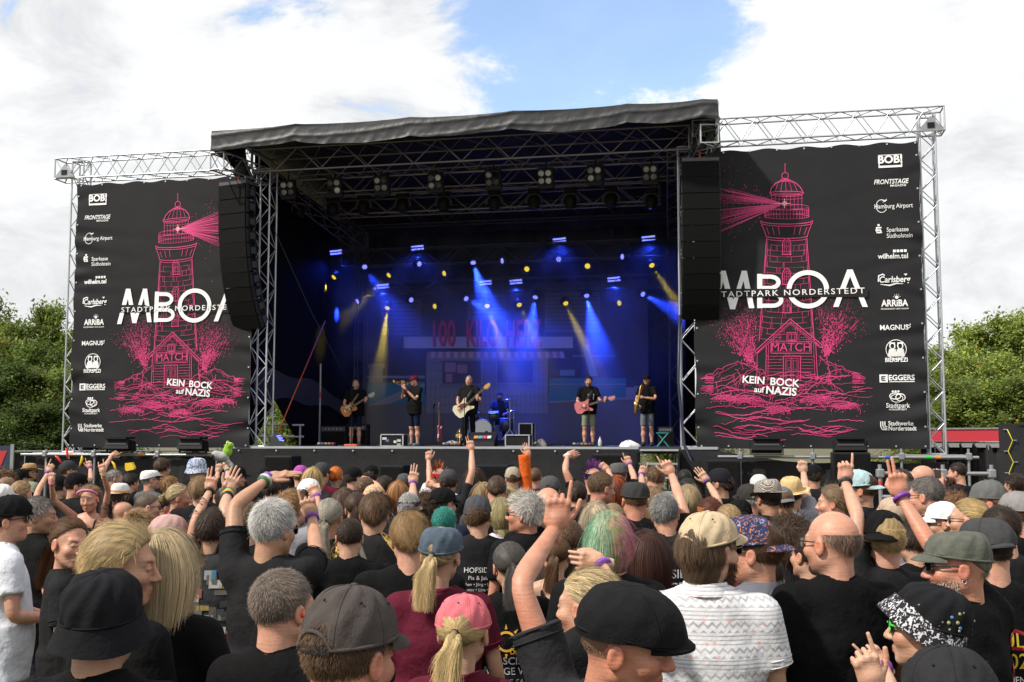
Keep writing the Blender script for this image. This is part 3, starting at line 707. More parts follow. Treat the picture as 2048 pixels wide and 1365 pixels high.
    for dx in (-.08, .09):
        G.ring(x0 + dx, y + .1, .055, .025, 12, .07); G.rect(x0 + dx - .06, y + .15, x0 + dx + .06, y + .18); G.poly([(x0 + dx - .11, y - .14), (x0 + dx + .1, y - .14), (x0 + dx + .07, y + .03), (x0 + dx - .07, y + .03)])
    G.text('BIERSPEZI', x0, hy(1003), .135, .02, sx=.86)
    LG.append(Print()); y = hy(1070); G.rect(x0 - .38, y - .085, x0 - .2, y + .095); G.text('EGGERS', x0 + .1, y + .015, .17, .026, sx=.95); G.rect(x0 - .17, y - .08, x0 + .38, y - .062)
    GB = Print(); GB.seg([(x0 - .33, y - .04), (x0 - .33, y + .05), (x0 - .25, y + .05)], .022); GB.seg([(x0 - .33, y + .005), (x0 - .26, y + .005)], .02); GB.seg([(x0 - .33, y - .04), (x0 - .25, y - .04)], .02)
    LG.append(Print()); y = hy(1138); G.ring(x0 - .05, y + .03, .12, .02, 20, .07); G.ring(x0 + .06, y, .1, .02, 20, .08); G.ring(x0 - .02, y - .02, .13, .014, 20, .09)
    for i in range(3): G.disc(x0 - .1 + i * .06, y + .135, .025, 7)
    G.text('Stadtpark', x0, hy(1168), .15, .012, sx=.88); G.text('NORDERSTEDT', x0, hy(1182), .055, .008)
    LG.append(Print()); y = hy(1241); G.text('Stadtwerke', x0 - .22, y + .05, .14, .016, align='LEFT', sx=.84); G.text('Norderstedt', x0 - .22, y - .06, .14, .016, align='LEFT', sx=.84)
    for i in range(3): G.line([(x0 - .38 + i * .045, y + .1), (x0 - .38 + i * .045, y - .02 + i * .03), (x0 - .35 + i * .03, y - .08 + i * .035), (x0 - .24, y - .09 + i * .035)], .022)
    [obj('sponsor_logo', g_.mb(lay(.014)), M_WHITE, root) for g_ in LG]; obj('logo_mark', GB.mb(lay(.02)), M_BANNER, root)
    for u in np.arange(u0 + .12, u1, .62):
        for w in (w1 - .05, w0 + .06): obj('eyelet', EYE_M, None, root, None, Matrix.Translation((u, float(fold(u, w)) - .01, w)))
    for w in np.arange(w0 + .5, w1 - .3, .78):
        for u in (u0 + .05, u1 - .05): obj('eyelet', EYE_M, None, root, None, Matrix.Translation((u, float(fold(u, w)) - .01, w)))
    return root
banner('festival_banner', 'tall black banner with a pink lighthouse whose beam points right, sponsor logos at its left', -11.0, -5.86, AXL, True, on(188, 640)[0], 11)
banner('festival_banner', 'tall black banner with a pink lighthouse whose beam points left, sponsor logos at its right', 5.4, 10.55, AXR, False, on(1790, 640)[0], 12)

# floodlights lying below the banners
fl = MB(); fl.prism([(-.34, 0), (.34, 0), (.34, .04), (-.34, .04)], -.2, .2)
def floodlight(u, label):
    r = thing('flood_light', label, 'flood light', STAGE @ Matrix.Translation((u, -.75, 1.72)), 'flood lights below the banners')
    obj('bracket', MB().box((-.37, -.04, 0), (-.35, .04, .3)).box((.35, -.04, 0), (.37, .04, .3)).box((-.37, -.04, -.01), (.37, .04, .015)), M_BLACK, r)
    hd = MB(); hd.add([(-.34, -.2, .1), (.34, -.2, .1), (.34, .2, .02), (-.34, .2, .02), (-.3, -.14, .34), (.3, -.14, .34), (.3, .22, .28), (-.3, .22, .28)], [[0, 3, 2, 1], [4, 5, 6, 7], [0, 1, 5, 4], [1, 2, 6, 5], [2, 3, 7, 6], [3, 0, 4, 7]])
    obj('housing', hd, M_BLACK, r)
    obj('visor', MB().box((-.3, -.24, .34), (.3, .2, .39)), M_BLACK, r); obj('rib', MB().box((-.28, -.19, .2), (.28, -.168, .24)), mat('dark_grey', (.06, .06, .065), .5), r)
for px, lb in ((240, 'black flood light below the lighthouse banner, near the fence'), (386, 'black flood light below the lighthouse banner, nearest the curved loudspeaker array'), (1533, 'black flood light below the banner with the KEIN BOCK words, nearer the stage steps'), (1700, 'black flood light on top of the subwoofer below the banner')):
    floodlight(on(px, 895, -.75)[0], lb)

# subwoofers in front of the stage
def sub(u, v, w0, wd, h, dp, label, rz=0):
    r = thing('subwoofer', label, 'loudspeaker', STAGE @ Matrix.Translation((u, v, w0)) @ Matrix.Rotation(R(rz), 4, 'Z'), 'subwoofers in front of the stage')
    obj('cabinet', MB().cbox((0, 0, h / 2), (wd / 2, dp / 2, h / 2), bev=.02), M_BLACK, r)
    obj('grille', MB().cbox((0, -dp / 2 - .012, h / 2), (wd / 2 - .05, .012, h / 2 - .05)), M_GRILLE, r)
    for s in (-1, 1): obj('handle', MB().box((s * wd / 2 - .012, -.1, h * .55), (s * wd / 2 + .012, .1, h * .65)), M_RUBBER, r)
for px, py, wd, lb in ((566, 912, .72, 'black subwoofer standing against the stage skirt below the guitarist'), (985, 930, .9, 'black subwoofer below the drum kit, half hidden by raised hands'), (1222, 908, .85, 'black subwoofer below the singer, beside the steps'), (790, 931, .6, 'low black subwoofer below the trumpeter'), (1447, 920, .75, 'black subwoofer between the steps and the banner'), (1700, 905, .8, 'black subwoofer directly under a flood light of the banner')):
    u, w = on(px, py, -.9); sub(u, -.9, 0, wd, w, .6, lb)

# hung line arrays
def line_array(label, u, yaw, seed):
    r = thing('line_array', label, 'loudspeaker array', STAGE @ Matrix.Translation((u, -.75, 8.5)) @ Matrix.Rotation(R(yaw), 4, 'Z'))
    wd, h, dp = .86, .37, .52
    front = MB(); cab = MB()
    cab.add([(-wd / 2, 0, -h), (wd / 2, 0, -h), (wd / 2, 0, 0), (-wd / 2, 0, 0), (-wd * .40, dp, -h * .8), (wd * .40, dp, -h * .8), (wd * .40, dp, -h * .2), (-wd * .40, dp, -h * .2)],
            [[0, 1, 2, 3], [1, 5, 6, 2], [4, 0, 3, 7], [3, 2, 6, 7], [0, 4, 5, 1], [5, 4, 7, 6]])
    cm = cab.mesh('cabinet'); cm.materials.append(M_BLACK)
    gm_ = MB().cbox((0, -.012, -h / 2), (wd / 2 - .006, .012, h / 2 - .012)).mesh('grille'); gm_.materials.append(M_GRILLE)
    sms = [MB().box(a_, b_).mesh('rigging_bar', mats=[M_RUBBER]) for a_, b_ in (((wd / 2 - .005, .02, -h * .95), (wd / 2 + .022, .1, -h * .05)), ((-wd / 2 - .022, .02, -h * .95), (-wd / 2 + .005, .1, -h * .05)), ((wd * .41, dp - .12, -h * .95), (wd * .41 + .03, dp - .06, -h * .05)))]
    bm_ = MB().box((wd / 2 + .0, .16, -h * .75), (wd / 2 + .012, .34, -h * .3)).mesh('side_badge'); bm_.materials.append(mat('dark_grey', (.06, .06, .065), .5))
    y, z, a = 0.0, 0.0, 0.0
    for i in range(10):
        a += (0.6, 1, 1.4, 2, 2.6, 3.2, 4, 4.5, 5, 5.5)[i]
        M = Matrix.Translation((0, y, z)) @ Matrix.Rotation(R(a), 4, 'X')
        c = obj('cabinet', cm, None, r, None, M); obj('grille', gm_, None, c); [obj('rigging_bar', q_, None, c) for q_ in sms]; obj('side_badge', bm_, None, c)
        z -= h * math.cos(R(a)) + .006; y += h * math.sin(R(a))
    obj('bumper_frame', MB().box((-wd / 2, .0, .01), (wd / 2, .5, .09)), mat('dark_grey', (.06, .06, .065), .5), r)
    obj('hoist', MB().sweep([(0, .25, .3), (0, .3, .62)], .16, 12), M_RUBBER, r, smooth=True)
    obj('sling', MB().tube((0, .25, .09), (0, .25, .35), .03), mat('red_paint', (.4, .03, .02), .5), r)
line_array('tall black line array of loudspeakers curving back at its lower end, over the lighthouse beam', -6.12, -14, 1)
line_array('tall black line array of loudspeakers hanging straight in front of the right-hand stage tower', 5.62, 6, 2)
# ------------------------------------------------------------------ stage lighting
M_LENS = mat('lamp_lens', (.55, .52, .48), .25)
BLUE, YEL = (.02, .06, 1.0), (1.0, .78, .03)
M_BLUEL = mat('blue_led', (.1, .1, .3), .4, emit=(.20, .22, 1.0), estr=1.7)
M_STROBE = mat('strobe_led', (.2, .2, .5), .4, emit=(.13, .16, 1.0), estr=2.4)
M_YELL = mat('yellow_led', (.4, .3, .05), .4, emit=(1.0, .72, .03), estr=.8)
def S(px, py, v):
    u, w = on(px, py, v); return Vector((u, v, w))
names = ['first', 'second', 'third', 'fourth', 'fifth', 'sixth', 'seventh', 'eighth', 'ninth', 'tenth', 'eleventh', 'twelfth']
src = None
bl_box = MB().cbox((0, 0, 0), (.2, .09, .26), bev=.02).mesh('housing'); bl_box.materials.append(M_BLACK)
bl_lamp = MB().lathe([(.0, -.03), (.06, -.02), (.075, .0), (.075, .03)], 14, Matrix.Rotation(R(90), 4, 'X')).mesh('lamp', True); bl_lamp.materials.append(M_LENS)
bl_ring = MB().lathe([(.075, -.02), (.09, -.02), (.09, .03), (.075, .03)], 14, Matrix.Rotation(R(90), 4, 'X')).mesh('lamp_ring', True); bl_ring.materials.append(M_BLACK)
for i, (x, y) in enumerate(((577, 380), (670, 376), (764, 371), (872, 366), (987, 360), (1092, 357), (1191, 351), (1302, 349))):
    p = S(x, y, .35)
    r = thing('blinder_light', names[i] + ' four-lamp blinder from the left along the front roof truss', 'blinder', STAGE @ Matrix.Translation(p) @ Matrix.Rotation(R(14), 4, 'X') @ Matrix.Rotation(R(6 - 2 * i), 4, 'Z'), 'four-lamp blinders')
    obj('housing', bl_box, None, r)
    for a in (-1, 1):
        for b in (-1, 1):
            l = obj('lamp', bl_lamp, None, r, None, Matrix.Translation((a * .09, -.1, b * .095 + .03))); obj('lamp_ring', bl_ring, None, l)
    obj('bracket', MB().tube((0, .05, .2), (0, .1, .5), .02), M_BLACK, r)
mh_yoke = MB().sweep([(.22 * math.cos(a), 0, .2 * math.sin(a)) for a in np.linspace(-.25, math.pi + .25, 14)], .035, 6).mesh('yoke', True); mh_yoke.materials.append(mat('dark_grey', (.06, .06, .065), .5))
mh_head = MB().lathe([(.06, .16), (.14, .12), (.155, .0), (.15, -.14), (.13, -.2), (.1, -.2)], 14).mesh('head', True); mh_head.materials.append(M_BLACK)
mh_base = MB().cbox((0, 0, .27), (.16, .12, .07), bev=.02).mesh('base'); mh_base.materials.append(M_BLACK)
mh_lens = MB().lathe([(.0, -.205), (.1, -.205), (.1, -.195)], 14).mesh('lens', True); mh_lens.materials.append(M_GLASS)
for i, (x, y) in enumerate(((598, 421), (665, 417), (727, 413), (805, 409), (887, 407), (989, 405), (1068, 403), (1141, 402), (1222, 399), (1303, 402))):
    p = S(x, y, 2.55)
    r = thing('moving_head', names[i] + ' unlit moving light from the left below the second roof truss', 'moving light', STAGE @ Matrix.Translation(p), 'unlit moving lights')
    obj('yoke', mh_yoke, None, r); h = obj('head', mh_head, None, r, None, Matrix.Rotation(R(8 * math.sin(i * 2)), 4, 'X')); obj('base', mh_base, None, r); obj('lens', mh_lens, None, h)
sb_h = MB().cbox((0, .05, 0), (.21, .05, .12), bev=.01).mesh('housing'); sb_h.materials.append(M_BLACK)
sb_s = MB().box((-.19, -.012, -.022), (.19, 0, .022)).mesh('light_strip'); sb_s.materials.append(M_STROBE)
def spot(p, d, colr, energy, size, parent):
    l = bpy.data.lights.new('lamp_beam', 'SPOT'); l.energy, l.color, l.spot_size, l.spot_blend, l.shadow_soft_size = energy, colr, R(size), 1.0, .05
    o = bpy.data.objects.new('lamp_beam', l); COL.objects.link(o); o.parent = parent
    o.matrix_basis = Matrix.Translation(Vector(d) * .16) @ Vector(d).to_track_quat('-Z', 'Y').to_matrix().to_4x4()
    return o
for i, (x, y, v) in enumerate(((672, 505, 5.2), (835, 496, 5.2), (1119, 481, 5.2), (1297, 477, 5.2), (766, 573, 6.3), (971, 566, 6.3), (1032, 564, 6.3), (1228, 559, 6.3))):
    r = thing('strobe_bar', names[i % 4] + ' glowing blue strobe bar from the left in the ' + ('upper' if i < 4 else 'lower') + ' row', 'strobe light', STAGE @ Matrix.Translation(S(x, y, v)) @ Matrix.Rotation(R(18), 4, 'X') @ Matrix.Rotation(R(-4), 4, 'Y'), 'blue strobe bars')
    obj('housing', sb_h, None, r)
    for z in (-.042, .042): obj('light_strip', sb_s, None, r, None, Matrix.Translation((0, 0, z)))
    spot(None, (0, -.6, -1), BLUE, 110, 150, r)
w_body = MB().lathe([(.05, -.2), (.11, -.17), (.125, -.05), (.125, .02), (.105, .02)], 14).mesh('head', True); w_body.materials.append(M_BLACK)
CELLS = [(0, 0)] + [(.055 * math.cos(k * math.pi / 3), .055 * math.sin(k * math.pi / 3)) for k in range(6)]
w_lens = MB()
for a, b in CELLS: w_lens.lathe([(.024, .0), (.02, .03), (.0, .035)], 8, Matrix.Translation((a, b, .01)))
w_lens = w_lens.mesh('led_cells', True); w_lens.materials.append(M_BLUEL)
y_lens = MB().lathe([(.08, .0), (.07, .03), (.0, .04)], 14).mesh('lens', True); y_lens.materials.append(M_YELL)
w_yoke = MB().sweep([(.16 * math.cos(a), 0, -.08 + .2 * math.sin(a)) for a in np.linspace(0, math.pi, 9)], .02, 6).mesh('yoke', True); w_yoke.materials.append(M_BLACK)
E = 260
WASH = [(729, 533, 5.0, .35, -.5, 60, 'blue'), (837, 528, 5.0, .9, -.2, 0, 'blue'), (946, 524, 5.0, .30, -.9, 420, 'blue'), (1007, 522, 5.0, -.9, -.1, 0, 'blue'), (1117, 519, 5.0, .2, -.1, 0, 'blue'), (1247, 514, 5.0, -.9, .0, 0, 'blue'),
        (717, 602, 6.1, -.75, -.45, 170, 'blue'), (821, 600, 6.1, .8, -.2, 0, 'blue'), (931, 597, 6.1, .75, -.42, 130, 'blue'), (1071, 593, 6.1, -.12, -.95, 420, 'blue'), (1173, 590, 6.1, .2, -.9, 420, 'blue'), (1284, 588, 6.1, .72, -.4, 170, 'blue'),
        (669, 554, 5.2, -.62, -.75, 110, 'yellow'), (779, 550, 5.2, -.6, -.6, 50, 'yellow'), (890, 547, 5.2, -.6, -.2, 0, 'yellow'), (1053, 539, 5.2, .4, .1, 0, 'yellow'), (1175, 533, 5.2, .1, .1, 0, 'yellow'), (1303, 530, 5.2, .5, -.8, 120, 'yellow'),
        (775, 615, 6.2, -.08, -1.0, 260, 'yellow'), (871, 613, 6.2, -.5, -.1, 0, 'yellow'), (974, 611, 6.2, .35, -.9, 90, 'yellow'), (1038, 609, 6.2, .4, -.85, 60, 'yellow'), (1131, 606, 6.2, .42, -.9, 150, 'yellow'), (1237, 607, 6.2, .9, .1, 0, 'yellow')]
for i, (x, y, v, dx, dz, e, c) in enumerate(WASH):
    j = i % 6; row = 'upper' if (i // 6) % 2 == 0 else 'lower'
    p = S(x, y, v); d = Vector((dx, -.62, dz - .05)).normalized()
    r = thing('wash_light', f'{names[j]} {c} lit wash light from the left in the {row} row', 'wash light', STAGE @ Matrix.Translation(p), f'{c} wash lights')
    M = d.to_track_quat('Z', 'Y').to_matrix().to_4x4()
    h = obj('head', w_body, None, r, None, M); obj('led_cells' if c == 'blue' else 'lens', w_lens if c == 'blue' else y_lens, None, h, None, Matrix.Translation((0, 0, .02)))
    obj('yoke', w_yoke, None, r, None, Matrix.Translation((0, 0, .06)))
    if e: spot(p, Vector((dx, -.1, dz)).normalized(), BLUE if c == 'blue' else YEL, e * (34.0 if c == "blue" else 17.0), 38 if c == 'blue' else 20, r)
# lit smoke under the roof
sm = bpy.data.materials.new('stage_smoke'); sm.use_nodes = True; t = sm.node_tree; t.nodes.remove(t.nodes['Principled BSDF'])
pv = N(t, 'ShaderNodeVolumePrincipled'); pv.inputs['Density'].default_value = 0.045; pv.inputs['Color'].default_value = (.8, .8, .8, 1); pv.inputs['Anisotropy'].default_value = .2
cz_ = N(t, 'ShaderNodeTexCoord'); sz_ = N(t, 'ShaderNodeSeparateXYZ'); L(t, cz_.outputs['Object'], sz_.inputs[0]); mr_ = N(t, 'ShaderNodeMapRange', interpolation_type='SMOOTHSTEP'); L(t, sz_.outputs[2], mr_.inputs[0])
for i_, v_ in ((1, 2.8), (2, 6.0), (3, .006), (4, .075)): mr_.inputs[i_].default_value = v_
nz_ = N(t, 'ShaderNodeTexNoise', i_Scale=.9, i_Detail=2.0); L(t, cz_.outputs['Object'], nz_.inputs['Vector']); mm_ = N(t, 'ShaderNodeMath', operation='MULTIPLY'); L(t, mr_.outputs[0], mm_.inputs[0]); m2_ = N(t, 'ShaderNodeMapRange'); L(t, nz_.outputs[0], m2_.inputs[0])
for i_, v_ in ((1, .35), (2, .65), (3, .35), (4, 1.5)): m2_.inputs[i_].default_value = v_
L(t, m2_.outputs[0], mm_.inputs[1]); L(t, mm_.outputs[0], pv.inputs['Density'])
L(t, pv.outputs[0], t.nodes['Material Output'].inputs['Volume'])
tag(obj('smoke', MB().box((-5.3, 3.4, DECK + .05), (4.9, 6.9, 8.2)), sm, None, None, STAGE), 'thin stage smoke that shows the lamp beams', 'smoke', kind='stuff')

# ------------------------------------------------------------------ backdrop picture
BV = 7.0
bd = thing('printed_backdrop', 'dim backdrop picture of a swimming-pool kiosk with the band name in red letters', 'backdrop', STAGE)
def bp_(px, py): return on(px, py, BV)
x0, z1 = bp_(728, 575); x1, z0 = bp_(1298, 891)
obj('cloth', MB().grid([[(u, BV + .04 + .015 * math.sin(u * 5), w) for u in np.linspace(x0, x1, 60)] for w in (DECK, z1)]), mat('backdrop_cloth', (.035, .035, .05), .8, var=.3, vscale=.8), bd, smooth=True)
def pic(name, shapes, colr, off):
    pr = Print()
    for s in shapes: pr.poly([bp_(*q) for q in s])
    obj(name, pr.mb(lambda v: np.stack([v[:, 0], np.full(len(v), BV - off), v[:, 1]], 1)), M_TINTMATT, bd, colr)
rc = lambda a, b, c, d: [(a, d), (c, d), (c, b), (a, b)]
pic('paved_ground_print', [rc(730, 815, 1296, 890), rc(730, 790, 1296, 815)], (.09, .09, .095), .0)
pic('pool_water_print', [[(735, 810), (850, 806), (850, 765), (735, 765)], [(1098, 803), (1252, 795), (1252, 757), (1098, 757)]], (.03, .13, .17), .012)
pic('pool_edge_print', [[(735, 812), (820, 775), (850, 768), (850, 774), (780, 809)], rc(735, 752, 850, 757), rc(1098, 768, 1252, 770), [(1098, 803), (1252, 795), (1252, 799), (1098, 807)]], (.16, .18, .2), .018)
pic('tower_block_print', [rc(762, 600, 842, 670), rc(1090, 585, 1200, 665), rc(935, 590, 1012, 640)], (.10, .10, .12), .006)
pic('tower_block_windows', [rc(a + 4, y, a + w_ - 4, y + 3) for a, w_, y0, y1 in ((762, 80, 606, 668), (1090, 110, 592, 662), (935, 77, 596, 636)) for y in range(y0, y1, 8)], (.04, .04, .055), .010)
pic('kiosk_wall_print', [rc(853, 712, 1096, 828)], (.15, .15, .17), .016)
pic('kiosk_tile_joint', [rc(853 + k * 9, 722, 854 + k * 9, 828) for k in range(1, 27)] + [rc(853, 725 + k * 17, 1096, 726 + k * 17) for k in range(7)], (.09, .09, .11), .020)
pic('kiosk_window_print', [rc(885, 722, 962, 768), rc(995, 722, 1066, 766)], (.05, .04, .06), .026)
pic('kiosk_notice_print', [rc(890, 726, 912, 745), rc(915, 730, 935, 747), rc(892, 748, 905, 765), rc(1080, 737, 1094, 745)], (.22, .13, .14), .030)
pic('kiosk_sill_print', [rc(880, 769, 1070, 774), rc(966, 722, 992, 768)], (.10, .10, .12), .028)
pic('sign_board_print', [rc(808, 674, 1146, 697)], (.32, .32, .34), .030)
pic('awning_print', [[(856, 704), (1127, 704), (1130, 717), (853, 717)]], (.30, .28, .27), .034)
pic('awning_stripe', [[(856 + k * 15.1, 704), (863 + k * 15.1, 704), (862.5 + k * 15.3, 717), (854 + k * 15.3, 717)] for k in range(18)], (.28, .12, .09), .038)
pic('diving_tower_print', [[(1164, 690), (1176, 690), (1196, 753), (1180, 753)], rc(1145, 711, 1230, 714), rc(1120, 740, 1150, 752)], (.10, .17, .20), .02)
pic('litter_bin_print', [rc(1252, 775, 1268, 800), rc(1268, 772, 1284, 800)], (.17, .17, .18), .02)
pic('pool_house_print', [rc(736, 728, 770, 737), rc(738, 737, 766, 765)], (.16, .15, .12), .014)
for word, px in (('100', 889), ('KILO', 965), ('HERZ', 1048)):
    u, w = bp_(px, 667); pr = Print(); v, f = text2d(word, 1, .02)
    wd = {'100': 46, 'KILO': 64, 'HERZ': 70}[word] * (bp_(1000, 667)[0] - bp_(999, 667)[0])
    v = v * np.array((wd / np.ptp(v[:, 0]), .84 / np.ptp(v[:, 1]))); v = v - (v.max(0) + v.min(0)) / 2
    pr.add(v + np.array((u, w)), f)
    obj('letter_shadow', pr.mb(lambda q: np.stack([q[:, 0] + .025, np.full(len(q), BV - .040), q[:, 1] - .02], 1)), M_TINTMATT, bd, (.06, .01, .02))
    obj('lettering', pr.mb(lambda q: np.stack([q[:, 0], np.full(len(q), BV - .046), q[:, 1]], 1)), M_TINTMATT, bd, (.5, .03, .05))
# straps and cables at the side
def cable(label, pts, r, colr, cat='strap', name='strap'):
    tag(obj(name, MB().sweep(pts, r, 6), M_TINT, None, colr, STAGE, True), label, cat)
cable('orange ratchet strap running up from the stage edge to the side wall', [(-5.35, .6, DECK + .35), (-5.35, 3.8, DECK + 3.6)], .015, (.65, .11, .03))
cable('thin dark wire running down from the front tower past the guitarist', [(-5.5, .4, 7.6), (-4.9, 1.6, 5.5), (-3.75, 2.6, 2.9)], .010, (.03, .03, .03), 'wire', 'wire')
cable('bundle of dark blue cables down the front tower beside the steps', [(5.05, .05, 5.0), (5.0, -.02, 3.4), (5.12, -.05, DECK + .05), (5.28, -.2, DECK - .3), (5.42, -.35, .9), (5.5, -.5, 0)], .035, (.012, .016, .04), 'cable', 'cable')
# ------------------------------------------------------------------ people: shapes from distance fields
def sm(a, b, k):
    h = np.clip(.5 + .5 * (b - a) / k, 0, 1); return b + (a - b) * h - k * h * (1 - h)
def smax(a, b, k): return -sm(-a, -b, k)
def ellip(p, c, r):
    q = (p - np.array(c)) / np.array(r); n = np.sqrt((q * q).sum(-1)) + 1e-9
    g = np.sqrt((q * q / np.array(r) ** 2).sum(-1)) + 1e-9
    return n * (n - 1) / g
def cone(p, a, b, ra, rb):
    a, b = np.array(a, float), np.array(b, float); d = b - a; t = np.clip(((p - a) @ d) / (d @ d + 1e-12), 0, 1)
    return np.linalg.norm(p - a - t[..., None] * d, axis=-1) - (ra + (rb - ra) * t)
def rbox(p, c, h, r):
    q = np.abs(p - np.array(c)) - (np.array(h) - r)
    return np.linalg.norm(np.maximum(q, 0), axis=-1) + np.minimum(q.max(-1), 0) - r
def surface(fn, lo, hi, h):
    """mesh of fn = 0 (surface nets)"""
    lo, hi = np.array(lo, float), np.array(hi, float); n = np.ceil((hi - lo) / h).astype(int) + 1
    ax = [lo[i] + h * np.arange(n[i]) for i in range(3)]
    F = fn(np.stack(np.meshgrid(*ax, indexing='ij'), -1))
    Sg = F < 0
    cn = [(i, j, k) for i in (0, 1) for j in (0, 1) for k in (0, 1)]
    cut = lambda A, o: A[o[0]:n[0] - 1 + o[0], o[1]:n[1] - 1 + o[1], o[2]:n[2] - 1 + o[2]]
    cnt = sum(cut(Sg, o).astype(np.int8) for o in cn)
    act = (cnt > 0) & (cnt < 8); c = np.argwhere(act)
    idx = -np.ones(act.shape, int); idx[act] = np.arange(len(c))
    acc = np.zeros((len(c), 3)); num = np.zeros(len(c))
    for a in cn:
        for d in range(3):
            if a[d]: continue
            b = list(a); b[d] = 1
            v0, v1 = F[tuple((c + a).T)], F[tuple((c + b).T)]; m = (v0 < 0) != (v1 < 0)
            t = np.where(m, v0 / np.where(m, v0 - v1, 1), 0); pt = np.tile(np.array(a, float), (len(c), 1)); pt[:, d] += t
            acc[m] += pt[m]; num += m
    V = lo + h * (c + acc / num[:, None]); Q = []
    for d in range(3):
        e1, e2 = (d + 1) % 3, (d + 2) % 3
        sl = [slice(1, n[i] - 1) for i in range(3)]; sl[d] = slice(0, n[d] - 1); sh = list(sl); sh[d] = slice(1, n[d])
        A, B = Sg[tuple(sl)], Sg[tuple(sh)]
        for fl, mk in ((False, A & ~B), (True, ~A & B)):
            e = np.argwhere(mk)
            if not len(e): continue
            off = np.ones(3, int); off[d] = 0; e = e + off
            o1, o2 = np.zeros(3, int), np.zeros(3, int); o1[e1] = 1; o2[e2] = 1
            q = np.stack([idx[tuple((e - o1 - o2).T)], idx[tuple((e - o2).T)], idx[tuple(e.T)], idx[tuple((e - o1).T)]], 1)
            Q.append(q[:, ::-1] if fl else q)
    return V, np.concatenate(Q)
_k = rng.normal(size=(14, 3)); _k /= np.linalg.norm(_k, axis=1)[:, None]; _ph = rng.uniform(0, 6.28, 14)
def wrinkle(p, f=14.0, seed=0.0):
    s = 0
    for i in range(8):
        w = f * (1 + .35 * i); s = s + np.sin(p @ (_k[i] * w * np.array((1, 1, .55))) + _ph[i] + seed * (i + 1) + 1.3 * np.sin(p @ (_k[i + 5] * w * .6) + seed)) / (1 + .5 * i)
    return s / 2.2
def normals(V, Q):
    a, b, c, d = (V[Q[:, i]] for i in range(4)); fn = np.cross(c - a, d - b); N_ = np.zeros_like(V)
    for i in range(4): np.add.at(N_, Q[:, i], fn)
    return N_ / (np.linalg.norm(N_, axis=1)[:, None] + 1e-9)
A3 = lambda *v: np.array(v, float)
# ---- heads: face looks along +y, eye line at z = 0, top of the skull at .115
HEADS = {}
def head_sdf(p, fem, wide):
    x = np.abs(p[..., 0]); q = np.stack([x, p[..., 1], p[..., 2]], -1); w = wide
    d = ellip(p, (0, -.016, .026), (.0765 * w, .097, .090))
    d = sm(d, ellip(p, (0, .026, -.042), (.059 * w, .062, .070)), .03)
    d = sm(d, cone(q, (.050 * w, -.006, -.058), (.012, .062, -.098), .020 if fem else .025, .018 if fem else .022), .028)
    d = sm(d, ellip(q, (.040 * w, .058, -.030), (.024, .026, .022)), .025)
    d = sm(d, cone(q, (.012, .080, .020), (.040, .070, .018), .011 if fem else .014, .011), .02)
    d = smax(d, -ellip(q, (.032, .103, .0), (.017, .018, .012)), .014)
    d = sm(d, cone(p, (0, .087, .006), (0, .108, -.034), .008, .012), .014)
    d = sm(d, ellip(q, (.0115, .097, -.038), (.010, .012, .008)), .007)
    d = smax(d, -ellip(q, (.007, .103, -.046), (.004, .006, .003)), .004)
    d = sm(d, cone(q, (0, .0895, -.064), (.02, .081, -.067), .0062, .004), .006)
    d = sm(d, cone(q, (0, .0865, -.0765), (.017, .079, -.0755), .0068, .004), .007)
    d = smax(d, -cone(q, (0, .101, -.0695), (.022, .088, -.0705), .0018, .0012), .003)
    d = sm(d, ellip(q, (.0315, .0815, .001), (.0125, .0115, .0105)), .003)
    er = smax(ellip(q, (.0815 * w, -.010, -.012), (.010, .021, .032)), -ellip(q, (.092 * w, -.006, -.008), (.008, .012, .019)), .006)
    d = sm(d, er, .006)
    d = sm(d, cone(p, (0, -.028, -.05), (0, -.034, -.19), .047 if fem else .056, .050 if fem else .060), .03)
    d = sm(d, ellip(p, (0, -.028, -.235), (.10, .052, .045)), .04)
    return np.where(p[..., 2] < -.285, np.maximum(d, -.285 - p[..., 2]), d)
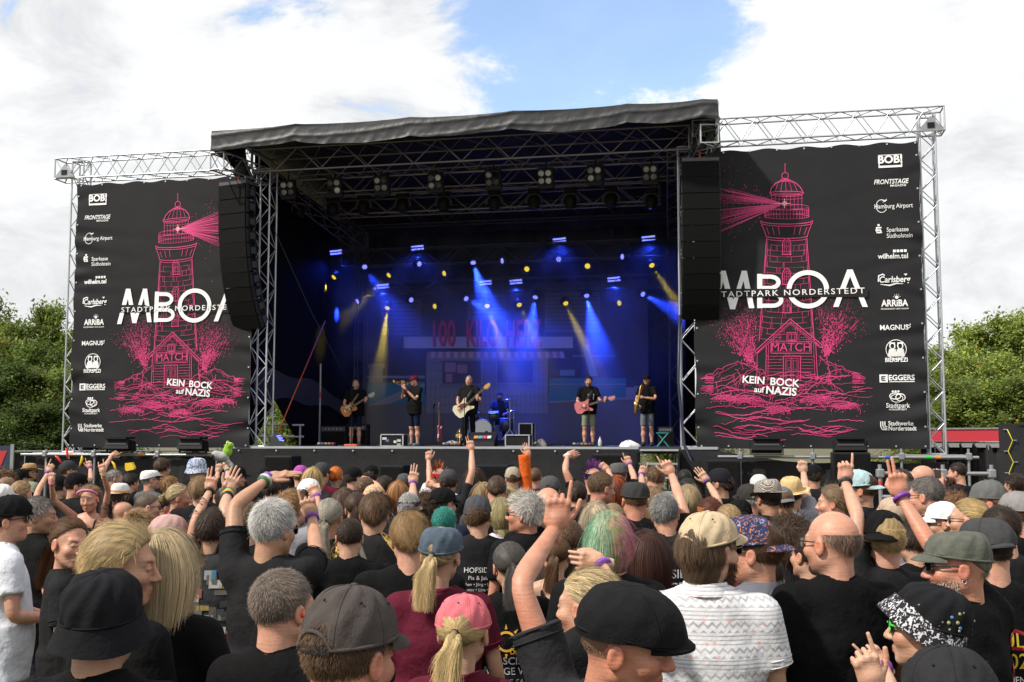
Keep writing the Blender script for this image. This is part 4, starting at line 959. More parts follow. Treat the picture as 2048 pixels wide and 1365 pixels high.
def head(fem, wide, h):
    key = (fem, wide, h)
    if key not in HEADS:
        V, Q = surface(lambda p: head_sdf(p, fem, wide), (-.15, -.135, -.30), (.15, .135, .135), h)
        C = np.ones((len(V), 4)); C[:, 3] = 0; x, y, z = np.abs(V[:, 0]), V[:, 1], V[:, 2]
        def paint(m, c, a=None):
            m = np.clip(m, 0, 1)[:, None]; C[:, :3] = C[:, :3] * (1 - m) + np.array(c) * m
            if a is not None: C[:, 3] = np.maximum(C[:, 3], a * m[:, 0])
        g = lambda cx, cy, cz, r: np.exp(-(((x - cx) ** 2 + (y - cy) ** 2 + (z - cz) ** 2) / r ** 2))
        paint(.5 * g(.045, .07, -.035, .03), (1.0, .78, .74)); paint(.6 * g(0, .11, -.03, .018), (1.0, .78, .74)); paint(.8 * g(.085, -.01, -.012, .03), (1.0, .72, .68))
        if h < .009:
            paint(1.3 * np.exp(-(((z + .0645) / .006) ** 2 + ((x) / .021) ** 4)) * (y > .07), (.86, .62, .6) if not fem else (.88, .56, .55))
            paint(1.3 * np.exp(-(((z + .077) / .006) ** 2 + ((x) / .019) ** 4)) * (y > .07), (.88, .64, .6) if not fem else (.88, .58, .56))
            paint(1.2 * np.exp(-(((z - .019 - .10 * (x - .03)) / .0045) ** 2 + ((x - .032) / .020) ** 4)) * (y > .04), (.32, .26, .22))
            e = np.exp(-(((x - .0315) / .0100) ** 4 + ((z - .000) / .0032) ** 4)) * (y > .078)
            paint(e * .8, (.42, .39, .37), 1.0); paint(np.exp(-(((x - .0315) / .005) ** 4 + ((z - .000) / .0042) ** 4)) * (y > .078), (.05, .04, .035), 1.0)
            paint(.8 * np.exp(-(((x - .0315) / .0135) ** 4 + ((z - .0065) / .0018) ** 2)) * (y > .07), (.35, .28, .25))  # upper lid shade painted as a dark line above the eye
        HEADS[key] = (V, Q, C)
    return HEADS[key]
def jaw_mask(V):
    x, y, z = np.abs(V[:, 0]), V[:, 1], V[:, 2]
    m = (z < -.035 + .25 * np.maximum(0, .06 - y) - .0) & (z > -.125) & (y > -.005)
    lip = (np.abs(z + .0705) < .013) & (x < .024) & (y > .07)
    nose = (z > -.053) & (x < .022)
    s = np.clip((-.028 - .35 * np.maximum(0, y - .02) * (x > .025) - z) / .018, 0, 1) * np.clip((y + .005) / .02, 0, 1) * np.clip((z + .13) / .015, 0, 1)
    return np.where(lip | nose, 0, s)
# ---- hands: wrist at 0, fingers along +z, palm towards +y, thumb on +x
HANDS = {}
FB = [(-.032, .083, .056), (-.011, .092, .071), (.011, .094, .077), (.032, .089, .069)]       # little ... index: x, z of knuckle, length
POSES = {  # curl of little, ring, middle, index (degrees per joint), thumb mode
    'point': ((82, 85, 85, 4), 'out'), 'point_in': ((82, 85, 85, 6), 'in'), 'peace': ((85, 85, 5, 3), 'in'), 'horns': ((8, 85, 85, 5), 'in'), 'flat': ((4, 3, 3, 5), 'side'), 'open': ((16, 12, 10, 8), 'out'),
    'fist': ((86, 88, 88, 86), 'in'), 'limp': ((45, 40, 34, 22), 'side'), 'relax': ((38, 34, 30, 26), 'side'), 'three': ((84, 6, 4, 8), 'in'), 'grip': ((62, 62, 62, 60), 'in')}
def hand(pose, h):
    key = (pose, h)
    if key in HANDS: return HANDS[key]
    curls, th = POSES[pose]; segs = []
    for (x, z, ln), c in zip(FB, curls):
        fan = x * (1.5 if c < 30 and pose in ('open', 'peace', 'three') else .35)
        p = A3(x, 0, z); a = R(c * .75); dirs = A3(fan, 0, 1); dirs /= np.linalg.norm(dirs); r = .0088 if abs(x) < .02 else .0082
        for s, k in zip((.46, .31, .25), (1.0, 1.25, .8)):
            q = p + ln * s * (dirs * math.cos(a) + A3(0, 1, 0) * math.sin(a)); segs.append((p, q, r, r * .92)); p = q; r *= .92; a += R(c * k)
    T = {'out': [(.026, .004, .02), (.052, .006, .050), (.066, .008, .078), (.070, .008, .101)], 'side': [(.026, .006, .02), (.046, .014, .055), (.046, .018, .083), (.040, .020, .105)],
         'in': [(.026, .008, .02), (.044, .024, .05), (.028, .040, .075), (.006, .042, .083)]}[th]
    for i, (a, b) in enumerate(zip(T[:-1], T[1:])): segs.append((A3(*a), A3(*b), (.015, .0112, .0098)[i], (.0112, .0098, .0082)[i]))
    def f(p):
        d = rbox(p, (0, .001, .052), (.041, .0135, .046), .013)
        d = sm(d, cone(p, (0, 0, -.03), (0, 0, .03), .024, .027), .02)
        d = sm(d, ellip(p, (.022, .009, .035), (.018, .014, .03)), .012)
        for x, z, l in FB: d = sm(d, ellip(p, (x, -.006, z - .002), (.009, .009, .011)), .008)
        fing = None
        for a, b, ra, rb in segs: 
            e = cone(p, a, b, ra, rb); fing = e if fing is None else np.minimum(fing, e)
        return sm(d, fing, .006)
    V, Q = surface(f, (-.065, -.032, -.045), (.09, .085, .19), h)
    C = np.ones((len(V), 4)); C[:, 3] = 0
    HANDS[key] = (V, Q, C)
    return HANDS[key]
# ---- hair
def skull(p): return p / np.array((.0765, .0985, .0905)) 
HC = A3(0, -.017, .026); HR = A3(.0775, .0985, .0915)
def ribbons(P_, wid, tone):
    """strands P_ (n, m, 3) as flat tapered ribbons"""
    n, m, _ = P_.shape
    t = np.gradient(P_, axis=1); out = P_ - HC; sd = np.cross(t, out); sd /= np.linalg.norm(sd, axis=-1)[..., None] + 1e-9
    tp = np.linspace(1, .35, m)[None, :, None] * wid[:, None, None] / 2
    V = np.stack([P_ - sd * tp, P_ + sd * tp], 2).reshape(-1, 3)
    b = (np.arange(n)[:, None] * m + np.arange(m - 1)[None]) * 2
    Q = np.stack([b, b + 1, b + 3, b + 2], -1).reshape(-1, 4)
    C = np.ones((n, m, 2, 4)); C[..., 3] = 0
    C[..., :3] = np.clip(tone[:, None, None, None] * np.linspace(.8, 1.12, m)[None, :, None, None], 0, 2)
    return V, Q, C.reshape(-1, 4)
HAIRS = {}
def hair(style, lod, seed=0, capped=False):
    key = (style, lod, seed, capped)
    if key in HAIRS: return HAIRS[key]
    g = np.random.default_rng(100 + seed * 7 + len(style)); mb = MB()
    N0 = {0: 9500, 1: 3000, 2: 800}[lod]; wid0 = {0: .0012, 1: .0025, 2: .0062}[lod]
    th = {'buzz': .003, 'fringe': .006, 'short': .010, 'crop': .006, 'medium': .017, 'bob': .015, 'long': .005, 'pony': .007, 'slick': .008, 'bun': .007, 'curly': .03, 'mohawk': .0, 'spiky': .012, 'mullet': .010}[style]
    hl = {'fringe': (-.02, .035), 'pony': (.048, .072), 'slick': (.05, .07), 'bun': (.048, .072), 'curly': (.06, .03)}.get(style, (.055, .058))
    if capped: th = min(th, .008)
    full = style in ('curly', 'bob', 'long')
    eff = lambda z: th if full else th * (.25 + .75 * np.clip((z + .025) / .07, 0, 1))
    def shell(p):
        d = ellip(p, HC, HR + th) + (th - eff(p[..., 2]))
        d = d + .0035 * np.sin(p[..., 0] * 120 + 3 * np.sin(p[..., 2] * 60 + seed)) * np.sin(p[..., 1] * 95 + seed) * (2.0 if style == 'curly' else .35)
        y, z, x = p[..., 1], p[..., 2], np.abs(p[..., 0])
        front = (y - hl[0]) * .62 + (hl[1] - z) * .78                       # forehead side
        low = np.where(y > -.022, -.018 - z + np.where(y > .012, (y - .012) * 1.6, 0), (-.085 if style not in ('bob', 'long', 'curly') else -.13) - z)
        d = smax(d, front, .01); d = smax(d, low, .012)
        if style in ('bob', 'long', 'curly', 'mullet'):
            zl = {'bob': -.115, 'long': -.28, 'curly': -.14, 'medium': -.09, 'mullet': -.13}[style]
            back = ellip(p, (0, -.048, -.045 if style != 'long' else -.12), (.074 + th * .4, .058 + th * .5, .10 if style != 'long' else .2))
            back = smax(back, zl - z, .02); d = sm(d, back, .02)
        if style == 'fringe': d = np.maximum(d, z - .035)
        return d
    if style != 'mohawk':
        hh = {0: .006, 1: .008, 2: .012}[lod]
        V, Q = surface(shell, (-.14, -.185, -.32), (.14, .13, .16), hh)
        C = np.ones((len(V), 4)); C[:, :3] = .5 if style != 'buzz' else 1.0; C[:, 3] = 0  # shell darkened to stand for shade beneath the strands
        C[:, :3] *= (1 + .25 * np.sin(V[:, 0] * 300 + 4 * np.sin(V[:, 2] * 40)) * (style != 'buzz'))[:, None]
        mb.add(V, Q, C)
    # roots over the scalp
    n = {'buzz': N0 // 2, 'fringe': N0 // 3, 'mohawk': N0 // 3}.get(style, N0)
    d = g.normal(size=(n * 5, 3)); d /= np.linalg.norm(d, axis=1)[:, None]
    r0 = HC + d * (HR + (eff(HC[2] + d[:, 2] * HR[2]) * .85 if full else (eff(HC[2] + d[:, 2] * HR[2]) * .85)[:, None]))
    front = (r0[:, 1] - hl[0]) * .62 + (hl[1] - r0[:, 2]) * .78
    ok = (front < .004) & np.where(r0[:, 1] > -.022, r0[:, 2] > -.012 + np.maximum(0, r0[:, 1] - .012) * 1.6, r0[:, 2] > -.075)
    if style == 'fringe': ok &= r0[:, 2] < .035
    if style == 'mohawk': ok &= (np.abs(r0[:, 0]) < .014) & (r0[:, 2] > .0)
    if capped: ok &= (r0[:, 2] < (.03 if capped == 'cap' else -.01)) | ((capped == 'cap') & (np.abs(r0[:, 0]) < .05) & (r0[:, 1] < -.06) & (r0[:, 2] < .07))
    r0, d = r0[ok][:n], d[ok][:n]; n = len(r0)
    nr = (r0 - HC) / HR ** 2; nr /= np.linalg.norm(nr, axis=1)[:, None]
    crown = HC + A3(.012 if seed % 2 else -.012, -.055, .085)
    flow = r0 - crown; flow = flow - nr * (flow * nr).sum(1)[:, None]; flow /= np.linalg.norm(flow, axis=1)[:, None] + 1e-6
    down = A3(0, 0, -1) - nr * (nr @ A3(0, 0, -1))[:, None]; back = A3(0, -1, 0) - nr * (nr @ A3(0, -1, 0))[:, None]
    J = g.normal(size=(n, 3))
    m, ln, lift, grav, comb, jit = {
        'buzz': (3, .006, .5, 0, flow, .5), 'fringe': (4, .02, .3, .2, down, .3), 'short': (5, .034, .14, .02, flow + .35 * A3(seed % 3 - 1, .2, 0), .26), 'crop': (4, .014, .22, .0, flow, .35),
        'medium': (8, .058, .07, .22, flow * .5 + 1.0 * back + .25 * A3((-1) ** seed, 0, 0), .15), 'bob': (10, .112, .06, .45, flow + .3 * down, .09), 'long': (12, .31, .04, .8, flow * .7 + .3 * back + .3 * down, .07),
        'pony': (7, .10, .05, .0, back, .08), 'slick': (7, .10, .08, .1, back + .2 * A3(0, 0, -1), .05), 'bun': (7, .10, .05, .0, back, .08), 'curly': (9, .10, .6, .5, flow, .9),
        'mohawk': (5, .09, 1.0, -.1, flow * .1, .18), 'spiky': (5, .040, .42, .0, flow + .5 * A3(0, 0, .6), .34), 'mullet': (7, .07, .2, .6, flow + .5 * down, .25)}[style]
    ln = ln * g.uniform(.7, 1.15, n)
    stray = (g.uniform(0, 1, n) < (.035 if style not in ('long', 'curly', 'slick') else 0))[:, None]
    if style in ('mullet', 'medium'): ln = np.where((r0[:, 1] > -.03) & (r0[:, 2] < .035), ln * .35, ln)
    tie = A3(0, -.122, .012 if seed % 2 == 0 else -.02)
    pts = [r0]; dirv = comb * (1 - lift) + nr * lift + J * jit * .5 + stray * (J * .35 + nr * .25)
    dirv /= np.linalg.norm(dirv, axis=1)[:, None] + 1e-6
    if style in ('pony', 'bun'):
        for k in range(1, m):
            t = k / (m - 1); p = r0 * (1 - t) + tie * t; q = (p - HC) / (HR + th); s = np.linalg.norm(q, axis=1)
            tgt = 1.02 + .04 * math.sin(t * 3.1); f_ = np.where(s < tgt, tgt / s, 1)[:, None]; p2 = HC + (p - HC) * f_
            pts.append(p2 * (1 - max(0, t - .85) / .15) + tie * max(0, t - .85) / .15 + J * .0015)
    else:
        for k in range(1, m):
            p = pts[-1] + dirv * (ln / (m - 1))[:, None]
            q = (p - HC) / (HR + (eff(p[:, 2]) * .9 if full else (eff(p[:, 2]) * .9)[:, None])); s = np.linalg.norm(q, axis=1); ins = s < 1.0
            p = np.where(ins[:, None], HC + (p - HC) / np.maximum(s, 1e-6)[:, None], p)
            if style in ('long', 'bob', 'medium', 'mullet'):      # draw in towards the nape
                dn = np.clip((-.02 - p[:, 2]) / .10, 0, 1) * (.13 if style != 'long' else .06)
                p = np.stack([p[:, 0] * (1 - dn), (p[:, 1] + .05) * (1 - dn) - .05, p[:, 2]], 1)
            if style in ('long', 'bob', 'curly', 'mullet'):       # fall clear of the neck
                lowm = p[:, 2] < -.06; rr = np.hypot(p[:, 0], p[:, 1] + .03); need = (rr < .068) & lowm
                f_ = np.where(need, .068 / np.maximum(rr, 1e-6), 1); p = np.stack([p[:, 0] * f_, (p[:, 1] + .03) * f_ - .03, p[:, 2]], 1)
            pts.append(p)
            dirv = dirv + A3(0, 0, -1) * grav * .5 + g.normal(size=(n, 3)) * (jit * .55 if style == 'curly' else jit * .12)
            dirv /= np.linalg.norm(dirv, axis=1)[:, None] + 1e-6
    if style == 'long':                                            # keep the face clear
        pts = [np.stack([p[:, 0], np.where((p[:, 2] < .0) & (p[:, 1] > .02), .02 - .3 * (p[:, 1] - .02), p[:, 1]), p[:, 2]], 1) for p in pts]
    P_ = np.stack(pts, 1)
    lump = (1 + .2 * np.sin(r0[:, 0] * 62 + 2.5 * np.sin(r0[:, 1] * 45) + seed)) * (1 + .22 * np.sin(r0[:, 0] * 170 + 5 * np.sin(r0[:, 2] * 90 + seed)))
    mb.add(*ribbons(P_, wid0 * g.uniform(.7, 1.3, n), g.uniform(.72, 1.25, n) * lump))
    if style in ('pony', 'bun'):
        if style == 'pony':
            nt_ = N0 // 2; a = g.uniform(0, 6.28, nt_); rr = np.sqrt(g.uniform(0, 1, nt_)); L_ = g.uniform(.45, 1.1, nt_) * .21; mm = 9
            T = np.linspace(0, 1, mm)[None]
            prof = .008 + .036 * np.sin(np.clip(T * 2.2, 0, 1.57)) * (1 - .45 * T)
            w = A3(.12 * math.sin(seed * 2.1), -.32, -1)
            px = tie[0] + w[0] * L_[:, None] * T + np.cos(a)[:, None] * rr[:, None] * prof + .004 * np.sin(9 * T + a[:, None]) + .013 * np.sin(5 * T + seed) * T + g.normal(size=(nt_, 1)) * .012 * T ** 2
            py = tie[1] - .012 - .045 * np.sin(np.clip(T * 1.9, 0, 2.6)) + np.sin(a)[:, None] * rr[:, None] * prof
            pz = tie[2] - L_[:, None] * T ** 1.25
            mb.add(*ribbons(np.stack([px, py, pz], -1), wid0 * g.uniform(.7, 1.3, nt_), g.uniform(.7, 1.3, nt_) * (1 + .35 * np.sin(a * 4 + seed))))
            mb.sweep([(tie[0], tie[1] - .012, tie[2]), (tie[0], tie[1] - .042, tie[2] - .02), (tie[0], tie[1] - .05, tie[2] - .08), (tie[0], tie[1] - .045, tie[2] - .15)], [.012, .016, .012, .003], 9, col=(.45, .45, .45, 0))
            mb.sweep([(tie[0], tie[1] + .002, tie[2]), (tie[0], tie[1] - .016, tie[2] - .004)], .0155, 9, col=(.02, .02, .02, 1))
        else:
            for k in range(260 if lod < 2 else 60):
                c = g.normal(size=3); c /= np.linalg.norm(c); e = np.cross(c, g.normal(size=3)); e /= np.linalg.norm(e)
                t = np.linspace(0, 2.2, 6); mb.add(*ribbons((tie + A3(0, -.028, .01) + .036 * (c * np.cos(t)[:, None] + e * np.sin(t)[:, None]))[None], np.array([wid0 * 1.6]), np.array([g.uniform(.7, 1.2)])))
            V, Q = surface(lambda p: ellip(p, tie + A3(0, -.028, .01), (.034, .03, .034)), tie - .08, tie + .06, .008); mb.add(V, Q, (.75, .75, .75, 0))
    me = mb.mesh('hair', True, [M_HAIR], True); HAIRS[key] = me
    return me
def beard_mesh(lod, ln=.02, seed=0):
    key = ('beard', lod, ln)
    if key in HAIRS: return HAIRS[key]
    V, Q, C = head(False, 1.0, .0065); m = jaw_mask(V); ids = np.where(m > .5)[0]; g = np.random.default_rng(5)
    n = {0: 1500, 1: 600, 2: 250}[lod]; r = V[g.choice(ids, n)] + g.normal(size=(n, 3)) * .003; nr = r - A3(0, -.01, -.05); nr /= np.linalg.norm(nr, axis=1)[:, None]
    d = nr * .5 + A3(0, .1, -.8) + g.normal(size=(n, 3)) * .3; pts = np.stack([r + d * (ln * t) * g.uniform(.6, 1.2, n)[:, None] for t in (0, .4, .75, 1)], 1)
    mb = MB(); mb.add(*ribbons(pts, g.uniform(.7, 1.3, n) * {0: .002, 1: .004, 2: .007}[lod], g.uniform(.7, 1.3, n))); HAIRS[key] = mb.mesh('beard', True, [M_HAIR], True)
    return HAIRS[key]
# ---- hats, in head space
HATS = {}
def rotz(v, deg):
    a = R(deg); v = np.array(v, float); return np.stack([v[..., 0] * math.cos(a) - v[..., 1] * math.sin(a), v[..., 0] * math.sin(a) + v[..., 1] * math.cos(a), v[..., 2]], -1)
def dome(rx, ry, rz, c, z0, nth=60, nph=14, power=1.0, seams=6, seed=0, fwd=0.0, amp=.0015, flat=1.0):
    """crown from the rim up; z0(theta) gives the rim height"""
    th = np.linspace(0, 2 * math.pi, nth, endpoint=False); G = []
    for j in range(nph + 1):
        t = j / nph; row = []
        for a in th:
            zr = z0(a); ph = math.asin(min(1, max(-.6, zr / rz))); f = ph + (math.pi / 2 - ph) * t
            r = max(0.0, math.cos(f)) ** power; s_ = 1 - (.02 * (abs(math.cos(a * seams / 2)) > .985) if seams else 0)
            z = rz * math.sin(f) ** flat if math.sin(f) > 0 else rz * math.sin(f)
            n = amp * (math.sin(7 * a + 5 * t + seed) + math.sin(11 * a - 9 * t + seed * 2)) * (1 - t * .6)
            row.append((c[0] + (rx * r * s_ + n) * math.cos(a), c[1] + (ry * r * s_ + n) * math.sin(a) + fwd * t, c[2] + z + n * .5))
        G.append(row)
    return np.array(G)
def visor(rx, ry, c, z0, out, half, drop, curve, seed=0, thick=.0035):
    a = np.linspace(math.pi / 2 - half, math.pi / 2 + half, 19); G = []
    for t in np.linspace(0, 1, 7):
        row = []
        for q in a:
            e = math.cos((q - math.pi / 2) / half * math.pi / 2) ** .55
            o = out * t * e; x = c[0] + rx * math.cos(q) * (1 + .06 * t); y = c[1] + ry * math.sin(q) + o
            row.append((x, y, c[2] + z0 - drop * t * t - curve * (math.cos(q)) ** 2 * (.35 + .65 * t)))
        G.append(row)
    G = np.array(G); B = G.copy(); B[..., 2] -= thick
    m = MB().grid(G); m.grid(B[:, ::-1]); e = np.stack([G[-1], B[-1]]); m.grid(e)
    return m
def hat(kind, lod):
    """list of (part name, mesh, material key) in head space"""
    if (kind, lod) in HATS: return HATS[kind, lod]
    nth = {0: 72, 1: 48, 2: 30}[lod]; out = []; C0 = (0, -.012, .028)
    def put(name, m, mt=None, role='main'): out.append((name, m.mesh(name, True, [mt or M_CAP]), role))
    if kind in ('cap', 'cap_low', 'army'):
        rim0 = lambda a: .002 + .020 * math.sin(a)
        arch = lambda a: .036 * math.sqrt(max(0, 1 - (abs((a - 1.5 * math.pi + math.pi) % (2 * math.pi) - math.pi) / .44) ** 2)) if kind != 'army' else 0
        rim = lambda a: rim0(a) + arch(a)
        if kind == 'army': G = dome(.0935, .112, .094, C0, rim, nth, 12, .45, 0, 3, 0, .0022, .8)
        else: G = dome(.0930, .1120, .110 if kind == 'cap' else .099, C0, rim, nth, 14, .80, 6, 1, 0, .0026)
        m = MB(); a_, b_ = G.shape[:2]; f = []
        for i in range(a_ - 1):
            for j in range(b_):
                th = (j + .5) / b_ * 2 * math.pi; dth = abs((th - 1.5 * math.pi + math.pi) % (2 * math.pi) - math.pi)
                hole = False
                if not hole: f.append([i * b_ + j, i * b_ + (j + 1) % b_, (i + 1) * b_ + (j + 1) % b_, (i + 1) * b_ + j])
        m.add(G.reshape(-1, 3), f); put('crown', m)
        rp = [(C0[0] + .0935 * math.cos(q), C0[1] + .1125 * math.sin(q), C0[2] + rim(q) + .003) for q in np.linspace(0, 2 * math.pi, 41)]
        put('sweatband', MB().sweep(rp, .0045, 5))
        if kind != 'army':
            put('strap', MB().grid([[(C0[0] + .0945 * math.cos(q), C0[1] + .1135 * math.sin(q), C0[2] + rim0(q) + z) for q in np.linspace(1.5 * math.pi - .5, 1.5 * math.pi + .5, 12)] for z in (-.004, .014)]), None, 'dark')
            put('button', MB().lathe([(.009, 0), (.008, .006), (.0, .008)], 10, Matrix.Translation((0, C0[1], C0[2] + (.110 if kind == 'cap' else .099) - .003))))
            em = MB()
            for k in range(6):
                q = (k + .5) * math.pi / 3; em.lathe([(.0, .002), (.0028, .002), (.0034, 0)], 6, Matrix.Translation((C0[0] + .071 * math.cos(q), C0[1] + .086 * math.sin(q), C0[2] + .079)) @ Vector((math.cos(q), math.sin(q), .9)).to_track_quat('Z', 'Y').to_matrix().to_4x4())
            if lod == 0:
                put('eyelet', em, None, 'dark')
                for k in range(6): put('seam', MB().sweep([G[i, int(nth * (k + .5 * (k % 1)) / 6) % nth] * np.array((1.004, 1.004, 1.002)) for i in range(0, 14)], .0013, 5))
        put('visor', visor(.086, .102, C0, .024, .075 if kind != 'army' else .06, 1.02, .018, .022 if kind != 'army' else .012))
    elif kind == 'bucket':
        put('crown', MB().grid(dome(.0945, .114, .118, (0, -.012, .018), lambda a: .004, nth, 12, .6, 0, 2, 0, .0034, .8), True))
        put('brim', MB().grid([[(C0[0] + (.095 + .028 * t) * math.cos(q), C0[1] + (.1145 + .028 * t) * math.sin(q), .024 - .064 * t + .004 * math.sin(3 * q + 1)) for q in np.linspace(0, 2 * math.pi, nth, endpoint=False)] for t in np.linspace(0, 1, 7)], True))
        put('band', MB().sweep([(C0[0] + .096 * math.cos(q), C0[1] + .1155 * math.sin(q), .026) for q in np.linspace(0, 2 * math.pi, 41)], .0028, 5))
    elif kind in ('straw', 'cowboy', 'trilby', 'white_hat'):
        bw = {'straw': .062, 'cowboy': .085, 'trilby': .036, 'white_hat': .05}[kind]
        put('crown', MB().grid(dome(.0900, .1095, .115 if kind != 'trilby' else .108, C0, lambda a: .015, nth, 12, .42, 0, 2, -.008, .0012, .7), True))
        put('brim', MB().grid([[(C0[0] + (.090 + bw * t) * math.cos(q), C0[1] + (.1095 + bw * t) * math.sin(q), C0[2] + .016 - .006 * t + (.045 * t * t * math.cos(q) ** 4 if kind == 'cowboy' else (.012 * t * t * math.cos(q) ** 2 - .018 * t * max(0, math.sin(q))))) for q in np.linspace(0, 2 * math.pi, nth, endpoint=False)] for t in np.linspace(0, 1, 6)], True))
        put('band', MB().grid([[(C0[0] + .0915 * math.cos(q), C0[1] + .111 * math.sin(q), C0[2] + z) for q in np.linspace(0, 2 * math.pi, nth, endpoint=False)] for z in (.018, .042)], True), None, 'band')
    elif kind == 'flat':
        G = dome(.0960, .116, .100, (0, -.012, .030), lambda a: -.004 + .012 * math.sin(a), nth, 16, .62, 0, 4, .0, .0012)
        G[..., 2] -= .30 * np.clip(G[..., 1] - .02, 0, 1) ** 1.25; y = G[..., 1]; G[..., 1] = np.where(y > 0, y * 1.34, y); G[..., 0] *= 1 + .06 * np.sin(np.clip(G[..., 2] * 18, 0, 3))
        put('crown', MB().grid(G, True))
        for s in (-1, 1):
            sp = [G[i, int(nth * (.25 + s * .13)) % nth] * 1.004 for i in range(1, 15)]; put('seam', MB().sweep(sp, .0016, 5))
        put('peak', visor(.074, .100, (0, .012, .014), .022, .046, 1.0, .016, .014, thick=.006))
        put('sweatband', MB().sweep([(.0955 * math.cos(q), -.012 + (.117 if math.sin(q) < 0 else .140) * math.sin(q), .040 + .010 * math.sin(q) - .035 * max(0, math.sin(q))) for q in np.linspace(0, 2 * math.pi, 41)], .004, 5))
    elif kind in ('bandana', 'tiara', 'headband'):
        zt = {'bandana': .055, 'tiara': .085, 'headband': .03}[kind]
        if kind == 'bandana': put('cloth', MB().grid(dome(.0885, .107, .1, C0, lambda a: .01 + .02 * math.sin(a), nth, 12, .9, 0, 5, 0, .002), True))
        elif kind == 'headband': put('cloth', MB().grid([[(C0[0] + .0905 * math.cos(q), C0[1] + .110 * math.sin(q), C0[2] + z + .012 * math.sin(q)) for q in np.linspace(0, 2 * math.pi, nth, endpoint=False)] for z in (-.004, .03)], True))
        else:
            put('hoop', MB().sweep([(C0[0] + .092 * math.cos(q), C0[1] + .07 * math.sin(q) + .05, C0[2] + .02 + .06 * math.sin(q)) for q in np.linspace(0, math.pi, 21)], .012, 6))
    HATS[kind, lod] = out
    return out
def glasses(dark=True):
    key = ('glasses', dark)
    if key in HATS: return HATS[key]
    fr, le = MB(), MB()
    for s in (-1, 1):
        pts = [(s * (.033 + .025 * math.copysign(abs(math.cos(a)) ** .6, math.cos(a))), .101 - .010 * (.5 + .5 * math.cos(a)), .0 + .019 * math.copysign(abs(math.sin(a)) ** .7, math.sin(a))) for a in np.linspace(0, 2 * math.pi, 17)]
        fr.sweep(pts, .0022 if dark else .0014, 5); le.add(pts[:-1] , [list(range(16))])
        fr.sweep([(s * .058, .09, .008), (s * .074, .07, .008), (s * .0815, .0, .006), (s * .083, -.012, -.004)], [.004, .003, .0024, .002], 5)
    fr.sweep([(-.010, .106, .006), (0, .108, .008), (.010, .106, .006)], .002, 5)
    HATS[key] = (fr.mesh('glasses_frame', True, [M_TINT]), le.mesh('lens', False, [M_GLASS if dark else mat('clear_lens', (.6, .65, .68), .05, spec=.8)]))
    return HATS[key]
# ---- legs shared by everyone
def legs_sdf(short):
    def f(p):
        q = np.stack([np.abs(p[..., 0]), p[..., 1], p[..., 2]], -1)
        d = ellip(p, (0, 0, .92), (.150, .108, .12))
        d = sm(d, cone(q, (.080, 0, .88), (.10, .01, .50), .084, .075 if short else .062), .05)
        if not short: d = sm(d, cone(q, (.10, .01, .50), (.105, -.01, .09), .064, .055), .03)
        else: d = np.maximum(d, .50 - p[..., 2])
        return d
    return f
LEG = {}
def legs_mesh(kind):
    if kind not in LEG:
        if kind in ('long', 'shorts'):
            V, Q = surface(legs_sdf(kind == 'shorts'), (-.26, -.17, .02), (.26, .19, 1.08), .02); V = V + normals(V, Q) * (wrinkle(V, 16, 2) * .006)[:, None]
            LEG[kind] = MB().add(V, Q).mesh('trousers', True, [M_CLOTH])
        elif kind == 'shins':
            def f(p):
                q = np.stack([np.abs(p[..., 0]), p[..., 1], p[..., 2]], -1)
                d = cone(q, (.10, .01, .56), (.10, .012, .47), .062, .052); d = sm(d, cone(q, (.10, -.008, .44), (.104, -.012, .30), .050, .054), .04); return sm(d, cone(q, (.104, -.012, .30), (.106, -.01, .06), .052, .034), .04)
            V, Q = surface(f, (-.2, -.12, .0), (.2, .12, .62), .014); m = MB().add(V, Q, (1, 1, 1, 0)); LEG[kind] = m.mesh('shins', True, [M_SKIN], True)
        else:
            def f(p):
                q = np.stack([np.abs(p[..., 0]), p[..., 1], p[..., 2]], -1); d = cone(q, (.106, -.03, .05), (.115, .13, .035), .045, .036); d = sm(d, cone(q, (.106, -.02, .05), (.106, -.015, .11), .042, .042), .03); return np.maximum(d, .002 - p[..., 2])
            V, Q = surface(f, (-.2, -.12, -.01), (.2, .22, .17), .013); LEG[kind] = MB().add(V, Q).mesh('shoes', True, [mat('shoe', tint=True, rough=.6)])
    return LEG[kind]

SKIN = {'fair': (.47, .285, .195), 'pink': (.49, .268, .185), 'tan': (.39, .222, .140), 'brown': (.14, .07, .045), 'red': (.45, .215, .142)}
def bend(S_, E_, W_, n=18):
    """arm path: shoulder, rounded elbow, wrist"""
    S_, E_, W_ = map(np.array, (S_, E_, W_)); out = []
    for t in np.linspace(0, 1, n):
        if t < .42: out.append(S_ + (E_ - S_) * (t / .42) * .86)
        elif t > .58: out.append(E_ + (W_ - E_) * (.14 + .86 * (t - .58) / .42))
        else:
            a, b = S_ + (E_ - S_) * .86, E_ + (W_ - E_) * .14; u = (t - .42) / .16; out.append((1 - u) ** 2 * a + 2 * u * (1 - u) * E_ + u * u * b)
    return np.array(out)
ARM_T = [0, .10, .22, .40, .50, .58, .68, .85, 1.0]; ARM_R = [.050, .048, .042, .0355, .0325, .0345, .035, .027, .022]
ARM_D = {1: ((.225, .005, 1.15), (.235, .13, .93)), -1: ((-.225, .005, 1.15), (-.235, .13, .93))}
class Body: pass
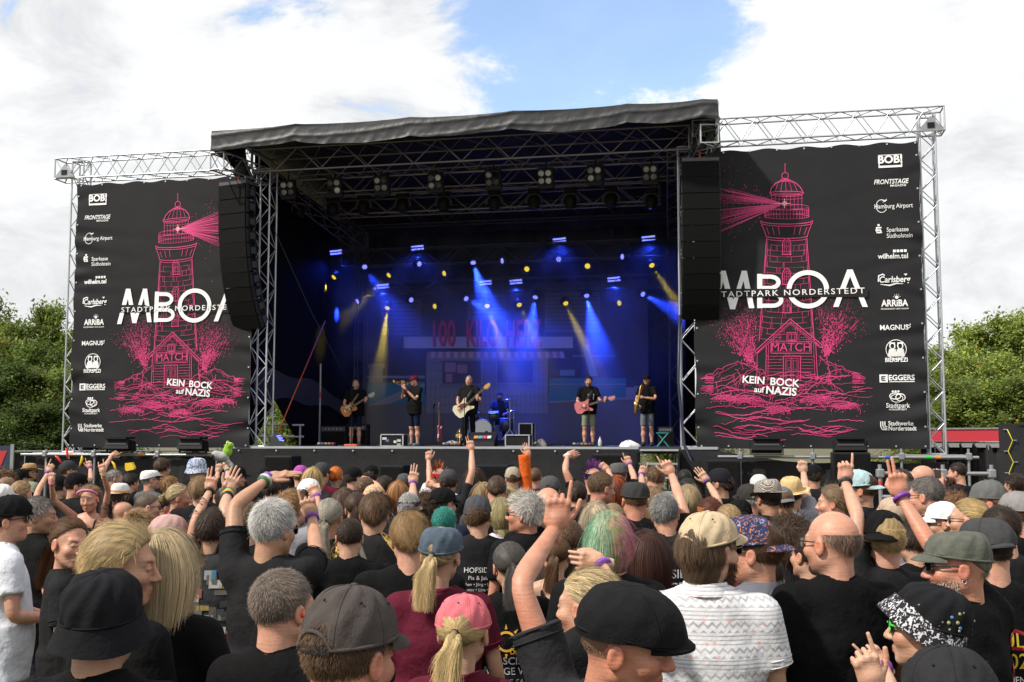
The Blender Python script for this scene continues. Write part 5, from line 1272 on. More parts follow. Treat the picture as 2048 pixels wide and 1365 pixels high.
def person(x, y, D, yaw, label, skin='fair', fem=False, hair_=('short', (.1, .06, .03)), hat_=None, shirt=(.012, .012, .013), build=1.0, arms=None, body_yaw=None, pitch=0, roll=0,
           glass=None, legs=((.02, .022, .03), 'long'), beard=None, group='crowd in front of the stage', tank=False, sleeve=.62, world=None, height=None, wide=1.0, seed=None, collar=True, shirt_mat=None, jacket=False, deco=None, shoes=(.02, .02, .02), tilt=0, lod=None, arm_k=1.0):
    """x, y: photo pixel of the top of the head, D: distance in m, yaw: 0 looks at the stage, 90 looks right, -90 left, 180 at the camera"""
    seed = person.n if seed is None else seed; person.n += 1
    B = Body(); arms = arms or {}
    if lod is None: lod = 0 if D < 5.6 else (1 if D < 9.5 else 2)
    hh = (.0055, .0078, .011)[lod]; h_hand = (.0042, .0055, .0085)[lod]; h_sh = (.013, .018, .026)[lod]
    extra = {None: .004, 'cap': .026, 'cap_low': .016, 'army': .01, 'bucket': .018, 'straw': .03, 'cowboy': .03, 'trilby': .025, 'white_hat': .03, 'flat': .01}.get(hat_[0] if hat_ else None, .012)
    if hair_ and not hat_: extra += {'short': .016, 'medium': .018, 'spiky': .03, 'curly': .035, 'mohawk': .07, 'bob': .012}.get(hair_[0], .006)
    if world is None:
        p = P(x, y, D); k = p.z / (1.755 + extra); k = min(1.14, max(.84, k)); base = Vector((p.x, p.y, 0))
    else: base, k = Vector(world), (height or 1.78) / 1.78
    by = yaw * .6 if body_yaw is None else body_yaw
    M = Matrix.Translation(base) @ Matrix.Rotation(R(-by), 4, 'Z') @ Matrix.Diagonal((k, k, k, 1))
    if tilt: M = M @ Matrix.Rotation(R(tilt), 4, 'X')
    root = thing('person', label, 'person', M, group); B.root, B.M, B.k = root, M, k
    Mi = M.inverted()
    if max(shirt) < .02: f_ = random.Random(seed * 7 + 1).choice((1, 1, 1.4, 1.9, 2.6, 3.4)); shirt = tuple(q * f_ for q in shirt)
    fs = .88 if fem else 1.0
    sw = .178 * fs * (.5 + .5 * build)
    piv = Vector((0, -.02, 1.475))
    MH = Matrix.Translation(piv) @ Matrix.Rotation(R(-(yaw - by)), 4, 'Z') @ Matrix.Rotation(R(pitch), 4, 'X') @ Matrix.Rotation(R(roll), 4, 'Y') @ Matrix.Translation((0, .03, .165))
    jr = random.Random(seed * 13 + 5); MH = MH @ Matrix.Rotation(R(jr.uniform(-5, 5)), 4, 'X') @ Matrix.Rotation(R(jr.uniform(-4, 4)), 4, 'Y') @ Matrix.Diagonal((jr.uniform(.96, 1.05), jr.uniform(.97, 1.04), jr.uniform(.97, 1.03), 1))
    hx = Vector((M @ MH @ Vector((0, 0, .115)))); sh_x = base.x - hx.x
    B.MH = MH
    mb = MB()
    V, Q, C = head(fem, wide, hh); C = C.copy()
    if beard or not fem:
        jm = jaw_mask(V) * (.22 if not beard else beard[0]); bc = np.array((.55, .5, .48) if not beard else beard[1]); C[:, :3] = C[:, :3] * (1 - jm[:, None]) + bc * jm[:, None]
    mb.add(xf(MH, V), Q, C)
    # arms
    paths = {}
    for s in (-1, 1):
        spec = arms.get('L' if s < 0 else 'R'); Sj = Vector((s * sw, -.01, 1.425)); pose, hd, palm = 'relax', None, None
        if spec is None: e, w = ARM_D[s]; E_, W_ = Vector(e) * 1.0, Vector(w); E_.x += s * (build - 1) * .12; W_.x += s * (build - 1) * .12
        elif spec[0] == 'loc': E_, W_, pose = Vector(spec[1]), Vector(spec[2]), spec[3]; palm = Vector(spec[4]) if len(spec) > 4 and spec[4] else None; hd = Vector(spec[5]) if len(spec) > 5 and spec[5] else None
        else:                                                     # ('px', elbow px, wrist px, hand pose[, finger-tip px, forward])
            lift = spec[1][1] < (y + 140 * 3.4 / D * .5) 
            if P(*spec[1], D).z > (M @ Sj).z: Sj = Sj + Vector((-s * .02, 0, .035))
            fwd = spec[5] if len(spec) > 5 else 1.0
            def reach(a, px, Ln):
                t = P(px[0], px[1], a.y); d = (t - a).length
                if d < Ln:
                    dy = math.copysign(math.sqrt(Ln * Ln - d * d), fwd) * .97; t = P(px[0], px[1], a.y + dy)
                return a + (t - a).normalized() * Ln
            Sw = M @ Sj; Ew = reach(Sw, spec[1], .30 * k); Ww = reach(Ew, spec[2], .265 * k)
            E_, W_ = Mi @ Ew, Mi @ Ww; pose = spec[3]
            if len(spec) > 4 and spec[4]:
                t = P(spec[4][0], spec[4][1], Ww.y); hd = (Mi.to_3x3() @ (t - Ww)).normalized()
            palm = Mi.to_3x3() @ Vector((0, 1, 0)); Sj = Sj
            if len(spec) > 6: palm = Mi.to_3x3() @ Vector(spec[6])
        path = bend(Sj, E_, W_); paths[s] = (Sj, E_, W_, path)
        hs = (.88 if fem else 1.0)
        fz = (W_ - E_).normalized(); hz = hd.normalized() if hd is not None else fz
        pl = palm if palm is not None else Vector((-s, .1, 0))
        py_ = (pl - hz * pl.dot(hz)); py_ = py_.normalized() if py_.length > .05 else hz.orthogonal().normalized()
        px_ = py_.cross(hz); 
        rad = np.interp(np.linspace(0, 1, 18), ARM_T, ARM_R) * hs * arm_k * (.6 + .4 * build) * (1 if spec is None or not fem else .92)
        el = np.interp(np.linspace(0, 1, 18), [0, .6, 1], [1, .95, .74])
        ac = (1, 1, 1, 0)
        mb.sweep(path, rad, (14, 10, 8)[lod], el, side=tuple(px_), col=ac)
        HV, HQ, HCc = hand(pose, h_hand); HV = HV * .91 * hs * (.5 + .5 * arm_k)
        if s > 0: HV = HV * A3(-1, 1, 1); HQ = HQ[:, ::-1]
        MHd = Matrix((px_, py_, hz)).transposed().to_4x4(); MHd.translation = W_ - hz * .005
        mb.add(xf(MHd, HV), HQ, HCc)
        if s < 0: B.LH = MHd
        else: B.RH = MHd
    if tank:
        def f(p):
            q = np.stack([np.abs(p[..., 0]), p[..., 1], p[..., 2]], -1)
            d = ellip(p, (0, 0, 1.26), (.165 * fs, .105, .22)); d = sm(d, cone(q, (.03, -.015, 1.47), (sw - .01, -.01, 1.42), .045, .055), .05); return np.maximum(d, 1.1 - p[..., 2])
        V, Q = surface(f, (-.3, -.18, 1.05), (.3, .18, 1.56), h_sh); mb.add(V, Q, (1, 1, 1, 0))
    body = obj('body', mb.mesh('body', True, [M_SKIN], True), None, root, SKIN[skin]); B.body = body
    # shirt
    bw = build * fs
    def shirt_sdf(p):
        q = np.stack([np.abs(p[..., 0]), p[..., 1], p[..., 2]], -1)
        d = ellip(p, (0, -.005, 1.26), (.186 * bw, .122 * (.4 + .6 * build), .23))
        d = sm(d, ellip(p, (0, .012 + .05 * (build - 1), 1.04), (.172 * bw, .122 * (.2 + .8 * build), .22)), .08)
        a_, b_ = .180 * bw, .128 * (.4 + .6 * build); rr = np.sqrt((p[..., 0] / a_) ** 2 + (p[..., 1] / b_) ** 2) + 1e-6
        cyl = np.maximum((rr - 1) * b_ * (.7 + .3 * rr / (rr + .2)), np.maximum(p[..., 2] - 1.10, .80 - p[..., 2]))
        d = sm(d, cyl, .06)
        if fem: d = sm(d, ellip(q, (.07, .09, 1.27), (.06, .055, .06)), .05)
        if not tank:
            d = sm(d, ellip(p, (0, -.03, 1.43), (.115 * fs, .075, .085)), .05)
            d = sm(d, cone(q, (.02, -.02, 1.475), (sw - .03, -.012, 1.425), .046 if fem else .056, .056 * fs), .06)
            for s in (-1, 1):
                Sj, E_, W_, _ = paths[s]; e = Sj + (E_ - Sj) * sleeve; r1 = .0625 * (.55 + .45 * build) * fs; r2 = .064 * (.55 + .45 * build) * fs
                c = cone(p, Sj, e, r1, r2); ax_ = np.array((e - Sj).normalized()); c = np.maximum(c, (p - np.array(e)) @ ax_)
                if sleeve > 1: c = np.minimum(c, np.maximum(cone(p, E_, W_, .047, .038), (p - np.array(W_)) @ np.array((W_ - E_).normalized()) + .03))
                d = sm(d, c, .045)
        d = np.maximum(d, .80 - p[..., 2])
        if tank:
            d = smax(d, p[..., 2] - (1.36 + .0 * p[..., 0]), .01); d = np.maximum(d - .006, -10)
        else:
            d = smax(d, -ellip(p, (0, -.002, 1.548), (.066 if not fem else .074, .070 if not fem else .08, .055 if not fem else .066)), .008)
        return d
    lo, hi = np.array((-.36, -.24, .78)), np.array((.36, .26 + .1 * max(0, build - 1), 1.58))
    for s in (-1, 1):
        e = np.array(paths[s][0] + (paths[s][1] - paths[s][0]) * min(1, sleeve)); lo = np.minimum(lo, e - .09); hi = np.maximum(hi, e + .09)
        if sleeve > 1: w = np.array(paths[s][2]); lo = np.minimum(lo, w - .07); hi = np.maximum(hi, w + .07)
    V, Q = surface(shirt_sdf, lo, hi, h_sh); nn = normals(V, Q)
    V = V + nn * (wrinkle(V, 13, seed) * .0085 * np.clip((1.5 - V[:, 2]) / .25, .25, 1.1) + .005 * np.maximum(0, wrinkle(V, 26, seed + 5)))[:, None]
    m = MB().add(V, Q)
    B.bvh = BVHTree.FromPolygons(V.tolist(), Q.tolist()) if (deco or D < 8) else None
    if collar and not tank and lod < 2:
        cp = []; bv = B.bvh or BVHTree.FromPolygons(V.tolist(), Q.tolist())
        for a in np.linspace(0, 2 * math.pi, 37):
            cx, cyy = (.0665 if not fem else .074) * math.cos(a), -.004 + (.070 if not fem else .08) * math.sin(a)
            hit = bv.ray_cast(Vector((cx * 1.03, cyy * 1.03, 1.68)), Vector((0, 0, -1)), .6); cp.append((cx, cyy, (hit[0].z if hit[0] is not None else 1.49) + .001))
        cp = np.array(cp); z = cp[:-1, 2]
        for _ in range(4): z = (np.roll(z, 1) + 2 * z + np.roll(z, -1)) / 4
        cp[:-1, 2] = z - .003; cp[:, :2] *= .965; cp[-1] = cp[0]
        m.sweep(cp, .0095, 7)
    if lod == 0 and not tank and sleeve < 1:
        for s in (-1, 1):
            Sj, E_, _, _ = paths[s]; ax_ = (E_ - Sj).normalized(); e = Sj + (E_ - Sj) * (sleeve - .02); u_ = ax_.orthogonal().normalized(); v_ = ax_.cross(u_); r2 = .066 * (.55 + .45 * build) * fs
            for o_ in (0, .022): m.sweep([tuple(e - ax_ * o_ + (u_ * math.cos(a) + v_ * math.sin(a)) * r2) for a in np.linspace(0, 6.2832, 25)], .0022, 5)
    sh = obj('top' if tank else 'shirt', m.mesh('shirt', True, [shirt_mat or M_CLOTH]), None, root, shirt); B.shirt = sh
    if tank:
        for s in (-1, 1): obj('strap', MB().sweep([(s * .07, .10, 1.34), (s * .085, .07, 1.43), (s * .085, -.02, 1.472), (s * .08, -.085, 1.42), (s * .07, -.105, 1.34)], .009, 6, .5), M_CLOTH, root, shirt, smooth=True)
    # hair, hat, glasses, beard: all in head space
    if hair_:
        obj('hair', hair(hair_[0], lod, seed % 3, 'cap' if hat_ and hat_[0][:3] == 'cap' else bool(hat_) and hat_[0] not in ('tiara', 'headband')), None, root, hair_[1], MH)
    if hat_:
        rot = hat_[2] if len(hat_) > 2 else 0
        parts = hat(hat_[0], lod); Mh = MH @ Matrix.Rotation(R(rot), 4, 'Z') @ Matrix.Rotation(R(hat_[3] if len(hat_) > 3 else -4), 4, 'X')
        nm = {'army': 'cap', 'cap_low': 'cap', 'straw': 'hat', 'cowboy': 'hat', 'trilby': 'hat', 'white_hat': 'hat', 'flat': 'cap', 'bucket': 'hat'}.get(hat_[0], hat_[0])
        top = None
        for i, (pn, me, role) in enumerate(parts):
            col = hat_[1] if role == 'main' else ((.015, .015, .015) if role == 'dark' or len(hat_) < 5 else hat_[4])
            if i == 0: top = obj(nm, me, None, root, col, Mh); B.hat = top
            elif lod < 2 or pn in ('visor', 'brim', 'peak', 'band'): 
                o = obj(pn, me, None, top, col)
                if len(hat_) > 5 and pn == 'visor': o.color = (*hat_[5], 1)
        if len(hat_) > 6 and hat_[6]:
            for ch in [top] + list(top.children):
                ch.material_slots[0].link = 'OBJECT'; ch.material_slots[0].material = hat_[6]
    if glass:
        fr, le = glasses(glass[0] == 'dark'); g = obj('glasses', fr, None, root, glass[1], MH @ Matrix.Diagonal((wide, 1, 1, 1)))
        obj('lens', le, None, g)
    if beard and beard[0] > .6: obj('beard', beard_mesh(lod, beard[2] if len(beard) > 2 else .014), None, root, tuple(np.array(beard[1]) * np.array(SKIN[skin]) * (.8 if max(beard[1]) < .5 else 1.0)) if max(beard[1]) < .6 else (.35, .33, .30), MH)
    # legs
    lc, lk = legs
    obj('trousers', legs_mesh(lk), None, root, lc)
    if lk == 'shorts': obj('shins', legs_mesh('shins'), None, root, SKIN[skin])
    obj('shoes', legs_mesh('shoes'), None, root, shoes)
    B.paths, B.D, B.lod, B.sw = paths, D, lod, sw
    # wristbands
    for s, nm in ((-1, 'L'), (1, 'R')):
        spec = arms.get(nm)
        for i, c in enumerate((deco or {}).get('band_' + nm, [])):
            pth = paths[s][3]; a = pth[-1] + (pth[-2] - pth[-1]) * (.25 + .55 * i); b = a + (pth[-2] - pth[-1]) * .38 / (1 if lod < 2 else .7)
            obj('wristband', MB().sweep([a, b], .034 * (.88 if fem else 1) * (.7 + .3 * build), 12), M_TINT, root, c, smooth=True)
    if deco:
        for args in deco.get('print', []): shirt_print(B, *args)
    return B
person.n = 0
def shirt_print(B, items, colr, back=True, name='shirt_print'):
    """flat print on a shirt: items (text, x, z, size, bold[, rot]) or Print; dropped onto the cloth"""
    pr = items if isinstance(items, Print) else Print()
    if not isinstance(items, Print):
        for it in items:
            t, x, z, size, bold = it[:5]; v, f = text2d(t, size, bold)
            if len(it) > 5: v = rot2(v, it[5])
            pr.add(v * np.array((1, 1)) + np.array((x, z)), f)
    v = np.concatenate(pr.v); out = []; s = -1 if back else 1
    for a, b in v:
        xx = a if back else -a
        hit = B.bvh.ray_cast(Vector((xx, s * .6, b)), Vector((0, -s, 0)), 1.2)
        yy = hit[0].y if hit[0] is not None else s * .1
        out.append((xx, yy + s * .006, b))
    o = obj(name, MB().add(out, pr.f), M_TINTMATT, B.root, colr); return o
# ------------------------------------------------------------------ patterned cloth
def pat_mat(name, fn, rough=.85):
    m = bpy.data.materials.new(name); m.use_nodes = True; t = m.node_tree; b = t.nodes['Principled BSDF']; b.inputs['Roughness'].default_value = rough; b.inputs['Specular IOR Level'].default_value = .25
    tcn = N(t, 'ShaderNodeTexCoord'); L(t, fn(t, tcn.outputs['Object']), b.inputs['Base Color'])
    n = N(t, 'ShaderNodeTexNoise', i_Scale=11.0, i_Detail=4.0); L(t, tcn.outputs['Object'], n.inputs['Vector'])
    bp = N(t, 'ShaderNodeBump'); bp.inputs['Strength'].default_value = .5; bp.inputs['Distance'].default_value = .03; L(t, n.outputs[0], bp.inputs['Height']); L(t, bp.outputs[0], b.inputs['Normal'])
    return m
def mx_(t, fac, a, b):
    m = N(t, 'ShaderNodeMix', data_type='RGBA')
    for s, x in ((0, fac), (6, a), (7, b)):
        if hasattr(x, 'is_linked'): L(t, x, m.inputs[s])
        else: m.inputs[s].default_value = x if s == 0 else (*x, 1)
    return m.outputs[2]
def ma(t, op, a, b=0.0, c=0.0):
    n = N(t, 'ShaderNodeMath', operation=op)
    for i, x in enumerate((a, b, c)):
        if hasattr(x, 'is_linked'): L(t, x, n.inputs[i])
        else: n.inputs[i].default_value = x
    return n.outputs[0]
def aztec(t, co):
    s = N(t, 'ShaderNodeSeparateXYZ'); L(t, co, s.inputs[0])
    x = ma(t, 'ADD', s.outputs[0], ma(t, 'MULTIPLY', s.outputs[1], .4)); z = s.outputs[2]
    tri = ma(t, 'PINGPONG', ma(t, 'MULTIPLY', x, 1.0), .015)                 # zigzag
    zz = ma(t, 'FRACT', ma(t, 'DIVIDE', ma(t, 'ADD', z, ma(t, 'MULTIPLY', tri, .9)), .027))
    line1 = ma(t, 'LESS_THAN', zz, .38)
    zs = ma(t, 'FRACT', ma(t, 'DIVIDE', z, .013)); line2 = ma(t, 'LESS_THAN', zs, .36)
    band = ma(t, 'LESS_THAN', ma(t, 'FRACT', ma(t, 'DIVIDE', z, .081)), .45)
    pat = ma(t, 'ADD', ma(t, 'MULTIPLY', line1, band), ma(t, 'MULTIPLY', line2, ma(t, 'SUBTRACT', 1.0, band)))
    n = N(t, 'ShaderNodeTexNoise', i_Scale=22.0, i_Detail=5.0); L(t, co, n.inputs['Vector'])
    pat = ma(t, 'MULTIPLY', pat, ma(t, 'ADD', n.outputs[0], -.02))
    col = mx_(t, pat, (.62, .62, .64), (.16, .17, .20))
    v = N(t, 'ShaderNodeTexVoronoi', i_Scale=24.0); L(t, co, v.inputs['Vector'])
    return mx_(t, ma(t, 'MULTIPLY', ma(t, 'LESS_THAN', v.outputs['Distance'], .16), .7), col, (.62, .30, .22))
M_AZTEC = pat_mat('printed_summer_shirt', aztec)
def leopard(t, co):
    v = N(t, 'ShaderNodeTexVoronoi', i_Scale=46.0, i_Randomness=1.0); L(t, co, v.inputs['Vector'])
    ring = ma(t, 'MULTIPLY', ma(t, 'LESS_THAN', v.outputs['Distance'], .50), ma(t, 'GREATER_THAN', v.outputs['Distance'], .26))
    core = ma(t, 'LESS_THAN', v.outputs['Distance'], .26)
    c = mx_(t, core, (.55, .36, .09), (.22, .11, .03)); c = mx_(t, ring, c, (.015, .012, .01))
    s = N(t, 'ShaderNodeSeparateXYZ'); L(t, co, s.inputs[0])
    side = ma(t, 'GREATER_THAN', ma(t, 'ADD', ma(t, 'ABSOLUTE', s.outputs[0]), ma(t, 'MULTIPLY', ma(t, 'SUBTRACT', s.outputs[2], 1.4), .8)), .150)
    return mx_(t, side, (.010, .010, .011), c)
M_LEO = pat_mat('black_shirt_leopard_sleeves', leopard)
def speckle(a, b, scale, thr, c=None):
    def f(t, co):
        n = N(t, 'ShaderNodeTexNoise', i_Scale=scale, i_Detail=3.0, i_Distortion=1.5); L(t, co, n.inputs['Vector'])
        r = mx_(t, ma(t, 'GREATER_THAN', n.outputs[0], thr), a, b)
        if c:
            v = N(t, 'ShaderNodeTexNoise', i_Scale=scale * .8, i_Detail=2.0, i_Distortion=2.5); L(t, co, v.inputs['Vector']); r = mx_(t, ma(t, 'GREATER_THAN', v.outputs[0], .60), r, c)
        return r
    return f
M_FLORAL = pat_mat('blue_printed_cap', speckle((.022, .03, .085), (.22, .26, .40), 55, .64, (.42, .15, .06)))
M_BLUEHAT = pat_mat('blue_white_hat', speckle((.08, .13, .30), (.55, .58, .62), 38, .50))
M_BAND = pat_mat('paisley_cloth', speckle((.012, .012, .016), (.5, .5, .52), 70, .56))
M_BANDCOL = pat_mat('bright_bandana', speckle((.5, .14, .2), (.6, .5, .1), 60, .5, (.15, .35, .5)))
def checks(t, co):
    c = N(t, 'ShaderNodeTexChecker', i_Scale=115.0); L(t, co, c.inputs['Vector']); return mx_(t, c.outputs[1], (.035, .03, .03), (.42, .38, .33))
M_CHECK = pat_mat('houndstooth_cloth', checks)
def denim(t, co):
    n = N(t, 'ShaderNodeTexNoise', i_Scale=24.0, i_Detail=7.0, i_Roughness=.7); L(t, co, n.inputs['Vector']); return mx_(t, n.outputs[0], (.012, .022, .036), (.105, .14, .18))
M_DENIM = pat_mat('washed_denim', denim)
def worn(t, co):
    n = N(t, 'ShaderNodeTexNoise', i_Scale=40.0, i_Detail=6.0, i_Roughness=.7); L(t, co, n.inputs['Vector']); return mx_(t, n.outputs[0], (.04, .045, .036), (.13, .135, .11))
M_WORN = pat_mat('worn_army_cloth', worn)
def straw(t, co):
    w = N(t, 'ShaderNodeTexWave', i_Scale=60.0, i_Distortion=2.0, bands_direction='Z'); L(t, co, w.inputs['Vector']); return mx_(t, w.outputs[1], (.36, .24, .10), (.62, .46, .24))
M_STRAW = pat_mat('woven_straw', straw)
def rainbow(t, co):
    s = N(t, 'ShaderNodeSeparateXYZ'); L(t, co, s.inputs[0]); n = N(t, 'ShaderNodeTexNoise', i_Scale=30.0, i_Detail=3.0); L(t, co, n.inputs['Vector'])
    f = ma(t, 'ADD', ma(t, 'MULTIPLY', s.outputs[0], 5.5), ma(t, 'ADD', n.outputs[0], .02))
    r = N(t, 'ShaderNodeValToRGB'); L(t, f, r.inputs[0]); e = r.color_ramp.elements
    e[0].position, e[0].color = .1, (.17, .33, .21, 1); e[1].position, e[1].color = .55, (.32, .33, .14, 1)
    for p_, c_ in ((.35, (.34, .40, .24)), (.47, (.15, .27, .19)), (.80, (.46, .24, .22)), (.97, (.40, .13, .17))): q = e.new(p_); q.color = (*c_, 1)
    at = N(t, 'ShaderNodeAttribute', attribute_name='Col'); m = N(t, 'ShaderNodeMix', data_type='RGBA', blend_type='MULTIPLY'); m.inputs[0].default_value = 1; L(t, r.outputs[0], m.inputs[6]); L(t, at.outputs['Color'], m.inputs[7])
    return m.outputs[2]
M_RAINBOW = pat_mat('dyed_hair', rainbow, .45)

# ------------------------------------------------------------------ the crowd
K = (.0055, .0055, .006); KG = (.012, .012, .0135); MAR = (.085, .010, .022); NAVY = (.012, .016, .035); WH = (.62, .62, .64); GRY = (.11, .11, .12)
BR, DB, LB, BL, GR, WT, GI, RD = (.085, .045, .022), (.03, .017, .01), (.20, .115, .05), (.42, .29, .13), (.20, .195, .19), (.62, .60, .56), (.30, .16, .07), (.22, .05, .018)
PUR = (.16, .04, .30); LIM = (.28, .55, .03); HOT = (.75, .08, .25)
cap = lambda c, r=0, **k: ('cap', c, r)
DK, CL = ('dark', (.012, .012, .012)), ('clear', (.05, .04, .04))
def C(x, y, D, yaw, label, **k): return person(x, y, D, yaw, label, **k)
# --- nearest people
C(207, 1143, 2.85, 5, 'person in a black bucket hat close to the camera, back turned', hair_=('crop', BR), hat_=('bucket', (.0095, .0095, .0115), 0, 8), build=1.05, shirt=K)
b = C(241, 1041, 3.5, 84, 'fair-haired man in profile looking right above the black bucket hat', hair_=('medium', (.46, .33, .16)), skin='tan', shirt=K, body_yaw=40, build=1.1, seed=1)
C(330, 1056, 3.7, 28, 'woman with long straight blond hair and black shirt, arm bare', fem=True, hair_=('long', (.44, .34, .20)), shirt=K, build=1.15, skin='pink', arms={'R': ('loc', (.26, -.01, 1.17), (.28, .14, .98), 'relax')})
b = C(562, 1136, 3.35, 38, 'man with short greying hair and a red earplug', hair_=('crop', (.16, .125, .10)), skin='pink', shirt=K, body_yaw=18, deco={'print': [([('NOT KIND', .0, 1.16, .09, .012, 4), ('KID', .12, 1.29, .09, .012, 0), ('IE', -.12, 1.28, .06, .01)], (.55, .04, .05))]})
o = obj('earplug', MB().lathe([(.007, 0), (.008, .012), (.0, .018)], 10, Matrix.Translation((.078, -.004, -.012)) @ Matrix.Rotation(R(90), 4, 'Y')), M_TINT, b.root, (.7, .03, .03), b.MH, True)
C(692, 1173, 2.3, 33, 'person in a washed brown-grey baseball cap close to the camera', hair_=('crop', BR), hat_=('cap', (.062, .052, .049), 0, -3), skin='red', shirt=KG, body_yaw=15)
C(924, 1186, 3.55, 12, 'woman in a pink baseball cap with a blond ponytail', fem=True, hair_=('pony', (.52, .38, .18)), hat_=('cap', (.52, .13, .155), 0, -3), shirt=MAR, pitch=-4, seed=3)
b = C(879, 1052, 4.6, 14, 'woman in a denim cap with blond ponytail and maroon T-shirt', fem=True, build=1.18, hair_=('pony', (.52, .38, .19)), hat_=('army', (.1, .14, .19), 0, -2, (.05, .05, .05), (.1, .14, .19), M_DENIM), shirt=MAR, body_yaw=0, seed=6)
b = C(1222, 1163, 2.62, 106, 'man in a black flat cap leaning forward, left arm pointing up', hair_=('buzz', (.2, .12, .08)), hat_=('flat', (.009, .009, .010), 0, 2), skin='red', shirt=KG, pitch=-9, roll=6, body_yaw=46, build=1.05,
      arms={'L': ('px', (1041, 1172), (1108, 1058), 'point', (1124, 955), 1.0)}, arm_k=.82, wide=1.03)
obj('badge', MB().lathe([(.0, .003), (.016, .002), (.017, 0)], 14, Matrix.Translation((-.091, -.03, .052)) @ Matrix.Rotation(R(-90), 4, 'Y')), M_TINT, b.root, (.75, .7, .55), b.MH, True)
obj('badge_stripe', MB().lathe([(.0, .0035), (.009, .003), (.010, .002)], 12, Matrix.Translation((-.092, -.03, .050)) @ Matrix.Rotation(R(-90), 4, 'Y')), M_TINT, b.root, (.75, .35, .05), b.MH, True)
C(1183, 1136, 3.55, -58, 'person with slicked-back blond hair and a black neckerchief, hand held limp', hair_=('slick', (.50, .39, .22)), skin='fair', shirt=KG, body_yaw=-20, beard=(.5, (.6, .38, .25)),
  arms={'L': ('px', (1290, 1215), (1208, 1135), 'limp', (1130, 1120), 1)}, arm_k=.85, deco={'band_L': [PUR]})
b = C(1408, 1022, 3.95, 52, 'man in a beige five-panel cap and grey-white patterned shirt', hair_=('mullet', (.10, .062, .036)), hat_=('cap_low', (.46, .36, .235), 0, 0), glass=('dark', (.03, .015, .01)), beard=(.95, (.18, .12, .09), .014), shirt=(.6, .6, .6), shirt_mat=M_AZTEC, body_yaw=8, build=1.12, skin='fair')
cg = []
for j, (r_, z_) in enumerate(((.072, 1.535), (.080, 1.515), (.092, 1.492))): cg.append([(r_ * math.cos(a) * 1.02, -.012 + r_ * 1.04 * math.sin(a), z_ - .022 * max(0, math.sin(a))) for a in np.linspace(math.pi * .62, math.pi * 2.38, 26)])
obj('collar', MB().grid(cg), M_AZTEC, b.root, smooth=True)
b = C(1515, 1031, 4.3, -66, 'man in a blue printed cap worn backwards with green sunglasses and grey shirt', hair_=('crop', BR), hat_=('cap', (.03, .04, .1), 180, -4, (.02, .02, .02), (.03, .04, .1), M_FLORAL), glass=('dark', (.03, .075, .05)), beard=(.55, (.62, .42, .30)), skin='pink', shirt=(.115, .125, .15), body_yaw=-14, build=1.02)
obj('collar', MB().grid(cg), M_CLOTH, b.root, (.115, .125, .15), smooth=True)
C(1668, 1019, 4.25, -42, 'bald man with black glasses and a plain black T-shirt, back turned', hair_=('fringe', (.17, .11, .08)), skin='pink', glass=('clear', (.012, .012, .012)), shirt=K, body_yaw=-12, build=1.22, wide=1.06)
b = C(1918, 1063, 4.0, -80, 'grey-bearded man in a worn olive army cap with one arm raised', hair_=('fringe', (.24, .22, .20)), hat_=('army', (.08, .085, .07), 0, -4, (.05, .05, .04), (.08, .085, .07), M_WORN), beard=(.75, (.62, .58, .52), .007), glass=DK, skin='red', shirt=K, body_yaw=-30, build=1.12,
      arms={'R': ('px', (1846, 1082), (1806, 1000), 'peace', (1793, 935), 1.0)}, arm_k=.88, deco={'band_R': [PUR], 'print': [([('KNO', .16, 1.30, .11, .012, 62), ('W', .17, 1.12, .1, .012, 60)], (.5, .03, .04))]})
obj('earring', MB().sweep([(-.084, -.008 + .007 * math.cos(a), -.045 + .007 * math.sin(a)) for a in np.linspace(0, 6.28, 13)], .0016, 5), M_ALU, b.root, None, b.MH, True)
b = C(1857, 1167, 3.15, -62, 'person in a pin-covered black hat with paisley brim and green sunglasses, hands pointing', hair_=('crop', DB), hat_=('bucket', (.010, .010, .012), 0, 12, (.3, .3, .3)), glass=('dark', (.05, .5, .06)), skin='fair', shirt=K, body_yaw=-35, fem=True,
      arms={'R': ('px', (1800, 1385), (1768, 1335), 'point', (1718, 1280), 1), 'L': ('px', (1775, 1420), (1742, 1365), 'point', (1725, 1300), -1)}, deco={'band_R': [(.5, .05, .08), PUR]})
for c_ in b.hat.children:
    if c_.name.startswith('brim'): c_.material_slots[0].link = 'OBJECT'; c_.material_slots[0].material = M_BAND; c_.matrix_basis = Matrix.Translation((0, .012, .03)) @ Matrix.Rotation(R(16), 4, 'X')
for i in range(26):
    a = rnd.uniform(2.2, 5.2); z = rnd.uniform(.035, .095); rr = 1.0 if z < .07 else .93; s_ = rnd.uniform(.003, .008)
    obj('pin_badge', MB().lathe([(.0, .004), (s_ * .8, .003), (s_, 0)], 8, Matrix.Translation((.0925 * rr * math.cos(a), -.012 + .1115 * rr * math.sin(a), z)) @ Vector((math.cos(a), math.sin(a), .15)).to_track_quat('Z', 'Y').to_matrix().to_4x4()), M_TINT, b.root, rnd.choice([(.3, .3, .3), (.08, .2, .35), (.4, .4, .38), (.15, .15, .15), (.3, .3, .12)]), b.MH @ Matrix.Rotation(R(12), 4, 'X'))
C(1900, 1288, 2.2, -12, 'person in a plain black cap at the very bottom right corner', hair_=('crop', DB), hat_=('cap', (.020, .020, .022), 0, -3), shirt=KG)
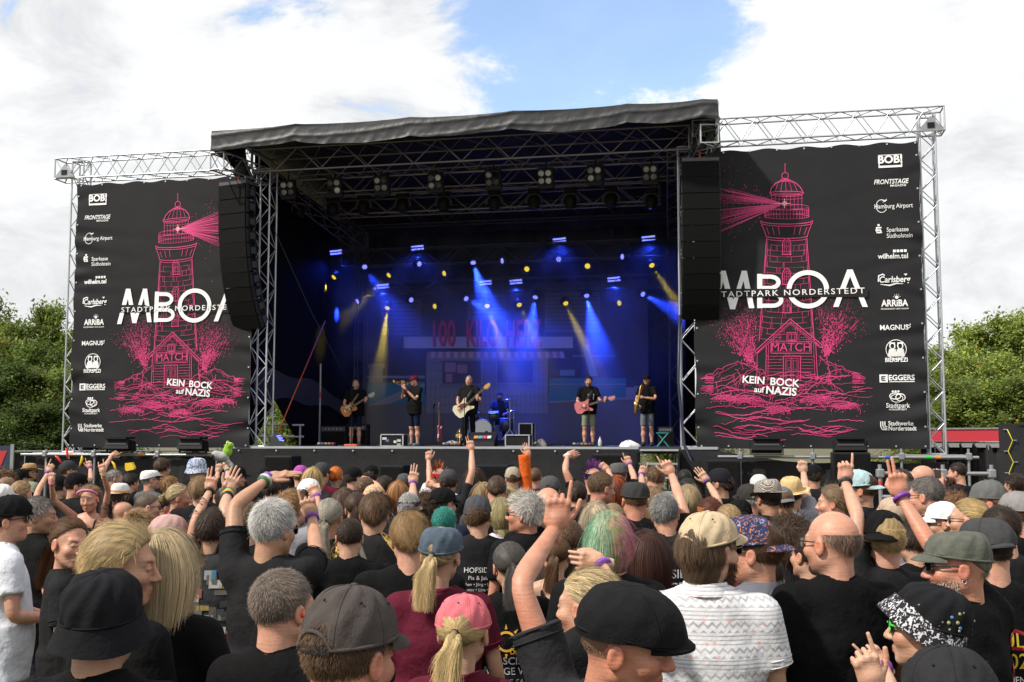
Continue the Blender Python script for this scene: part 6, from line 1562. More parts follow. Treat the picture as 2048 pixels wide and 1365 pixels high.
# --- second ring
b = C(544, 997, 5.0, 30, 'man with short white-grey hair and black T-shirt shading himself with a raised arm', hair_=('short', (.42, .41, .39)), glass=DK, skin='tan', shirt=K, body_yaw=10, build=1.08, seed=4,
      arms={'L': ('px', (468, 1015), (533, 960), 'flat', (600, 945), .6, (0, .3, -1)), 'R': ('px', (632, 1110), (624, 1035), 'point_in', (608, 980), .2)}, deco={'band_L': [PUR, (.5, .5, .45), (.03, .1, .05)], 'band_R': [PUR]})
C(820, 1019, 5.1, 5, 'man with thick light brown hair and plain black T-shirt, back turned', hair_=('medium', (.25, .15, .065)), shirt=K, build=1.2, skin='pink', seed=2)
b = C(1020, 1084, 5.2, -8, 'woman with a dark greying ponytail and printed black T-shirt', fem=True, build=1.15, hair_=('pony', (.075, .068, .062)), shirt=K, seed=2,
      deco={'print': [([('FASCISTS', .0, 1.19, .052, .008), ('ARTIGE WOR', 0, 1.14, .048, .007), ('FUR DIE SACHE', 0, 1.09, .040, .006), ('DOLT IHR HOREN', 0, 1.045, .038, .004), ('WARE WE GO', 0, .995, .055, .01), ('RAKETTE', 0, .94, .055, .009)], (.22, .22, .23)), ([('DIE SACHE', .07, 1.235, .034, .007)], (.55, .30, .02))]})
em = Print(); em.ring(-.03, 1.285, .045, .012, 20)
for a in range(8): em.poly([(-.03 + .06 * math.cos(a * .785 - .12), 1.285 + .06 * math.sin(a * .785 - .12)), (-.03 + .085 * math.cos(a * .785), 1.285 + .085 * math.sin(a * .785)), (-.03 + .06 * math.cos(a * .785 + .12), 1.285 + .06 * math.sin(a * .785 + .12))])
shirt_print(b, em, (.55, .30, .02), True, 'emblem')
b = C(1217, 1021, 4.55, 3, 'person with green and red dyed bowl-cut hair and black T-shirt', hair_=('bob', (.2, .3, .2)), shirt=K, skin='pink', build=.98, seed=5)
h = [c for c in b.root.children if c.name.startswith('hair')][0]; h.data = h.data.copy(); h.data.materials[0] = M_RAINBOW
C(1296, 1060, 5.25, 0, 'woman with long dark reddish-brown hair and black jacket', fem=True, hair_=('long', (.055, .022, .016)), shirt=K, build=1.05)
C(1580, 1028, 5.6, 6, 'person with a big dark curly mop of hair between blue cap and bald man', hair_=('curly', (.055, .032, .018)), shirt=K, deco={'print': [([('LIEBE DIE', .02, 1.25, .07, .014)], (.6, .6, .6))]})
C(1548, 1092, 5.0, -10, 'person in a sage green T-shirt bending down behind the grey shirt', hair_=('short', DB), shirt=(.08, .16, .13), build=1.1, pitch=-35, height=None)
b = C(1765, 1020, 5.0, -10, 'person in a black cap worn backwards pointing up with a long bare arm', hair_=('crop', BL), hat_=('cap', K, 150, -4), shirt=K, skin='pink', body_yaw=-15, build=1.05,
      arms={'L': ('px', (1716, 1036), (1691, 966), 'point_in', (1694, 908), 1.0)}, arm_k=.92, deco={'band_L': [(.03, .03, .03)], 'print': [([('ALLES', .06, 1.28, .065, .011, -12), ('MEIN', .08, 1.20, .065, .011, -12)], (.55, .55, .55))]})
b = C(1977, 1038, 4.5, -6, 'man in a dark grey flat-topped cap and black tour T-shirt with yellow print', hair_=('crop', DB), hat_=('flat', (.045, .045, .047), 180, 0), shirt=K, build=1.15, skin='pink',
      deco={'print': [([('DULCE', .03, 1.30, .085, .004), ('2023', .03, 1.22, .085, .004)], (.50, .36, .02)), ([(t_, .05, 1.15 - i * .034, .036, .006) for i, t_ in enumerate(('BREMEN SZENE', 'ESSEN BACK', 'ST. IM WALD', 'KOLN MOHR', 'BONN HOLZ', 'BERT BATSCH', 'ALTE MUSIK', 'TURBINE', 'MUSIKBUNKER'))], (.5, .5, .5))]})
b = C(140, 1036, 5.4, 128, 'smiling woman with a loose brown ponytail and star-printed black T-shirt', fem=True, hair_=('pony', (.12, .06, .03)), shirt=K, skin='pink', body_yaw=75, roll=-4, seed=4, deco={'print': [([('★Z.', .03, 1.30, .085, .012)], (.6, .6, .6), False)]})
b = C(15, 988, 6.0, 68, 'man in a white T-shirt with a black cap worn backwards and sunglasses', hair_=('crop', DB), hat_=('cap', K, 180, -4), glass=DK, shirt=(.58, .60, .66), skin='pink', body_yaw=55, build=1.12, arms={'R': ('loc', (.26, .0, 1.16), (.14, .22, 1.12), 'fist'), 'L': ('loc', (-.24, .05, 1.15), (-.05, .25, 1.10), 'relax')})
C(78, 989, 7.0, 78, 'grey-haired man in a black top with a white shoulder strap, looking right', hair_=('short', (.19, .17, .155)), skin='tan', shirt=K, body_yaw=50, build=1.2)
b = C(335, 1028, 5.9, 60, 'woman in a pale pink cap with a tattooed arm raised in a peace sign', fem=True, hair_=('slick', BL), hat_=('cap', (.42, .27, .25), 0, -4), shirt=K, skin='pink', body_yaw=20,
      arms={'R': ('px', (392, 1030), (418, 985), 'peace', (425, 948), .15), 'L': ('loc', (-.2, .2, 1.25), (-.1, .3, 1.45), 'point')}, deco={'band_R': [K]})
def tattoo(B, s, n, seed):
    g = random.Random(seed); pth = B.paths[s][3]
    for i in range(n):
        j = g.uniform(3, 15.5); a = int(j); p = pth[a] + (pth[a + 1] - pth[a]) * (j - a); r_ = float(np.interp(j / 17, ARM_T, ARM_R)) * 1.0
        ang = g.uniform(0, 6.28); t_ = pth[a + 1] - pth[a]; t_ = t_ / np.linalg.norm(t_); u = np.cross(t_, (0.3, .8, .5)); u /= np.linalg.norm(u); v = np.cross(t_, u)
        pts = []
        for q in range(9):
            th = ang + g.uniform(-.05, .05) + .7 * math.sin(q * .9 + seed); hh_ = (q - 4) * .007; pts.append(p + t_ * hh_ + (u * math.cos(th) + v * math.sin(th)) * (r_ * .93 + .003))
        obj('tattoo', MB().sweep(pts, .0022, 4), M_TINTMATT, B.root, (.05, .055, .07), smooth=True)
tattoo(b, 1, 9, 3)
b = C(428, 1012, 5.9, 12, 'person in a patch-covered black denim vest with a raised arm full of bracelets', hair_=('short', DB), shirt=(.03, .03, .034), skin='fair', body_yaw=5,
      arms={'R': ('px', (447, 1018), (456, 985), 'open', (466, 958), .2)}, deco={'band_R': [PUR, LIM, (.6, .3, .05), K]})
pg = random.Random(4)
for i in range(60):
    pr = Print(); x0_, z0_ = pg.uniform(-.15, .15), pg.uniform(.92, 1.42); w_, h_ = pg.uniform(.012, .034), pg.uniform(.010, .026); pr.rect(x0_ - w_, z0_ - h_, x0_ + w_, z0_ + h_)
    shirt_print(b, pr, pg.choice([(.25, .25, .25), (.04, .16, .25), (.2, .03, .03), (.25, .18, .04), (.10, .10, .10), (.35, .35, .32), (.05, .05, .06), (.09, .08, .07)]), True, 'patch')
b = C(748, 984, 6.8, 6, 'man with brown hair and leopard-print sleeves, olive bag strap across his back', hair_=('medium', (.10, .055, .028)), shirt=K, shirt_mat=M_LEO, body_yaw=0, build=1.12, seed=0)
st_ = []
for t_ in np.linspace(0, 1, 16):
    x_, z_ = -.09 + .22 * t_, 1.50 - .52 * t_; hit = b.bvh.ray_cast(Vector((x_, -.6, z_)), Vector((0, 1, 0)), 1.2); st_.append((x_, (hit[0].y if hit[0] is not None else -.1) - .006, z_))
obj('bag_strap', MB().sweep(st_, .018, 6, .2, side=(1, 0, .4)), M_TINT, b.root, (.10, .11, .08), smooth=True)
b = C(956, 990, 7.0, -4, 'man in a dark grey cap and black T-shirt listing names on its back', hair_=('short', BR), hat_=('cap', (.055, .056, .062), 0, -3), shirt=K, build=1.05,
      deco={'print': [([('HOFSIDE', 0, 1.31, .046, .006), ('Pia & Juli', 0, 1.262, .036, .004)] + [(t_, 0, 1.222 - i * .034, .028, .002) for i, t_ in enumerate(('Jochen • Jörg • Lutzi', 'Anthony • Lina • Max', 'Tim • Christine • Falk', 'Marc • Felix • Pia'))], (.55, .55, .55))]})
C(1054, 978, 6.7, -74, 'man with spiky white hair and glasses in profile looking left', hair_=('spiky', (.60, .57, .52)), glass=CL, skin='red', shirt=K, body_yaw=-25, build=1.0)
b = C(1003, 994, 7.6, -8, 'woman with ash-blond hair and a drawstring bag over her white shirt', fem=True, hair_=('bob', (.30, .25, .12)), shirt=(.48, .46, .52), seed=2)
obj('drawstring_bag', MB().cbox((0, -.155, 1.18), (.10, .03, .13), bev=.02), M_CLOTH, b.root, K)
for s in (-1, 1): obj('cord', MB().sweep([(s * .02, -.15, 1.31), (s * .07, -.13, 1.42), (s * .11, -.04, 1.49)], .004, 5), M_TINT, b.root, K)
C(1096, 974, 6.9, 0, 'bald broad-shouldered man in a plain black T-shirt behind the pointing hand', hair_=None, skin='pink', shirt=K, build=1.3, wide=1.05)
C(1112, 1070, 6.0, 10, 'woman with a brown ponytail and black and white striped top', fem=True, tank=True, hair_=('pony', (.10, .05, .025)), shirt=K, seed=3)
b = C(1270, 965, 7.6, -4, 'man in a dark leather cap and black T-shirt reading LOVE with a small rainbow', hair_=('buzz', BR), hat_=('army', (.035, .035, .035), 0, -4), skin='red', shirt=K, build=1.2, deco={'print': [([('LOVE', -.05, 1.27, .085, .006), ('WINS', .05, 1.18, .085, .006)], (.45, .45, .45))]})
for i, c_ in enumerate([(.5, .03, .03), (.6, .25, .02), (.6, .5, .03), (.05, .35, .08), (.05, .1, .5), (.25, .05, .3)]):
    pr = Print(); pr.rect(.09, 1.305 - i * .012, .17, 1.317 - i * .012); shirt_print(b, pr, c_, True, 'rainbow_stripe')
b = C(1330, 986, 6.9, 4, 'grey-haired man in a black lettered T-shirt, right arm pointing up', hair_=('short', (.17, .165, .16)), skin='pink', shirt=K, arms={'R': ('px', (1362, 1005), (1343, 950), 'point', (1329, 922), .2)},
      deco={'print': [([('DU SIE', .0, 1.28, .075, .012), ('VOGEL', .02, 1.20, .075, .01), ('ALLEN', .03, 1.12, .075, .012), ('AUCH', .04, 1.04, .075, .01)], (.55, .55, .55))]})
C(503, 1003, 6.4, 5, 'person with brown hair just behind the raised forearm of the white-haired man', hair_=('short', (.10, .06, .035)), shirt=KG, seed=3)
C(583, 977, 7.2, 40, 'man with reddish-brown short hair looking right behind the raised pointing hand', hair_=('short', (.26, .14, .06)), skin='pink', shirt=(.2, .2, .22), arms={'R': ('px', (632, 1030), (634, 995), 'fist', (620, 965), .3)}, deco={'band_R': [PUR]}, seed=5)
b = C(659, 998, 6.9, 5, 'woman with a long grey-blond ponytail and black and white vest', fem=True, hair_=('pony', (.30, .27, .22)), shirt=K, seed=1, deco={'print': [([('GNADE', 0, 1.36, .05, .008), ('GLÜCK', .02, 1.27, .085, .012)], (.6, .6, .6))]})
pr = Print(); pr.rect(-.13, .95, -.07, 1.22); shirt_print(b, pr, (.5, .5, .5), True, 'white_panel')
C(888, 1013, 7.6, 8, 'person with short turquoise-green dyed hair beside a black cap', hair_=('short', (.02, .20, .16)), shirt=K, seed=1)
C(885, 974, 8.3, 48, 'man in a shiny black cap and sunglasses looking right', hair_=('buzz', DB), hat_=cap(K), glass=DK, skin='tan', shirt=NAVY)
C(1667, 967, 7.6, -70, 'man with wavy light brown hair in profile looking left', hair_=('medium', (.20, .13, .07)), skin='pink', shirt=K)
C(1783, 993, 7.0, -45, 'person with shaved head and pale pink shirt behind the raised arms', hair_=('buzz', (.4, .3, .22)), skin='fair', shirt=(.60, .50, .56), fem=True, arms={'L': ('loc', (-.2, .15, 1.2), (-.05, .25, 1.35), 'relax')})
C(1887, 1003, 6.8, -72, 'woman in a white cap looking left, hair in a knot', fem=True, hair_=('bun', (.12, .07, .035)), hat_=cap((.62, .62, .63)), glass=CL, skin='fair', shirt=K, seed=1)
C(1938, 998, 6.4, -60, 'woman with a blond ponytail and glasses looking left', fem=True, hair_=('pony', (.45, .31, .14)), glass=CL, skin='fair', shirt=K, seed=0)
C(1853, 952, 7.1, -52, 'man with grey cropped hair, glasses and red lanyard', hair_=('crop', (.15, .13, .12)), glass=CL, skin='pink', shirt=K, build=1.1)
C(1979, 960, 6.9, -66, 'woman in a washed grey cap with a reddish bun', fem=True, hair_=('bun', (.22, .11, .05)), hat_=cap((.10, .105, .10)), skin='pink', shirt=K, arms={'L': ('loc', (-.22, .12, 1.22), (-.1, .28, 1.45), 'relax')}, build=1.15)
b = C(2036, 982, 6.4, -35, 'man in a grey and red cap at the picture edge, yellow print on his back', hair_=('crop', BR), hat_=('cap', (.2, .19, .19), 0, -4, (.02, .02, .02), (.3, .05, .05)), glass=CL, skin='pink', shirt=K, beard=(.6, (.4, .3, .25)), deco={'print': [([('SILVUS', -.03, 1.28, .09, .016)], (.5, .42, .02))]})
C(1722, 939, 8.0, -68, 'man in a pale blue cap worn backwards looking left', hair_=('crop', BR), hat_=cap((.32, .44, .46), 180), skin='pink', shirt=K, deco={'print': [([('Junges', -.04, 1.30, .06, .006), ('Bunt', .05, 1.2, .06, .006)], (.5, .5, .5))]})
b = C(1537, 957, 7.8, -20, 'man in a houndstooth trilby and studded black jacket', hair_=('crop', DB), hat_=('trilby', (.2, .2, .2), 0, -8, (.03, .03, .03), (.2, .2, .2), M_CHECK), skin='tan', shirt=K, build=1.15)
for i in range(46):
    pr = Print(); pr.disc(rnd.uniform(-.17, .17), 1.47 - (i % 5) * .03 - rnd.uniform(0, .01), .006, 6); shirt_print(b, pr, (.6, .6, .6), True, 'stud')
C(1582, 953, 8.8, 8, 'person in a straw hat and grey T-shirt with red print, fist raised', hair_=('crop', BR), hat_=('straw', (.5, .38, .18), 0, 10, (.02, .02, .02), (.5, .4, .2), M_STRAW), shirt=(.26, .26, .29), arms={'R': ('px', (1612, 985), (1607, 945), 'fist', (1605, 920), .2)}, deco={'print': [([('RISE', .02, 1.3, .06, .006), ('AND COLLAPSE', .0, 1.2, .05, .006), ('LIVE ON AIR', 0, 1.12, .05, .005)], (.4, .08, .10))]})
C(1376, 968, 8.9, 0, 'person with short blond-brown hair and a dark red T-shirt', hair_=('bob', (.34, .25, .14)), shirt=(.13, .014, .022), seed=3)
C(1419, 996, 7.8, -5, 'red-haired woman wearing fox ears, arm with bracelets raised', fem=True, hair_=('short', (.10, .025, .014)), shirt=MAR, hat_=('headband', (.3, .12, .04)), arms={'R': ('px', (1432, 985), (1415, 965), 'open', (1399, 943), .3)}, deco={'band_R': [PUR, K]})
C(1456, 1010, 7.4, -10, 'person with dark blond hair twisted into a bun', fem=True, hair_=('bun', (.28, .19, .09)), shirt=K, seed=0)
C(1306, 972, 8.0, 4, 'person with curly light brown hair down to the shoulders', fem=True, hair_=('long', (.24, .15, .075)), shirt=K)
C(818, 985, 8.0, 6, 'grey-haired man with dark headphones and three fingers raised', hair_=('crop', (.30, .29, .28)), hat_=('headband', (.03, .02, .035)), shirt=K, arms={'R': ('px', (826, 1000), (826, 968), 'three', (832, 925), .4)}, deco={'band_R': [PUR]})
C(851, 985, 8.6, 0, 'person with dark brown curly hair beside the three-finger salute', hair_=('curly', (.06, .032, .018)), shirt=K, fem=True)
C(714, 985, 8.0, -8, 'woman with a dark ponytail in a black strap top', fem=True, tank=True, hair_=('pony', (.05, .028, .018)), shirt=K, seed=2)
C(688, 975, 9.0, 3, 'woman with brown shoulder-length hair and lettered black T-shirt', fem=True, hair_=('long', (.085, .05, .03)), shirt=K)
C(748, 970, 9.2, 30, 'person in a bright multicoloured bandana', hair_=None, hat_=('bandana', (.5, .2, .2), 0, 0, (.1, .1, .1), (.5, .2, .2), M_BANDCOL), shirt=K, skin='pink')
C(618, 957, 9.0, 10, 'person in a white cap behind the raised hands', hair_=('crop', BR), hat_=cap((.62, .63, .66)), shirt=(.4, .4, .42))
# --- further rows
C(180, 973, 10.2, 178, 'woman in a pink tiara facing the camera with both arms raised', fem=True, tank=True, hair_=('slick', (.20, .11, .06)), hat_=('tiara', (.6, .22, .38)), shirt=K, skin='pink', body_yaw=178, lod=1,
  arms={'R': ('px', (112, 1004), (103, 962), 'fist', (103, 935), -.2), 'L': ('px', (217, 980), (206, 946), 'horns', (200, 918), -.2)}, deco={'band_R': [HOT, PUR], 'band_L': [LIM]})
C(60, 926, 16.5, 60, 'man in a tan cowboy hat and sunglasses near the fence', hair_=('short', BR), hat_=('cowboy', (.34, .22, .11), 0, 0, (.1, .06, .03)), glass=DK, shirt=(.2, .22, .15), skin='tan')
C(41, 938, 14, 30, 'man in a black cap just below the cowboy hat', hair_=('crop', DB), hat_=cap(K), shirt=K)
C(10, 937, 13.0, 10, 'person with brown curls at the left picture edge', hair_=('curly', (.14, .08, .04)), shirt=(.05, .06, .05))
C(14, 953, 11.0, 20, 'man with receding brown hair at the left picture edge', hair_=('buzz', (.2, .12, .07)), shirt=KG, skin='pink')
C(3, 967, 9.4, 40, 'person in a white cap with a fruit print at the left picture edge', hair_=('crop', BR), hat_=cap((.6, .6, .58)), shirt=KG)
C(43, 962, 9.8, 15, 'person with a messy light brown bun and one arm pointing up', fem=True, hair_=('bun', (.32, .20, .10)), shirt=(.12, .12, .13), arms={'R': ('px', (75, 985), (95, 948), 'point', (108, 918), .2)}, deco={'band_R': [PUR]})
C(136, 921, 14.5, 62, 'man in a dark grey cap whose visor points right, fist raised', hair_=('crop', BR), hat_=cap((.035, .035, .037)), shirt=K, skin='pink', arms={'R': ('px', (176, 962), (180, 935), 'point', (172, 905), .2)}, deco={'band_R': [PUR]})
C(152, 945, 11.2, 66, 'man in a black cap and wrap-around sunglasses with a pink-badged backpack', hair_=('crop', DB), hat_=cap(K), glass=DK, shirt=K, skin='pink')
C(118, 951, 11.8, 20, 'person in a plain black cap between the raised arms', hair_=('crop', DB), hat_=cap(K), shirt=K)
C(229, 939, 14, 66, 'grey-haired man looking right below the tattooed pointing arm', hair_=('crop', (.25, .23, .21)), skin='pink', shirt=KG, arms={'L': ('px', (205, 938), (222, 915), 'point', (243, 900), .3)})
C(262, 945, 13.6, 30, 'man with black hair wearing a small yellow paper hat', hair_=('short', (.02, .015, .012)), shirt=K, skin='pink')
C(300, 940, 13, 60, 'man in a white captain cap and sunglasses', hair_=('crop', GR), hat_=('army', (.62, .62, .62), 0, -4, (.02, .02, .02), (.02, .02, .02)), glass=DK, shirt=(.09, .09, .09), skin='pink')
C(240, 966, 11, 30, 'person in a white hat with a rainbow band', hair_=('short', BR), hat_=('white_hat', (.6, .6, .58), 0, 0, (.5, .25, .08)), shirt=K)
C(247, 988, 9.2, 50, 'punk with a tall black spiky mohawk and sunglasses', hair_=('mohawk', (.012, .010, .010)), glass=DK, shirt=K, skin='pink')
C(296, 987, 9.2, 70, 'man with cropped hair and black sunglasses looking right', hair_=('buzz', (.10, .075, .055)), glass=DK, skin='pink', shirt=K, build=1.1)
C(277, 1018, 7.9, 20, 'person with tousled light brown hair below the sunglasses man', hair_=('spiky', (.28, .17, .08)), shirt=(.3, .3, .3))
C(325, 915, 14.2, 20, 'tall man with dark hair and a black shirt near the stage skirt', hair_=('short', (.05, .028, .016)), shirt=K, skin='pink')
C(340, 950, 12, 62, 'man with ginger hair looking right', hair_=('short', (.28, .15, .06)), shirt=K, skin='pink')
C(357, 968, 9.6, 76, 'woman with blond hair tied back and a bright red T-shirt in profile', fem=True, hair_=('bun', (.42, .32, .18)), shirt=(.38, .035, .04), skin='pink', build=1.2, seed=1)
C(328, 990, 10, 60, 'man in a grey T-shirt behind the red T-shirt', hair_=('crop', DB), shirt=(.06, .065, .07))
C(394, 917, 14, 60, 'person in a blue and white speckled bucket hat', hair_=('crop', BR), hat_=('bucket', (.2, .3, .5), 0, 0, (.1, .1, .1), (.2, .2, .3), M_BLUEHAT), shirt=K)
C(383, 967, 11.2, 30, 'person in a black and white cap', hair_=('crop', DB), hat_=cap(K), shirt=K)
C(403, 950, 9.4, 4, 'man with light brown wavy hair and a big black T-shirt, back turned', hair_=('medium', (.24, .15, .075)), shirt=K, build=1.25)
C(441, 955, 11.5, 30, 'person in a black cap holding plush toys up', hair_=('crop', DB), hat_=cap(K), shirt=K, arms={'R': ('px', (455, 965), (455, 940), 'grip', (450, 920), .2), 'L': ('px', (432, 965), (436, 945), 'grip', (440, 920), .2)}, deco={'band_R': [LIM, PUR]})
C(473, 931, 13, 60, 'man in a black cap and sunglasses beside the plush toys', hair_=('crop', DB), hat_=cap(K), glass=DK, skin='pink', shirt=K)
C(452, 972, 9.5, 20, 'person with grey-brown hair below the black lettered cap', hair_=('short', (.16, .13, .10)), shirt=KG)
C(531, 935, 14, 10, 'person in a black cap with a white label in front of the subwoofer', hair_=('crop', DB), hat_=cap(K), shirt=K)
C(601, 931, 13.5, 10, 'person in a magenta cap', hair_=('crop', BR), hat_=cap((.32, .06, .30)), shirt=K)
C(626, 933, 12.2, 6, 'woman with straight golden-blond hair', fem=True, hair_=('long', (.44, .30, .13)), shirt=KG)
C(643, 925, 13, 20, 'man in a dark grey cap and maroon T-shirt', hair_=('crop', BR), hat_=cap((.045, .046, .048)), shirt=MAR, skin='pink')
C(672, 933, 13.2, 15, 'person with bright orange hair and a black jacket', hair_=('bun', (.55, .14, .02)), shirt=K, fem=True)
C(706, 933, 12.4, 40, 'man in a black cap and black T-shirt, visor to the right', hair_=('crop', DB), hat_=cap(K), shirt=K, skin='pink', build=1.15)
C(742, 929, 13.2, 15, 'person in a black cap with a red logo', hair_=('short', DB), hat_=cap(K), shirt=K)
C(731, 953, 10.6, 25, 'man with short brown hair scratching his head', hair_=('crop', (.14, .085, .05)), shirt=K, skin='pink', arms={'R': ('px', (757, 975), (738, 962), 'fist', (722, 958), .1)}, deco={'band_R': [PUR]})
C(797, 960, 11, 5, 'woman with long strawberry-blond hair', fem=True, hair_=('long', (.34, .16, .06)), shirt=K)
C(808, 946, 12.6, 10, 'person in a slate grey cap', hair_=('crop', BR), hat_=cap((.06, .065, .072)), shirt=KG)
C(878, 935, 12, 20, 'punk with a ginger mohawk and red bandana, arm pointing up', hair_=('mohawk', (.30, .07, .02)), hat_=('headband', (.45, .03, .04)), shirt=(.5, .5, .52), skin='pink', arms={'L': ('px', (859, 962), (857, 920), 'point', (858, 885), .2)})
C(897, 938, 11, 10, 'person in a dark grey cap with a long arm raised to the stage', hair_=('short', DB), hat_=cap((.05, .05, .056)), shirt=K, skin='pink', arms={'R': ('px', (948, 930), (943, 900), 'peace', (938, 875), .2), 'L': ('px', (880, 975), (868, 972), 'fist', (856, 968), .3)})
C(948, 935, 11.2, 3, 'woman with long dark hair and thin black shoulder straps', fem=True, tank=True, hair_=('long', (.06, .035, .022)), shirt=K)
C(993, 952, 9.6, 0, 'man with a dark bun and a patterned headband', hair_=('bun', (.06, .035, .022)), hat_=('headband', (.3, .3, .32)), shirt=K, skin='pink', seed=1)
C(1026, 933, 12, 0, 'person in a khaki cap with an orange-sleeved arm raised', hair_=('buzz', BR), hat_=cap((.28, .25, .19)), shirt=(.55, .10, .015), sleeve=1.5, skin='pink', arms={'R': ('px', (1050, 935), (1056, 912), 'open', (1052, 890), .2)})
C(1070, 935, 13, 10, 'person in a black T-shirt behind the orange sleeve', hair_=('buzz', BR), shirt=K, skin='pink')
C(1018, 968, 9.8, 5, 'woman with blond hair streaked with black behind the white-haired man', fem=True, hair_=('long', (.36, .26, .14)), shirt=K)
C(1100, 952, 9.8, 5, 'person in a grey cap and tie-dyed rainbow shirt', hair_=('buzz', BR), hat_=cap((.06, .062, .065)), shirt=(.12, .22, .42), skin='pink')
C(1185, 934, 11, 40, 'person with a purple dyed mohawk and blue headband, watch on the raised arm', hair_=('mohawk', (.12, .03, .16)), hat_=('headband', (.02, .03, .08)), shirt=K, skin='pink', arms={'L': ('px', (1130, 940), (1135, 912), 'limp', (1155, 905), .2), 'R': ('px', (1222, 960), (1215, 940), 'fist', (1205, 932), .3)}, deco={'band_L': [(.6, .6, .6)]})
b = C(1198, 943, 8.6, 62, 'man with thin brown hair and glasses looking right, pale blue print on his back', hair_=('crop', (.13, .075, .04)), glass=CL, skin='red', shirt=K, body_yaw=10, build=1.2, deco={'print': [([('JUNGE WILDE', 0, 1.38, .062, .008)], (.30, .42, .55))]})
C(1237, 926, 12, -15, 'man in a grey flat cap with one thin arm raised', hair_=('buzz', BR), hat_=('army', (.08, .08, .08)), shirt=K, skin='pink', arms={'R': ('px', (1268, 955), (1259, 930), 'point', (1252, 908), .2)}, deco={'band_R': [PUR]})
C(1232, 950, 10, 5, 'woman with long dark red hair', fem=True, hair_=('long', RD), shirt=K)
C(1192, 1002, 7.3, 0, 'woman with pale blond hair in front of the blue-printed T-shirt', fem=True, hair_=('long', (.42, .33, .22)), shirt=K)
C(1226, 1008, 7.8, 8, 'person with ash-blond hair just behind the dyed bowl cut', hair_=('bob', (.32, .24, .14)), shirt=K)
C(1310, 930, 11, 0, 'man with brown hair and pale plaid shirt, one finger raised', hair_=('short', (.11, .06, .03)), shirt=(.45, .46, .40), skin='pink', arms={'L': ('px', (1284, 968), (1283, 950), 'point', (1291, 922), .2)}, deco={'band_L': [PUR]})
C(1369, 937, 12, 5, 'dark-skinned man with cropped black hair', hair_=('buzz', (.012, .010, .009)), skin='brown', shirt=K)
C(1376, 956, 10.4, -5, 'person in a red and black cap', hair_=('crop', DB), hat_=('cap', (.02, .02, .02), 180, -4, (.3, .03, .02)), shirt=K)
C(1440, 936, 10, -62, 'dark-bearded man in a black cap and glasses looking left', hair_=('medium', (.03, .017, .012)), hat_=cap((.012, .011, .016)), glass=CL, skin='tan', shirt=K, build=1.2, beard=(.9, (.15, .1, .08)))
C(1498, 967, 8.9, -30, 'grey-haired man in a dark cap and green shirt', hair_=('crop', (.30, .30, .29)), hat_=cap((.03, .028, .026)), skin='pink', shirt=(.02, .10, .03))
C(1519, 949, 11.5, -20, 'person in an off-white cap', hair_=('crop', BR), hat_=cap((.5, .5, .47)), shirt=KG)
C(1565, 972, 8.3, -10, 'person in a washed grey cap in front of the straw hat', hair_=('buzz', BR), hat_=cap((.11, .125, .14), 180), shirt=(.1, .1, .11), skin='pink')
C(1626, 928, 12, -10, 'steward in a black cap and black shirt with a blue collar', hair_=('crop', DB), hat_=cap(K), shirt=K, build=1.15, skin='pink')
C(1801, 937, 9.5, -20, 'person with dark brown hair behind the two-finger salute', hair_=('medium', (.07, .04, .022)), shirt=K)
b = C(1844, 930, 10, -72, 'bald grey-bearded man with glasses holding up a phone', hair_=None, beard=(.7, (.6, .58, .55), .012), glass=('clear', (.01, .01, .01)), skin='pink', shirt=K, arms={'R': ('px', (1880, 975), (1884, 955), 'grip', (1872, 945), .2)}); PHB = b
C(1915, 925, 13, -52, 'young bearded man in a black T-shirt standing at the barrier', hair_=('crop', (.03, .018, .012)), beard=(.9, (.2, .13, .1), .010), skin='pink', shirt=K, body_yaw=-35, build=1.12)
C(1905, 985, 8.6, -30, 'person with patterned brown curls in front of the barrier', hair_=('curly', (.20, .10, .05)), shirt=K)
C(1831, 962, 8.8, -20, 'person in a dark tweed beanie-like cap behind the crossed fingers', hair_=('crop', DB), hat_=cap((.05, .05, .052)), shirt=K)
C(2030, 945, 11, -20, 'person with dark hair at the right picture edge', hair_=('short', DB), shirt=K)
C(1747, 1055, 6.2, -15, 'woman with tousled blond hair behind the bald man', fem=True, hair_=('curly', (.42, .28, .12)), shirt=K)
C(1622, 1060, 5.4, -30, 'person clenching a fist with coloured bracelets next to the bald man', hair_=('short', DB), shirt=K, arms={'R': ('px', (1640, 1150), (1622, 1128), 'fist', (1612, 1095), .3)}, deco={'band_R': [K, PUR, (.1, .3, .12)]})
C(545, 955, 10.5, 10, 'person with short dark hair in front of the subwoofer', hair_=('short', DB), shirt=K)
C(770, 950, 11.5, 0, 'person with dark hair and a black hooded top', hair_=('short', DB), shirt=K)
C(965, 965, 9.9, 0, 'woman with dark blond hair between the caps', fem=True, hair_=('long', (.26, .18, .09)), shirt=KG)
C(1155, 962, 9.7, 5, 'person with short black hair under the raised watch arm', hair_=('short', DB), shirt=K)
C(1480, 998, 7.9, -8, 'person in a black cap in front of the green shirt', hair_=('crop', DB), hat_=cap(K), shirt=K)
C(1700, 985, 8.6, -15, 'person in a black cap between the two raised arms', hair_=('crop', DB), hat_=cap(K), shirt=K)
C(560, 1030, 6.6, 0, 'person with dark blond hair hidden behind the white-haired man', hair_=('short', LB), shirt=K)
C(700, 1035, 6.4, 0, 'person in a dark top between ponytail and leopard sleeves', hair_=('crop', DB), shirt=K)
C(1140, 1040, 6.1, 0, 'person in a faded black T-shirt beside the pointing forearm', hair_=('crop', BR), shirt=(.03, .026, .025), build=1.15)
C(400, 1030, 7.6, 10, 'person in a black shirt behind the patched vest', hair_=('short', DB), shirt=K, legs=((.05, .07, .1), 'shorts'))
C(100, 1030, 8.2, 30, 'person in a black top between the ponytail and the tiara', hair_=('short', DB), shirt=K)
